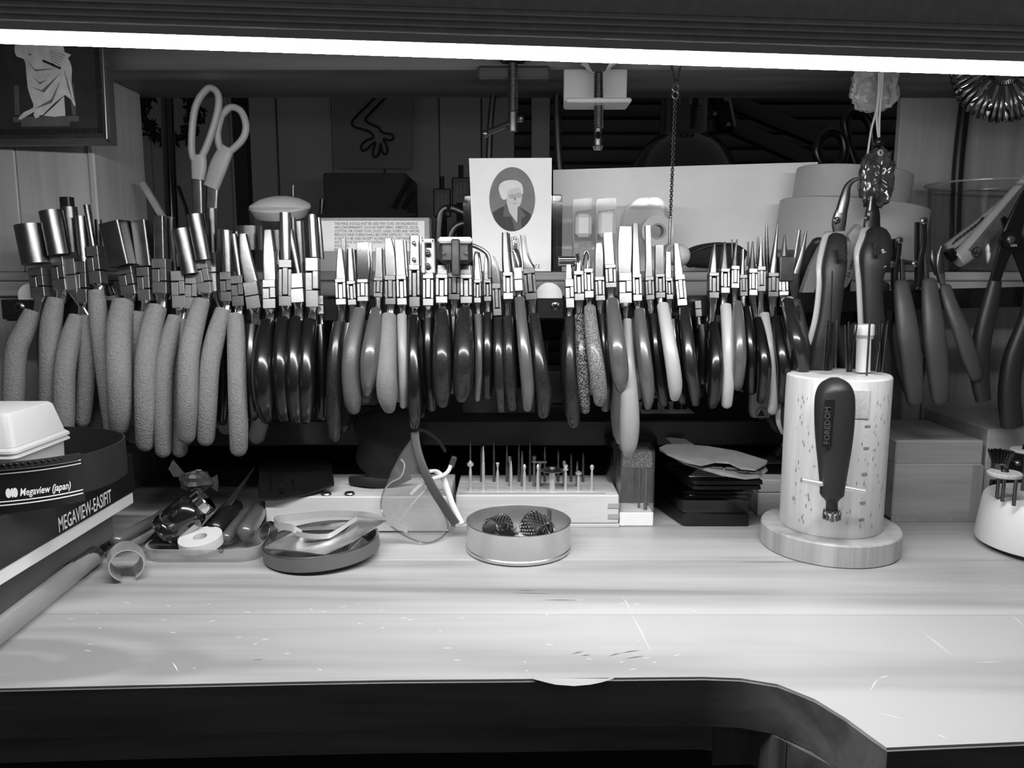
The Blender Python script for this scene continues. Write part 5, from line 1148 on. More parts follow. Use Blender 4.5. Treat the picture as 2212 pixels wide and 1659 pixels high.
build('lid', G().box(((ax0 + ax1) / 2, (ay0 + ay1) / 2, az + .0008), (ax1 - ax0, ay1 - ay0, .0014), bev=.0003), 'clear_plastic', acy)
speck('sponge', 88, .9, 900, .22, 230, 0)
build('foam_plug', G().box(((ax0 + ax1) / 2, (ay0 + ay1) / 2, az - .0075), (ax1 - ax0 - .0034, ay1 - ay0 - .0034, .012), bev=.0006), 'sponge', acy)
for px, yb, d, lab in ((1380, 1090, 5, 'slimmest'), (1394, 1098, 8, 'thickest'), (1401, 1086, 5, 'rearmost')):
    Y = ay0 + {'slimmest': .012, 'thickest': .007, 'rearmost': .019}[lab]; p = W(px, yb, Y); p.z = .0112
    tag(build('steel_rod', G().cyl(p, V(p.x, Y, az - .0138), d * MP(1050, Y) / 2, seg=14), 'steel'), lab + ' steel rod standing inside the clear acrylic box', 'rod')
# ---- dim jar behind the acrylic box
jc = W(1362, 1000, .652); jr = .0215
jar = thing('glass_jar', 'dim clear jar with a flat dark lid behind the acrylic box', 'jar', V(jc.x, .652, 0))
zj = W(1362, 945, .652).z
build('body', G().lathe([(0, .0004), (jr - .002, .0004), (jr - .001, .002), (jr - .001, zj - .006), (jr - .002, zj - .006), (jr - .002, .003), (0, .003)], (jc.x, .652, 0), 40), 'clear_smoke', jar)
build('lid', G().lathe([(0, zj - .0058), (jr, zj - .0058), (jr, zj), (jr - .001, zj + .0006), (0, zj + .0006)], (jc.x, .652, 0), 40), 'black_metal', jar)
# ---- stacked black cases, leather fan on top
sy = Wz(1548, 1138).y
def case(label, x0, x1, yb, zb, zt, Y, dep, m, lidm, skew):
    a = W(x0, yb, Y).x; b = W(x1, yb, Y).x
    t = thing('plastic_case', label, 'case', V((a + b) / 2, Y + dep / 2, zb), 'stacked black plastic cases')
    def fr(i, z0, z1, mm, nm, e=0.0):
        g = frust(a - e + i, b + e - i, Y - e + i, Y + dep + e - i, z0, z1, .0004, .003); g.v = [V(v.x - skew * (v.y - Y), v.y, v.z) for v in g.v]; return build(nm, g, mm, t)
    fr(0, zb, zb + (zt - zb) * .48, m, 'base', -.0008); fr(0, zb + (zt - zb) * .50, zt, lidm, 'lid'); 
    return t
z1_ = W(1548, 1100, sy).z; z2_ = W(1548, 1062, sy).z; z3_ = W(1548, 1042, sy).z
case('lowest black case of the stack with a smoky clear lid', 1474, 1624, 1138, .0005, z1_ + .0085, sy, .10, 'black_plastic', 'clear_smoke', .25)
case('middle smoky clear case of the stack', 1478, 1630, 1110, z1_ + .0090, z2_ + .002, sy - .001, .10, 'clear_smoke', 'clear_smoke', .25)
ct_ = case('topmost black open case of the stack, pale cards inside', 1497, 1650, 1070, z2_ + .0025, z3_ + .0035, sy - .004, .085, 'black_plastic', 'black_plastic', .20)
for k in range(5):
    a = W(1500 + k * 3, 1046 - k * 3.2, sy + .003 + k * .006)
    tag(build('white_card', G().box((a.x + .010, sy + .004 + k * .006, z3_ + .0039), (.028 - k * .001, .0030, .0004)), 'paper'), 'narrow white card edge lying in the topmost case', 'card', 'white cards in the topmost case')
fan = thing('leather_flaps', 'pair of curved leather flaps lying over the stacked cases', 'leather', W(1540, 1010, sy))
mat('leather', 104, .6, var=.15, vs=60, bump=.2, bs=400)
def fanp(pts, zoff, nm):
    P = [W(x, y, Y) for x, y, Y in pts]; g = G(); g.prism(P, (0, .0004, .0012)); build(nm, g, 'leather', fan, flat=True)
fanp([(1424, 970, .612), (1440, 983, .600), (1480, 1000, .588), (1515, 1007, .580), (1545, 1000, .584), (1575, 1002, .582), (1600, 1014, .574), (1632, 1017, .572), (1656, 1003, .582), (1658, 998, .586), (1625, 990, .598), (1590, 977, .610), (1530, 967, .620), (1470, 962, .624), (1440, 963, .620)], 0, 'upper_flap')
fanp([(1425, 974, .611), (1480, 1004, .590), (1560, 1028, .577), (1610, 1036, .570), (1640, 1033, .572), (1658, 1018, .580), (1652, 1008, .588), (1610, 1020, .584), (1560, 1015, .588), (1500, 1000, .596)], 0, 'lower_flap')
for k, (px, py) in enumerate(((1548, 1011), (1580, 1012), (1605, 1018), (1630, 1020))): build('clip', G().box(W(px, py, .585 - .003 * k), (.009, .004, .0022), rotz(-8), bev=.0005), 'steel', fan)
tag(build('paper_slip', G().prism([W(1438, 946, .660), W(1480, 950, .655), (W(1498, 961, .640)), W(1452, 962, .640)], (0, .0005, .0006)), 'card_grey', flat=True), 'dim folded paper slip behind the leather flaps', 'paper')
# black open tool tray with a dark knobbed tool, behind
dt = thing('black_tray', 'black flat tray with a ridged mat behind the wooden holder', 'tray', V(W(1700, 1000, .655).x, .655, .042))
tz = W(1680, 995, .640).z
build('plate', G().box((W(1690, 990, .655).x, .662, tz), (.11, .05, .004), bev=.001), 'black_plastic', dt)
for k in range(14): build('ridge', G().box((W(1700, 980, .655).x + .002 + k * .003, .664, tz + .0028), (.0014, .036, .0012)), 'black_matte', dt)
kn = thing('knobbed_tool', 'dark tool with a shiny ringed knob beside the ridged mat', 'tool', W(1700, 970, .640))
P, A = hpath([(1678, 985, 24), (1690, 970, 30), (1698, 962, 34), (1706, 953, 30), (1712, 945, 22)], [.640] * 5, 4); build('knob', G().tube(P, A, seg=24), 'vinyl_black', kn)
P, A = hpath([(1674, 988, 20), (1640, 992, 18), (1585, 985, 14)], [.642] * 3, 4); build('shaft', G().tube(P, A, seg=14, ref=(0, 0, 1)), 'vinyl_black', kn)
for f in (.4, .6):
    P, A = hpath([(1688 + 14 * f, 973 - 14 * f, 35), (1691 + 14 * f, 970 - 14 * f, 35)], [.640] * 2); build('ring', G().tube(P, A, seg=24), 'steel_dark', kn)
# ---- wooden boxes to the right
wy = Wz(1690, 1115).y
b1 = thing('wooden_box', 'low pale wooden box between the stacked cases and the turned holder', 'box', V(W(1690, 1115, wy).x, wy + .04, 0))
xa_, xb_ = W(1636, 1115, wy).x, W(1775, 1115, wy).x; zz = W(1690, 1036, wy).z
build('body', G().box(((xa_ + xb_) / 2, wy + .035, zz * .32), (xb_ - xa_, .07, zz * .62), bev=.0008), 'box_wood', b1)
build('lid', G().box(((xa_ + xb_) / 2, wy + .035, zz * .82), (xb_ - xa_, .07, zz * .35), bev=.0008), 'box_wood', b1)
ry = Wz(2030, 1127).y; ra, rb = W(1925, 1127, ry).x, W(2112, 1127, ry).x; rz = W(2030, 953, ry).z; rdep = .088
b2 = thing('wooden_box', 'tall dark-stained wooden box with a hinged lid beside the turned holder', 'box', V((ra + rb) / 2, ry + rdep / 2, 0))
build('body', G().box(((ra + rb) / 2, ry + rdep / 2, rz * .36 + .001), (rb - ra, rdep, rz * .70), bev=.0008), 'box_wood_dark', b2)
build('lid', G().box(((ra + rb) / 2, ry + rdep / 2, rz * .86), (rb - ra, rdep, rz * .29), bev=.0012), 'box_wood_dark', b2)
build('corner_strip', G().box((rb - .0035, ry - .0002, rz * .36), (.0080, .0020, rz * .69)), 'panel_wood_dark', b2)
build('base_strip', G().box(((ra + rb) / 2, ry - .0003, .0022), (rb - ra + .001, .0016, .0040)), 'panel_wood_dark', b2)
# case at the far right with dark drawers
c3 = thing('drawer_case', 'small worn wooden case with black drawers behind the white round holder', 'case', V(.415, .66, 0))
xc0 = W(2116, 1100, .625).x
build('body', G().box((xc0 + .055, .672, .0375), (.11, .10, .074), bev=.001), 'box_wood_dark', c3)
for k, zz in enumerate((.026, .048)):
    d = build('drawer', G().box((xc0 + .050, .6205, zz), (.092, .004, .016), bev=.0008), 'vinyl_black', c3)
    build('knob', G().ball((xc0 + .022, .617, zz), .0028, 12, 8), 'steel_bright', d)
# ---- white round mandrel holder
wc = V(.3845, .556, 0)
wr_ = thing('mandrel_holder', 'white round plastic holder for mandrels and brushes', 'holder', wc)
build('body', G().lathe([(0, .003), (.0400, .003), (.0452, .0045), (.0458, .0060), (.0420, .0355), (.0405, .0378), (.0380, .0386), (0, .0386)], wc, 72), 'cream_plastic', wr_)
build('foot', G().lathe([(0, .0003), (.0390, .0003), (.0395, .0032), (0, .0032)], wc, 48), 'black_plastic', wr_)
for k in range(12):
    a = 2 * math.pi * k / 12; p = wc + V(.030 * math.cos(a), .030 * math.sin(a), .0388); build('socket', G().lathe([(0, 0), (.0022, 0), (.0026, -.0004)], p, 16), 'white_tray', wr_)
MG = 'mandrels in the white round holder'
def mandrel(label, px, pyb, pyt, Y, head):
    b = W(px, pyb, Y); b.z = .0387; top = W(px, pyt, Y); h = top.z - .0387
    t = thing('mandrel', label, 'mandrel', V(b.x, Y, .0387), MG)
    build('shank', G().cyl(V(b.x, Y, .0390), V(b.x, Y, .0387 + h), .00125, seg=14), 'steel', t)
    q = V(b.x, Y, .0387 + h)
    if head == 'brush':
        build('ferrule', G().lathe([(0, -.001), (.0050, -.001), (.0056, .004), (.0050, .0045), (0, .0045)], q, 28), 'steel', t)
        g = G(); random.seed(9)
        for k in range(420):
            a = random.uniform(0, 6.283); r0 = .0048 * math.sqrt(random.random()); d = V(math.cos(a), math.sin(a), 0)
            g.tube([q + d * r0 + V(0, 0, .004), q + d * r0 * 1.7 + V(0, 0, .0125 + random.uniform(-.0008, .0008))], [.0004, .0003], seg=5)
        o = build('bristles', g, 'vinyl_black', t); o['kind'] = 'stuff'
    elif head == 'felt':
        build('wheel', G().lathe([(0, 0), (.0105, 0), (.0110, .001), (.0110, .0022), (.0100, .003), (0, .003)], q, 36), 'velcro', t)
        build('screw', G().lathe([(0, .0052), (.0022, .0050), (.0026, .003)], q, 16), 'steel', t)
    elif head == 'disc':
        build('wheel', G().lathe([(0, 0), (.0100, 0), (.0104, .0012), (.0100, .0020), (0, .0020)], q, 36), 'card_grey', t)
        build('screw', G().lathe([(0, .0060), (.0022, .0055), (.0030, .002)], q, 16), 'black_metal', t)
mandrel('mandrel carrying a flared black bristle brush', 2153, 1082, 1012, .552, 'brush')
mandrel('mandrel carrying a ragged pale felt wheel', 2164, 1095, 1028, .543, 'felt')
mandrel('bare steel mandrel under the ragged felt wheel', 2188, 1112, 1036, .533, None)
mandrel('tall mandrel topped by a grey sanding disc', 2208, 1070, 976, .572, 'disc')
# ================================================================== ON THE SHELF
ZP = ZS + .0003
# ---- scissors in a grey cup
cupc = V(W(452, 500, .705).x, .705, ZP)
cup = thing('grey_cup', 'small grey rounded cup behind the pliers, holding scissors', 'cup', cupc)
build('wall', G().lathe([(0, 0), (.013, 0), (.0165, .004), (.0185, .016), (.0175, .036), (.0168, .036), (.0176, .016), (.0155, .005), (0, .003)], cupc, 40), 'rubber_grey', cup)
sx_ = thing('scissors', 'large scissors with grey looped handles standing blades down', 'scissors', W(440, 450, .700))
mat('grey_plastic', 178, .42, var=.05)
SYc = .700
def loop(pts, r, Y): return G().tube(smooth_path([W(x, y, Y) for x, y in pts] + [W(*pts[0], Y)], 6)[:-1], r, seg=14, closed=True, ref=(0, 1, 0))
build('handle', loop([(433, 208), (452, 190), (470, 202), (471, 235), (456, 290), (436, 338), (420, 345), (414, 320), (416, 270), (422, 232)], (.0034, .0029), SYc), 'grey_plastic', sx_)
build('handle', loop([(478, 250), (498, 232), (520, 240), (531, 268), (527, 295), (508, 318), (488, 330), (475, 318), (470, 285)], (.0034, .0030), SYc + .007), 'grey_plastic', sx_)
P, A = hpath([(430, 335, 30), (430, 360, 32), (428, 388, 26)], [SYc] * 3, 4); build('handle_shank', G().tube(P, [(a, .0034) for a in A], e=3, seg=16), 'grey_plastic', sx_)
P, A = hpath([(492, 318, 30), (474, 355, 38), (456, 405, 34)], [SYc + .007] * 3, 4); build('handle_shank', G().tube(P, [(a, .0034) for a in A], e=3, seg=16), 'grey_plastic', sx_)
zb_ = ZP + .006
def blade(p0, p1, w0, w1, Y, nm='blade'):
    a, b = W(*p0, Y), W(*p1, Y); g = G(); g.tube([a, a.lerp(b, .6), b], [(w0 / 2 * MP(p0[1], Y), .0008), (w0 / 2 * MP(p0[1], Y) * .95, .0008), (w1 / 2 * MP(p1[1], Y), .0006)], e=6, seg=12); build(nm, g, 'steel', sx_)
blade((424, 384), (430, 565), 22, 6, SYc); blade((458, 402), (452, 565), 26, 6, SYc + .007)
tag(build('pencil', G().tube([W(308, 396, .715), W(352, 470, .71), W(390, 575, .708)], .0030, e=4, seg=10), 'box_wood_dark'), 'wooden tool handle leaning behind the foam-grip pliers', 'tool handle')
tag(build('brush_handle', G().tube([W(385, 402, .72), W(402, 450, .716), W(420, 575, .71)], .0016, seg=8), 'vinyl_black'), 'thin dark stick leaning by the scissors', 'stick')
# ---- clear tumbler with a white sponge disc
tc_ = V(W(607, 500, .708).x, .708, ZP)
tum = thing('clear_tumbler', 'clear plastic tumbler under a white sponge disc', 'tumbler', tc_)
zt2 = W(607, 452, .708).z; rt = 67 * MP(450, .708)
build('wall', G().lathe([(0, 0), (rt * .80, 0), (rt * .82, .001), (rt * .99, zt2 - ZP), (rt * .95, zt2 - ZP), (rt * .78, .002), (0, .002)], tc_, 48), 'clear_plastic', tum)
g = G(); ctr = V(tc_.x, .708, zt2 + .0030)
g.lathe([(0, .0075), (rt * .35, .0070), (rt * .68, .0045), (rt * .95, .0005), (rt * .97, -.0015), (rt * .88, -.0060), (rt * .78, -.0095), (rt * .4, -.0110), (0, -.0112)], ctr, 48, rotx(14)); sp_ = mat('sponge_white', 228, .9, var=.03, bump=.3, bs=900)
tag(build('sponge_disc', g, 'sponge_white'), 'white rounded sponge disc lying on the clear tumbler', 'sponge')
for px, py, d in ((588, 490, 8), (604, 486, 10), (622, 482, 7)): tag(build('metal_pin', G().cyl(V(W(px, py, .706).x, .704 + .003 * (px % 3), ZP + .0022), V(W(px, py, .706).x, .704 + .003 * (px % 3), W(px, py, .706).z - .006), d / 2 * MP(490, .706), seg=12), 'chrome'), 'shiny metal punch standing inside the clear tumbler', 'punch', 'punches in the clear tumbler')
tag(build('thin_pin', G().cyl(W(634, 400, .735), V(W(632, 560, .735).x, .735, ZP), .0011, seg=8), 'steel'), 'thin steel pin standing behind the sponge disc', 'pin')
tag(build('dark_pin', G().cyl(W(696, 430, .738), V(W(684, 560, .738).x, .738, ZP), .0022, seg=10), 'vinyl_black'), 'dark stick leaning behind the mask carton', 'stick')
# ---- mask carton with its warning label
my = .695; mx0, mx1 = W(688, 520, my).x, W(928, 520, my).x; mz = W(800, 470, my).z
mk = thing('mask_carton', 'pale dust mask carton with a printed warning label', 'carton', V((mx0 + mx1) / 2, my + .02, ZP))
build('body', G().box(((mx0 + mx1) / 2, my + .021, (ZP + mz) / 2), (mx1 - mx0, .042, mz - ZP), bev=.0006), 'card_grey', mk)
build('open_flap', G().prism([W(682, 463, my + .004), W(898, 462, my + .004), W(896, 466, my - .001), W(690, 470, my - .001)], (0, .001, .0005)), 'black_matte', mk)
l0, l1 = W(690, 477, my - .0005), W(918, 543, my - .0005)
build('label_panel', G().box(((l0.x + l1.x) / 2, my - .0005, (l0.z + l1.z) / 2), (l1.x - l0.x, .0006, l0.z - l1.z), bev=.0002), 'paper', mk)
lines = [('THIS MASK SHOULD NOT BE USED FOR TOXIC OR HAZARDOUS', 723, 902, 486), ('AIR CONTAMINANTS, SUCH AS PAINT SPRAY, ASBESTOS, SILICA,', 723, 904, 494), ('COTTON, OR OTHER TOXIC DUSTS, GASES, FUMES AND VAPORS.', 723, 907, 502), ('REPLACE MASK IF BREATHING BECOMES DIFFICULT. THIS MASK', 723, 905, 510), ('IS NOT TO BE USED EXCEPT AS INDICATED. THIS MASK DOES', 723, 905, 518), ('NOT REMOVE THE RISK OF CONTRACTING ANY DISEASE OR', 723, 890, 526), ('INFECTION.', 723, 755, 534), ('BL', 723, 732, 542)]
for (t, xa, xb, yb) in lines:
    o0 = W(xa, yb, my - .0010); wd_ = W(xb, yb, my - .0010).x - o0.x
    g = text_geo(t, .0033, lambda u, v: V(u, 0, v)); us = [v.x for v in g.v]; k = wd_ / max(1e-6, max(us) - min(us)); m0 = min(us)
    g.v = [V(o0.x + (v.x - m0) * k, o0.y, o0.z + v.z) for v in g.v]; build('lettering', g, 'ink_grey' if yb > 525 else 'ink', mk, flat=True)
# ---- little vise-like black clip
cl = thing('black_clip', 'black spring clip standing between the mask carton and the portrait card', 'clip', W(975, 560, .71))
build('arm', G().tube(smooth_path([W(945, 560, .71), W(948, 490, .71), (W(955, 456, .71)), W(975, 450, .71), W(1005, 462, .71)], 5), (.0030, .0040), e=4, seg=12), 'black_metal', cl)
build('arm', G().tube(smooth_path([W(968, 580, .712), W(972, 520, .712), W(985, 490, .712), W(1008, 482, .712)], 5), (.0030, .0040), e=4, seg=12), 'black_metal', cl)
# ---- clear boxes behind the card
cb2 = thing('acrylic_display', 'clear acrylic display box behind the portrait card', 'box', V(W(1110, 560, .71).x, .71, ZP))
ca, cb3 = W(1001, 520, .695).x, W(1214, 520, .695).x; cz = W(1100, 438, .695).z
for c, d in ((((ca + cb3) / 2, .695), (cb3 - ca, .0014)), (((ca + cb3) / 2, .728), (cb3 - ca, .0014)), ((ca + .0007, .7115), (.0014, .0314)), ((cb3 - .0007, .7115), (.0014, .0314))): build('wall', G().box((c[0], c[1], (ZP + cz) / 2), (d[0], d[1], cz - ZP)), 'clear_smoke', cb2)
build('top', G().box(((ca + cb3) / 2, .7115, cz + .0036), (cb3 - ca, .036, .007), bev=.0015), 'clear_smoke', cb2)
g = G(); a, b = W(1196, 470, .702).x, W(1231, 470, .702).x; zz1 = W(1200, 478, .702).z
# ---- portrait card
cy_ = .676
card = thing('portrait_card', 'white card with an oval portrait of a white-haired person in glasses', 'card', W(1105, 585, cy_))
def cP(x, y, o=0.0): return W(x, y, cy_ + .004 * (588 - y) / 245) + V(0, -o, 0)
build('sheet', G().prism([cP(1013, 342), cP(1192, 341), cP(1190, 586), cP(1023, 586)], (0, .0006, 0)), 'paper', card)
def shape(pts, o, m, nm, k=1):
    P = [cP(x, y, o) for x, y in pts]
    if k > 1: P = smooth_path(P + [P[0]], k)[:-1]
    g = G(); g.prism(P, (0, .00012, 0)); return build(nm, g, m, card, flat=True)
mat('photo_back', 118, .6, var=.12, vs=120); mat('photo_skin', 205, .6, var=.03); mat('photo_hair', 226, .6, var=.04, vs=200); mat('photo_coat', 46, .6, var=.2, vs=300); mat('photo_collar', 92, .6, var=.05); mat('photo_line', 120, .6)
ov = [(1106.5 + 49.5 * math.cos(t), 430.5 + 69.5 * math.sin(t)) for t in [2 * math.pi * k / 56 for k in range(56)]]
shape(ov, .00012, 'photo_back', 'photo_oval')
def inov(x, y): return ((x - 1106.5) / 49) ** 2 + ((y - 430.5) / 69) ** 2
low = [(1106.5 + 49.2 * math.cos(t), 430.5 + 69.2 * math.sin(t)) for t in [math.radians(a) for a in range(28, 153, 6)]]
shape([(1147, 463)] + low[1:-1] + [(1064, 459), (1080, 449), (1092, 444), (1120, 446), (1136, 455)], .00024, 'photo_coat', 'jacket')
shape([(1090, 440), (1087, 468), (1104, 468), (1113, 498), (1126, 494), (1126, 472), (1136, 466), (1120, 444)], .00036, 'photo_collar', 'collar')
shape([(1094, 436), (1100, 458), (1117, 482), (1118, 450), (1121, 438)], .00048, 'photo_skin', 'neck')
shape([(1094, 415), (1093, 425), (1096, 438), (1104, 447), (1114, 449), (1123, 444), (1127, 432), (1128, 418), (1126, 405), (1100, 402)], .0006, 'photo_skin', 'face', 3)
shape([(1080, 420), (1077, 408), (1080, 398), (1090, 391), (1104, 389), (1118, 391), (1128, 400), (1130, 414), (1128, 420), (1122, 405), (1108, 408), (1098, 412), (1094, 428), (1089, 432), (1083, 428)], .00072, 'photo_hair', 'hair', 2)
for (ex, ey) in ((1106, 424), (1120, 422)):
    build('eyeglass', G().tube([cP(ex + 6 * math.cos(t), ey + 4.2 * math.sin(t), .0009) for t in [2 * math.pi * k / 16 for k in range(16)]], .00018, seg=5, closed=True, ref=(0, 1, 0)), 'photo_line', card)
    shape([(ex - 2, ey), (ex, ey - 1.4), (ex + 2, ey), (ex, ey + 1.4)], .00085, 'photo_coat', 'eye')
shape([(1106, 438), (1112, 440), (1119, 437), (1112, 441.5)], .0008, 'photo_line', 'mouth')
shape([(1112, 424), (1115, 432), (1110, 433)], .0008, 'photo_line', 'nose')
for k in range(9):
    a = 2 * math.pi * k / 9; build('emblem_loop', G().tube([cP(1111 + 9 * math.cos(a) + 3 * math.cos(t), 528 + 14 * math.sin(a) + 3.4 * math.sin(t), .0004) for t in [2 * math.pi * q / 12 for q in range(12)]], .00016, seg=5, closed=True, ref=(0, 1, 0)), 'ink', card)
ps = cP(1150, 580, .0004); build('lettering', text_geo('V.I.', .0052, lambda u, v: V(ps.x + u, ps.y, ps.z + v), shear=.2), 'ink', card, flat=True)
# ---- tape dispensers
def ringY(px, py, Y, r0, r1, dep, m, nm, par): c = W(px, py, Y); return build(nm, G().lathe([(r0, -dep / 2), (r1, -dep / 2), (r1, dep / 2), (r0, dep / 2)], c, 40, rotx(90), close=True), m, par)
td = thing('tape_dispenser', 'round clear tape dispenser holding a white roll', 'tape dispenser', W(1400, 585, .70))
ym = .702; mm_ = MP(480, ym)
shell = smooth_path([W(x, y, ym - .008) for x, y in ((1345, 585), (1346, 490), (1352, 458), (1375, 432), (1400, 428), (1425, 430), (1444, 455), (1448, 500), (1440, 540), (1420, 585))], 4)
build('shell', G().strip(shell, V(0, .018, 0), .0012), 'tape_clear', td)
build('side', G().prism(shell, (0, .0008, 0)), 'clear_plastic', td)
ringY(1418, 500, ym, 17 * mm_, 34 * mm_, .013, 'white_tray', 'tape_roll', td); ringY(1418, 500, ym - .0005, 13 * mm_, 17 * mm_, .014, 'card_grey', 'roll_core', td)
for i, (xa, xb) in enumerate(((1237, 1279), (1287, 1331))):
    t = thing('tape_dispenser', ('narrow clear tape dispenser nearer the portrait card' if i == 0 else 'narrow clear tape dispenser with a grey side next to the round one'), 'tape dispenser', W((xa + xb) / 2, 585, .70))
    P = [W(xa, 585, .698), W(xa, 440, .698), W(xa + 3, 430, .698), W(xb, 427, .698), W(xb, 452, .698), W(xa + 6, 457, .698)]
    build('cover', G().prism(P, (0, .012, 0)), 'tape_clear', t)
    a, b = W(xa + 6, 462 - i * 8, .700), W(xb - 1, 512, .700)
    build('tape_roll', G().box(((a.x + b.x) / 2, .706, (a.z + b.z) / 2), (b.x - a.x, .014, a.z - b.z), bev=.003), 'white_tray', t)
    a, b = W(xa + 2, 520, .697), W(xb, 585, .697); build('base', G().box(((a.x + b.x) / 2, .704, (a.z + b.z) / 2), (b.x - a.x, .014, a.z - b.z), bev=.001), 'tape_clear', t)
    for k in range(9): p = W(xa + 4 + k * (xb - xa - 6) / 9, 531, .6955); build('tooth', G().box(p, (.0009, .001, .004)), 'steel', t)
# ---- white board, tape rolls, case
wbp = [(1195, 367), (1767, 350), (1738, 586), (1195, 586)]
g = G(); g.prism([W(x, y, .7395) for x, y in wbp], (0, .003, 0)); tag(build('white_board', g, mat('board_white', 246, .6, var=.04, vs=30), flat=True), 'pale blank board leaning at the back of the shelf', 'board')
Rr = roty(6)
def roll(label, px, py0, py1, w, Y, hole, base=None):
    mpx = MP((py0 + py1) / 2, Y); r = w / 2 * mpx; hgt = (py1 - py0) * mpx; c = W(px, py1, Y)
    t = thing('tape_roll', label, 'tape roll', c)
    g = G(); g.lathe([(r * hole, 0), (r - .0006, 0), (r, .0006), (r, hgt - .0006), (r - .0006, hgt), (r * hole, hgt)], c, 72, Rr, close=True); build('tape', g, 'tape_brown', t)
    g = G(); g.lathe([(r * hole - .002, 0), (r * hole - .0002, 0), (r * hole - .0002, hgt + .0003), (r * hole - .002, hgt + .0003)], c, 64, Rr, close=True); build('core', g, 'card_grey', t); return t, c, r, hgt
t1, c1, r1, h1 = roll('wider brown tape roll at the bottom of the pair', 1825, 446, 556, 302, .702, .62)
t2, c2, r2, h2 = roll('narrower brown tape roll on top of the wider one', 1834, 374, 440, 236, .702, .80)
g = text_geo('COATING TAPE  19 MM X 50 M', .0034, lambda u, v: c2 + Rr @ V((r2 * .90 + v) * math.cos(math.radians(242) + u / (r2 * .9)), (r2 * .90 + v) * math.sin(math.radians(242) + u / (r2 * .9)), h2 + .0005)); build('lettering', g, 'ink', t2, flat=True)
bc = thing('zip_case', 'soft black zip case lying on the shelf by the wooden ball', 'case', W(1540, 585, .690))
P, A = hpath([(1482, 566, 30), (1500, 556, 46), (1540, 552, 56), (1580, 555, 56), (1600, 562, 44)], [.692] * 5, 4); build('body', G().tube(P, [(a, .012) for a in A], e=3, seg=20, ref=(0, 0, 1)), 'dark_cloth', bc)
P, A = hpath([(1486, 550, 4), (1520, 535, 4), (1560, 527, 4), (1590, 526, 4)], [.680] * 4, 4); build('zip', G().tube(P, A, seg=8, ref=(0, 0, 1)), 'black_plastic', bc)
# ---- clear tub with tubes
kc = V(W(2122, 500, .715).x, .715, ZP); kr = 118 * MP(440, .715); kz = W(2100, 398, .715 + kr * .0).z - ZP
tub = thing('clear_tub', 'clear round plastic tub holding a white tube and a brush', 'tub', kc)
build('wall', G().lathe([(0, 0), (kr * .86, 0), (kr * .88, .0012), (kr, kz - .001), (kr + .0006, kz), (kr - .001, kz), (kr * .865, .002), (0, .002)], kc, 56), 'clear_plastic', tub)
build('rim', G().tube([kc + V((kr + .0002) * math.cos(t), (kr + .0002) * math.sin(t), kz) for t in [2 * math.pi * q / 56 for q in range(56)]], .0009, seg=8, closed=True, ref=(0, 0, 1)), 'tape_clear', tub)
tb_ = thing('squeeze_tube', 'white squeeze tube with a round black emblem, slanting in the clear tub', 'tube', W(2080, 570, .70))
P, A = hpath([(2066, 562, 34), (2085, 548, 40), (2120, 510, 42), (2170, 450, 36), (2222, 388, 30)], [.694, .694, .694, .696, .70], 4); g = G(); g.tube(P, [(a, max(.003, .007 - .0002 * i)) for i, a in enumerate(A)], e=2.5, seg=20); build('body', g, 'white_plastic', tb_)
mat('tube_grey', 128, .35, var=.2, vs=60); P2, A2 = hpath([(2100, 548, 26), (2140, 500, 24), (2180, 452, 22), (2222, 400, 18)], [.6885, .6885, .6895, .693], 4); build('grey_panel', G().tube(P2, [(a, .0012) for a in A2], e=4, seg=14), 'tube_grey', tb_)
ec = W(2110, 545, .6868); build('emblem', G().tube([ec + V(.0040 * math.cos(t), 0, .0040 * math.sin(t)) for t in [2 * math.pi * k / 24 for k in range(24)]], .0005, seg=6, closed=True, ref=(0, 1, 0)), 'ink', tb_)
build('emblem', G().tube(smooth_path([ec + V(*p) for p in ((-.0026, 0, .001), (-.001, 0, -.002), (.0002, 0, .0018), (.0014, 0, -.002), (.003, 0, .002))], 4), .0005, seg=6, ref=(0, 1, 0)), 'ink', tb_)
P, A = hpath([(2049, 540, 22), (2053, 548, 24), (2062, 558, 24)], [.694] * 3, 3); build('cap', G().tube(P, A, seg=20), 'vinyl_black', tb_)
bs_ = thing('striped_sachet', 'white striped sachet with a black end leaning in the clear tub', 'sachet', W(2060, 560, .71))
P = [W(2043, 528, .712), W(2052, 545, .712), W(2140, 478, .714), W(2196, 420, .716), W(2188, 412, .716), W(2120, 470, .714)]; build('body', G().prism(P, (0, .004, 0)), 'white_plastic', bs_)
for k in range(16):
    f = .06 + k * .055; a = W(2047 + 145 * f, 534 - 112 * f, .7112); b = a + V(.004, 0, .0052); build('stripe', G().strip([a, b], V(.0012, 0, -.0006), .0002), 'ink_grey', bs_, flat=True)
build('black_end', G().box(W(2128, 478, .711), (.0085, .002, .005), roty(30), bev=.0008), 'vinyl_black', bs_)
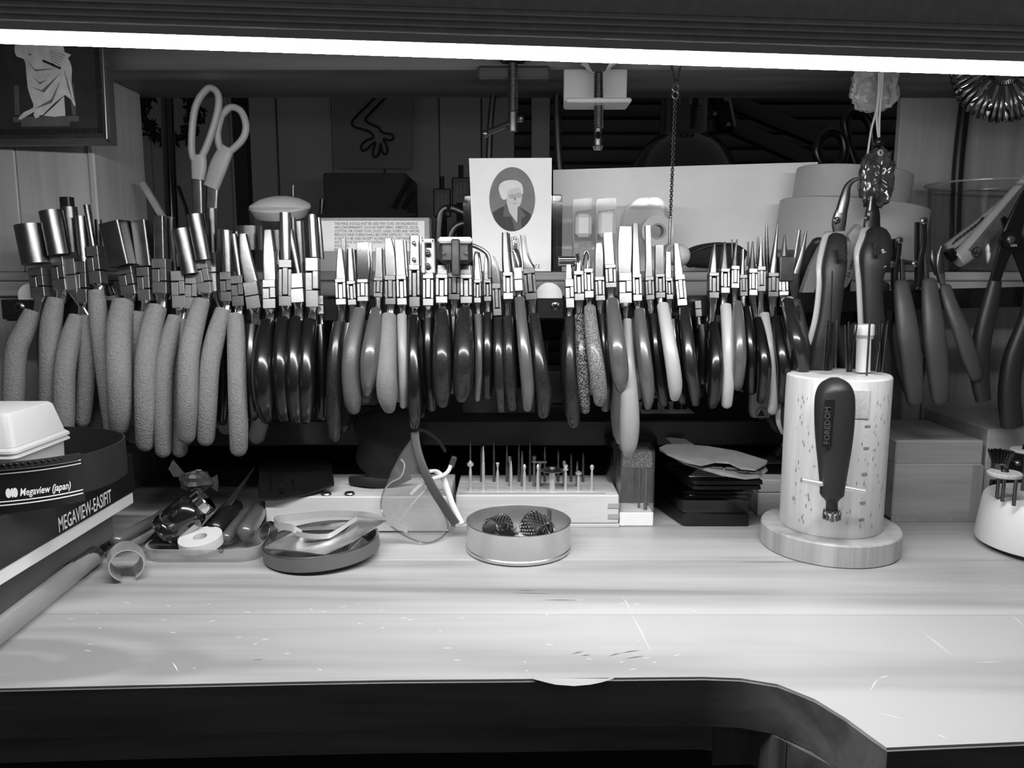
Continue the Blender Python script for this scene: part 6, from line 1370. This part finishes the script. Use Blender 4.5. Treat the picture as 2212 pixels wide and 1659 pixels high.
# ================================================================== HANGING THINGS
# ---- icon picture in its frame
def Yf(x): return .650 - .030 * (x + 60) / 298.0
_f0, _f1 = W(-60, 180, .650), W(238, 180, .620)
_fn = V(_f1.y - _f0.y, -(_f1.x - _f0.x), 0).normalized()      # towards the room
def fP(x, y, o=0.0):
    d = ray(x, y); q = _f0 + _fn * o - cam.location; return cam.location + d * (q.dot(_fn) / d.dot(_fn))
pf = thing('framed_picture', 'dark framed picture of a seated robed figure holding an open book', 'picture', fP(90, 310))
build('panel', G().prism([fP(-52, 40), fP(212, 50), fP(230, 300), fP(-52, 303)], (0, .004, 0)), mat('icon_dark', 52, .5, var=.35, vs=60), pf)
mat('frame_wood', 74, .4, var=.2, stretch=(1, 1, 8))
for q in ([(-60, 301), (240, 298), (240, 311), (-60, 314)], [(210, 40), (224, 40), (241, 311), (229, 305)], [(-62, 40), (-52, 40), (-52, 312), (-62, 312)], [(-60, 34), (222, 34), (223, 46), (-60, 46)]):
    build('frame_rail', G().prism([fP(x, y, .003) for x, y in q], (0, .009, 0)), 'frame_wood', pf)
build('gilt_edge', G().tube([fP(221, 92, .0032), fP(231, 300, .0032)], .0005, seg=6), 'steel_bright', pf)
mat('robe', 225, .6, var=.14, vs=150); mat('robe_fold', 118, .6, var=.1); mat('robe_white', 224, .6, var=.05); mat('ornament', 96, .6, var=.2)
def fs(pts, o, m, nm, k=1):
    P = [fP(x, y, o) for x, y in pts]
    if k > 1: P = smooth_path(P + [P[0]], k)[:-1]
    build(nm, G().prism(P, -_fn * .0002), m, pf, flat=True)
fs([(36, 80), (31, 105), (36, 122), (52, 128), (56, 150), (60, 190), (68, 215), (72, 232), (52, 242), (40, 255), (46, 258), (72, 242), (78, 250), (92, 248), (96, 244), (140, 205), (160, 228), (162, 222), (154, 180), (155, 150), (150, 132), (140, 115), (136, 95), (128, 78)], .0003, 'robe', 'robe', 2)
fs([(94, 250), (118, 228), (138, 208), (141, 250), (118, 252)], .0005, 'robe_white', 'hem')
fs([(116, 103), (153, 118), (131, 145), (92, 128)], .0009, 'robe_white', 'book'); fs([(92, 128), (131, 145), (130, 150), (92, 133)], .0008, 'ink', 'book_cover')
for q in ([(54, 125), (75, 150), (120, 148), (76, 154)], [(62, 185), (90, 195), (128, 160), (95, 200)], [(75, 235), (110, 215), (130, 175), (112, 222)], [(60, 100), (62, 120), (70, 118), (62, 115)], [(70, 165), (85, 178), (100, 172), (86, 182)], [(138, 150), (150, 190), (156, 215), (147, 190)]): fs(q, .0006, 'robe_fold', 'robe_fold')
for q in ((72, 246), (115, 243)): fs([(q[0], q[1]), (q[0] + 8, q[1] - 4), (q[0] + 13, q[1] + 6), (q[0] + 4, q[1] + 10)], .0008, 'robe', 'foot')
for k in range(6): y = 108 + k * 5.2; build('page_line', G().tube([fP(106 + k * 2.2 - 1.2 * k, y + 1, .0012), fP(140 - 2.4 * k, y + 12, .0012)], .00018, seg=5, ref=(0, 1, 0)), 'robe_fold', pf)
for q in ([(28, 253), (170, 250), (170, 262), (28, 264)], [(46, 264), (150, 262), (150, 272), (46, 274)], [(30, 184), (40, 184), (42, 248), (32, 248)], [(150, 180), (158, 180), (164, 248), (156, 248)]): fs(q, .00025, 'ornament', 'throne_band')
for q in ([(-40, 280), (215, 276), (215, 288), (-40, 292)], [(202, 92), (212, 92), (222, 288), (212, 288)]): fs(q, .00025, 'icon_border' if 'icon_border' in M else mat('icon_border', 34, .5, var=.6, vs=400), 'border_band')
# ---- screw clamps under the upper board
def clampscrew(par, px, y0, y1, d, Y):
    a, b = W(px, y0, Y), W(px, y1, Y); mp = MP((y0 + y1) / 2, Y); r = d / 2 * mp
    n = int((a.z - b.z) / .0013); P = []; A = []
    for k in range(n * 2 + 1): P.append(a.lerp(b, k / (2 * n))); A.append(r if k % 2 else r * .82)
    return build('threaded_rod', G().tube(P, A, seg=18), 'steel', par)
cY = .640
k1 = thing('screw_clamp', 'steel screw clamp with a sliding bar under the upper board, above the card', 'clamp', W(1108, 285, cY))
clampscrew(k1, 1108, 100, 242, 22, cY)
build('rod_end', G().cyl(W(1108, 243, cY), W(1108, 284, cY), 10 * MP(260, cY), seg=20), 'steel', k1)
build('sliding_bar', G().cyl(W(1048, 289, cY - .012), W(1124, 256, cY + .006), .0022, seg=14), 'steel_dark', k1)
for e in ((1048, 289, -.012), (1124, 256, .006)): build('bar_stop', G().ball(W(e[0], e[1], cY + e[2]), .0030, 12, 8), 'steel_dark', k1)
a, b = W(1031, 120, cY + .012), W(1188, 158, cY + .012); build('jaw_plate', G().box(((a.x + b.x) / 2, cY + .010, ZT - .006), (b.x - a.x, .016, .010), bev=.002), 'rubber_grey', k1)
build('frame', G().box((W(1108, 100, cY).x, cY - .002, ZT + .045), (.02, .014, .09), bev=.002), 'steel_dark', k1)
k2 = thing('screw_clamp', 'steel clamp with a white angle plate and cupped pad under the upper board', 'clamp', W(1293, 318, cY))
clampscrew(k2, 1293, 146, 277, 21, cY)
build('rod_end', G().cyl(W(1292, 278, cY), W(1291, 316, cY), 9 * MP(300, cY), seg=20), 'steel', k2); build('foot_cap', G().lathe([(0, -.002), (.003, -.002), (.0042, .0005), (.003, .0015)], W(1291, 318, cY), 18), 'steel_bright', k2)
build('cross_hole', G().ball(W(1292, 292, cY - .0030), .0020, 12, 8, (1, .5, 1.5)), 'gap_black', k2)
p = W(1293, 148, cY); build('cup_pad', G().lathe([(.003, -.004), (.0065, -.0030), (.0105, .0015), (.0135, .0030), (.0137, .0042), (.008, .0042)], p, 36), 'chrome', k2)
a, b = W(1218, 150, cY + .014), W(1353, 232, cY + .014); mat('plate_white', 185, .5, var=.05); build('angle_plate', G().box(((a.x + b.x) / 2, cY + .014, (a.z + b.z) / 2), (b.x - a.x, .003, a.z - b.z), bev=.0006), 'plate_white', k2)
fz = W(1293, 216, cY - .014).z; a, b = W(1222, 216, cY - .012).x, W(1364, 216, cY - .012).x
build('flange', G().box(((a + b) / 2, cY, fz), (b - a, .030, .0034), bev=.0012), 'plate_white', k2)
build('frame', G().box((W(1293, 100, cY).x, cY - .001, ZT + .05), (.022, .012, .10), bev=.002), 'steel_dark', k2)
# ---- pull chain with a wooden ball
chY = .645
ch_ = thing('pull_chain', 'fine metal pull chain ending in a round wooden ball', 'chain', W(1467, 575, chY))
lk = []
def links(p0, p1, n):
    a, b = W(*p0, chY), W(*p1, chY); d = (b - a); s = d.length / n; d.normalize()
    for k in range(n):
        c = a + d * s * (k + .5); f = V(1, 0, 0) if k % 2 else V(.55, .83, 0); L = s * .78; w = .0011
        g = G(); g.tube([c + d * (L * math.cos(t)) + f * (w * math.sin(t)) for t in [2 * math.pi * q / 10 for q in range(10)]], .00042, seg=5, closed=True, ref=(0, 1, .3)); build('link', g, 'steel', ch_)
links((1446, 118), (1458, 186), 12); links((1475, 118), (1460, 186), 12); links((1459, 210), (1448, 470), 46)
for y in (190, 205): c = W(1459, y, chY); build('jump_ring', G().tube([c + V(.0024 * math.cos(t), .0004 * math.sin(t), .0027 * math.sin(t)) for t in [2 * math.pi * q / 18 for q in range(18)]], .0007, seg=7, closed=True, ref=(0, 1, 0)), 'steel_bright', ch_)
build('stem', G().cyl(W(1448, 472, chY), W(1446, 530, chY), .0011, seg=10), 'steel_bright', ch_)
build('wooden_ball', G().ball(W(1466, 552, chY + .006), 25 * MP(552, chY), 28, 18), 'box_wood', ch_)
# ---- carved pendants on cords
pY = .630
jp = thing('carved_pendant', 'pale carved jade-like pendant hanging from the upper board', 'pendant', W(1888, 240, pY))
random.seed(21); cc = W(1889, 192, pY); rw = 50 * MP(192, pY)
def lumpy(cc, rx, rz, ry, amp, fr, seed, e=2.6):
    from mathutils import noise
    g = G(); n, m = 48, 30; vs = []; fs_ = []
    for i in range(m + 1):
        ph = math.pi * i / m
        for k in range(n):
            th = 2 * math.pi * k / n
            d = V(math.sin(ph) * math.cos(th), math.cos(ph), math.sin(ph) * math.sin(th))
            nn = noise.noise(V(d.x * fr + seed, d.y * fr, d.z * fr)) + .5 * noise.noise(V(d.x * fr * 2.3, d.y * fr * 2 + seed, d.z * fr * 2.3))
            s = 1 + amp * nn
            vs.append(cc + V(math.copysign(abs(d.x) ** (2 / e), d.x) * rx * s, -math.copysign(abs(d.y) ** .8, d.y) * ry * (1 + amp * 2.2 * nn), math.copysign(abs(d.z) ** (2 / e), d.z) * rz * s))
    for i in range(m):
        for k in range(n): fs_.append((i * n + k, i * n + (k + 1) % n, (i + 1) * n + (k + 1) % n, (i + 1) * n + k))
    return g.add(vs, fs_)
mat('jade_pale', 150, .35, var=.15, vs=120, coat=.3); build('carving', lumpy(cc, rw, 48 * MP(192, pY), .006, .16, 3.2, 4), 'jade_pale', jp)
build('cord', G().tube([W(1903, 110, pY - .008), W(1902, 150, pY - .008), W(1899, 185, pY - .0095)], .0009, seg=7), 'tape_brown', jp)
qY = .612
dp = thing('carved_pendant', 'dark glossy carved oval pendant on a knotted cord with a black bead', 'pendant', W(1895, 450, qY))
ce = W(1893, 387, qY); mat('jade_dark', 62, .16, var=.7, vs=140, coat=.6); build('carving', lumpy(ce, 36 * MP(387, qY), 63 * MP(387, qY), .0065, .17, 4.2, 9, 2.3), 'jade_dark', dp)
build('bead', G().ball(W(1898, 307, qY), .0036, 20, 14), 'vinyl_black', dp)
for q in ([(1904, 112), (1902, 180), (1894, 250), (1898, 300)], [(1908, 112), (1906, 180), (1900, 250), (1899, 300)], [(1900, 112), (1896, 220), (1882, 280), (1874, 332), (1868, 348)]): build('cord', G().tube(smooth_path([W(x, y, qY) for x, y in q], 5), .0008, seg=7), 'tape_brown', dp)
build('cord_hole', G().lathe([(.0010, -.0008), (.0024, 0), (.0010, .0008)], W(1902, 330, qY - .0055), 16, rotx(90)), 'jade_pale', dp)
# ---- ring sizers
rs = thing('ring_sizer', 'bunch of metal finger-size rings on a wire loop', 'ring sizer', W(2150, 260, .618))
hub = W(2168, 140, .618); mp_ = MP(200, .618)
build('wire_loop', G().tube([hub + V(34 * mp_ * math.cos(t), .002 * math.sin(3 * t), 34 * mp_ * math.sin(t)) for t in [2 * math.pi * q / 32 for q in range(32)]], .0008, seg=7, closed=True, ref=(0, 1, 0)), 'steel', rs)
for k in range(24):
    a = math.radians(168 + k * 7.2); rr = (25 + .25 * k) * mp_; d = V(math.cos(a), 0, math.sin(a)); c = hub + d * (34 * mp_ + rr * 1.35 + .003); pr = V(-d.z * .35, .94, d.x * .35)
    g = G(); g.tube([c + d * (rr * 1.35 * math.cos(t)) + pr * (rr * math.sin(t)) for t in [2 * math.pi * q / 24 for q in range(24)]], (.0013, .0006), e=4, seg=8, closed=True, ref=tuple(d.cross(pr))); o = build('size_ring', g, 'steel' if k % 3 else 'chrome', rs)
    build('tab', G().tube([hub + d * 33 * mp_, hub + d * (34 * mp_ + .004)], .0008, seg=6), 'steel', o)
# ---- cables
def cable(label, pts, r, Y):
    P = smooth_path([W(x, y, q if len(z) else Y) for (x, y, *z) in pts for q in [(z[0] if z else Y)]], 5); return tag(build('power_cable', G().tube(P, r, seg=12), 'black_plastic'), label, 'cable')
cable('black power cable looping down behind the plain screw clamp', [(1072, 130, .757), (1068, 180, .757), (1060, 260, .757), (1056, 340, .757), (1050, 470, .757)], .0030, .757)
cable('black power cable beside the angle-plate clamp', [(1206, 130, .757), (1203, 220, .757), (1206, 320, .757), (1214, 420, .757), (1222, 500, .757)], .0036, .757)
cable('black power cable running down the right wall beside the clear tub', [(2102, 120), (2085, 220), (2072, 330), (2066, 420), (2064, 500), (2062, 584)], .0050, .7625)
# ================================================================== DIM ROOM BEHIND
far = .10
dr = thing('hand_drawing', 'sheet with a line drawing of a bent arm and hand, pinned to the far wall', 'drawing', W(805, 365, 1.68))
sh_ = [(718, 150), (890, 150), (890, 365), (722, 363)]; build('sheet', G().prism([W(x, y, 1.685) for x, y in sh_], (0, .004, 0)), mat('drawing_sheet', 125, .7, var=.03), dr)
ln = [[(838, 180), (800, 220), (768, 252), (760, 265), (766, 274), (790, 281), (803, 288), (806, 297), (790, 304), (780, 315), (782, 325), (792, 322), (805, 310), (811, 308), (806, 325), (806, 336), (814, 338), (820, 325), (822, 310), (825, 326), (832, 333), (837, 325), (834, 312), (828, 300), (842, 303), (850, 298), (846, 290), (830, 287), (822, 283), (818, 275), (800, 267), (790, 260), (792, 252), (815, 228), (850, 190), (856, 180)]]
build('ink_line', G().tube(smooth_path([W(x, y, 1.683) for x, y in ln[0]], 3), .0022, seg=6, ref=(0, 1, 0)), 'ink', dr)
fb = thing('file_box', 'dark cardboard file box under the wall drawing', 'box', W(805, 480, 1.48))
a, b = W(722, 470, 1.5), W(892, 470, 1.5); zt3 = W(800, 384, 1.5).z; build('body', G().box(((a.x + b.x) / 2, 1.5, (.1303 + zt3) / 2), (b.x - a.x, .16, zt3 - .1305), bev=.003), mat('file_dark', 70, .7, var=.1), fb)
for k in (0, 1): build('handle_stick', G().tube([W(850 + 20 * k, 450, 1.40), W(886 + 8 * k, 385 + 30 * k, 1.40)], .004, seg=8), 'black_matte', fb)
for i, (px, y0, w) in enumerate(((955, 408, 38), (996, 384, 40))):
    Y = 1.30; t = thing('slotted_spatula', ('lower' if i == 0 else 'taller') + ' black slotted spatula standing behind the clip', 'spatula', W(px, 470, Y)); mp = MP(430, Y)
    c = W(px, y0 + 30, Y); build('blade', G().box(c, (w * mp, .004, 60 * mp), bev=.003), 'black_plastic', t)
    for k in (-1, 0, 1): build('slot', G().box(c + V(k * 8 * mp, -.0022, .004), (.0032, .0012, 24 * mp)), 'drawing_sheet', t)
    build('handle', G().cyl(c + V(0, 0, 28 * mp), c + V(0, 0, 28 * mp + .02), .004, seg=10), 'black_plastic', t); build('stand', G().box(V(c.x, Y, (.1303 + c.z) / 2 - 12 * mp), (w * mp * .5, .01, max(.01, c.z - .1303 - 24 * mp))), 'black_matte', t)
# black desk lamp
dY = 1.22; lcx = W(1478, 300, dY)
dl = thing('desk_lamp', 'black domed desk lamp with a parallel arm in the dim room behind', 'lamp', V(lcx.x, dY, .1303))
mp = MP(300, dY); z0 = W(1478, 372, dY).z; ct2 = V(lcx.x, dY, z0)
mat('lamp_gloss', 12, .12, var=.1, coat=1)
build('shade', G().lathe([(118 * mp, -.004), (116 * mp, 0), (108 * mp, 22 * mp), (92 * mp, 48 * mp), (72 * mp, 68 * mp), (54 * mp, 78 * mp), (52 * mp, 84 * mp), (52 * mp, 176 * mp), (40 * mp, 190 * mp), (0, 192 * mp)], ct2, 56), 'lamp_gloss', dl)
for k in (-1, 0, 1): build('vent_slot', G().tube([ct2 + V(k * 21 * mp, -52.5 * mp + abs(k) * 3.5 * mp, 130 * mp), ct2 + V(k * 21 * mp, -52.5 * mp + abs(k) * 3.5 * mp, 178 * mp)], 3.4 * mp, seg=10), 'drawing_sheet', dl)
build('knuckle', G().box(W(1558, 240, dY + .01), (.03, .03, .065), roty(-14), bev=.006), 'lamp_gloss', dl)
for (q0, q1) in (((1565, 215), (1770, 300)), ((1570, 268), (1760, 352))): build('arm_bar', G().tube([W(*q0, dY + .02), W(*q1, dY + .06)], (.0125, .008), e=5, seg=12, ref=(0, 0, 1)), 'black_metal', dl)
for q in ((1567, 217), (1573, 270), (1543, 247)): build('arm_bolt', G().ball(W(*q, dY - .006), .0048, 12, 8), 'steel', dl)
build('post', G().tube([W(1762, 325, dY + .06), V(W(1780, 340, dY + .06).x, dY + .06, .1303)], .012, seg=14), 'black_metal', dl)
# big black spring clamp standing by the tape rolls and a dark wreath at the left
sc2 = thing('loop_scissors', 'black loop-handled shears standing behind the tape rolls', 'shears', W(1810, 360, .95))
build('handle', loop([(1770, 300), (1790, 286), (1815, 292), (1825, 320), (1818, 350), (1795, 365), (1772, 350), (1764, 325)], .0055, .95), 'black_metal', sc2)
build('handle', loop([(1825, 262), (1838, 246), (1862, 246), (1880, 270), (1886, 310), (1880, 350), (1860, 372), (1842, 340), (1830, 300)], .0055, .96), 'black_metal', sc2)
build('blade', G().tube([W(1838, 355, .955), V(W(1838, 355, .955).x, .955, .21)], (.010, .003), e=5, seg=10), 'black_metal', sc2)
build('blade', G().tube([W(1808, 360, .965), V(W(1822, 360, .965).x, .965, .21)], (.010, .003), e=5, seg=10), 'black_metal', sc2)
build('stand', G().box((W(1826, 400, .96).x, .96, .105), (.06, .05, .209), bev=.003), 'black_matte', sc2)
wt = thing('dark_wreath', 'dark leafy wreath hanging on the far boarded wall', 'wreath', W(365, 300, 1.6))
random.seed(31); wc_ = W(366, 242, 1.64); g = G()
for k in range(260):
    a = random.uniform(0, 6.283); rr = .052 + random.uniform(-.014, .014); p = wc_ + V(rr * math.cos(a), random.uniform(-.012, .012), rr * math.sin(a)); d = V(random.uniform(-1, 1), random.uniform(-.4, .4), random.uniform(-1, 1)).normalized() * .010; s = V(-d.z, .002, d.x) * .4
    g.add([p - d, p + s, p + d, p - s], [(0, 1, 2, 3)])
o = build('leaves', g, 'dark_cloth', wt, flat=True); o['kind'] = 'stuff'
build('ring', G().tube([wc_ + V(.052 * math.cos(t), 0, .052 * math.sin(t)) for t in [2 * math.pi * q / 28 for q in range(28)]], .006, seg=8, closed=True, ref=(0, 1, 0)), 'dark_cloth', wt)
sl = thing('stand_lamp', 'black slim lamp stand before the dark wreath', 'lamp stand', V(W(357, 300, 1.3).x, 1.3, .1303))
build('pole', G().cyl(V(W(357, 300, 1.3).x, 1.3, .132), W(359, 190, 1.3), .010, seg=14), 'lamp_gloss', sl); build('base', G().lathe([(0, 0), (.05, 0), (.05, .01), (.012, .016)], V(W(357, 300, 1.3).x, 1.3, .1303), 28), 'lamp_gloss', sl)
# ================================================================== LOWER SHELF CLUTTER
zlw = zl + .0004
def lowbox(label, x0, x1, ytop, Y, dep, m, name, cat, yb=910):
    a, b = W(x0, yb, Y).x, W(x1, yb, Y).x; zt_ = W(x0, ytop, Y).z
    tag(build(name, G().box(((a + b) / 2, Y + dep / 2, (zlw + zt_) / 2), (b - a, dep, max(.001, zt_ - zlw)), bev=.0006), m), label, cat)
lowbox('pale cardboard slab on the lower shelf behind the grey pebbled grips', 745, 815, 838, .74, .03, 'card_grey', 'cardboard_slab', 'cardboard')
lowbox('clear flat sheet pack on the lower shelf behind the dark grips', 1000, 1155, 868, .70, .08, 'tape_clear', 'sheet_pack', 'plastic pack')
lowbox('low white parts tray on the lower shelf behind the pale grips', 1385, 1500, 893, .70, .06, 'white_tray', 'parts_tray', 'tray')
lowbox('small grey metal box on the lower shelf beside the centre bracket', 1180, 1215, 800, .75, .04, 'steel_dark', 'metal_box', 'box')
for i, (px, h_) in enumerate(((1392, 868), (1412, 860), (1440, 872), (1462, 862), (1478, 868))):
    p = W(px, 893, .72); p.z = W(1440, 893, .70).z + .0004; top = W(px, h_, .72).z
    tag(build('dark_peg', G().cyl(p, V(p.x, p.y, max(top, p.z + .004)), .0035 if i % 2 else .0022, seg=12), 'black_plastic'), 'short dark peg standing in the white parts tray', 'peg', 'pegs in the parts tray')
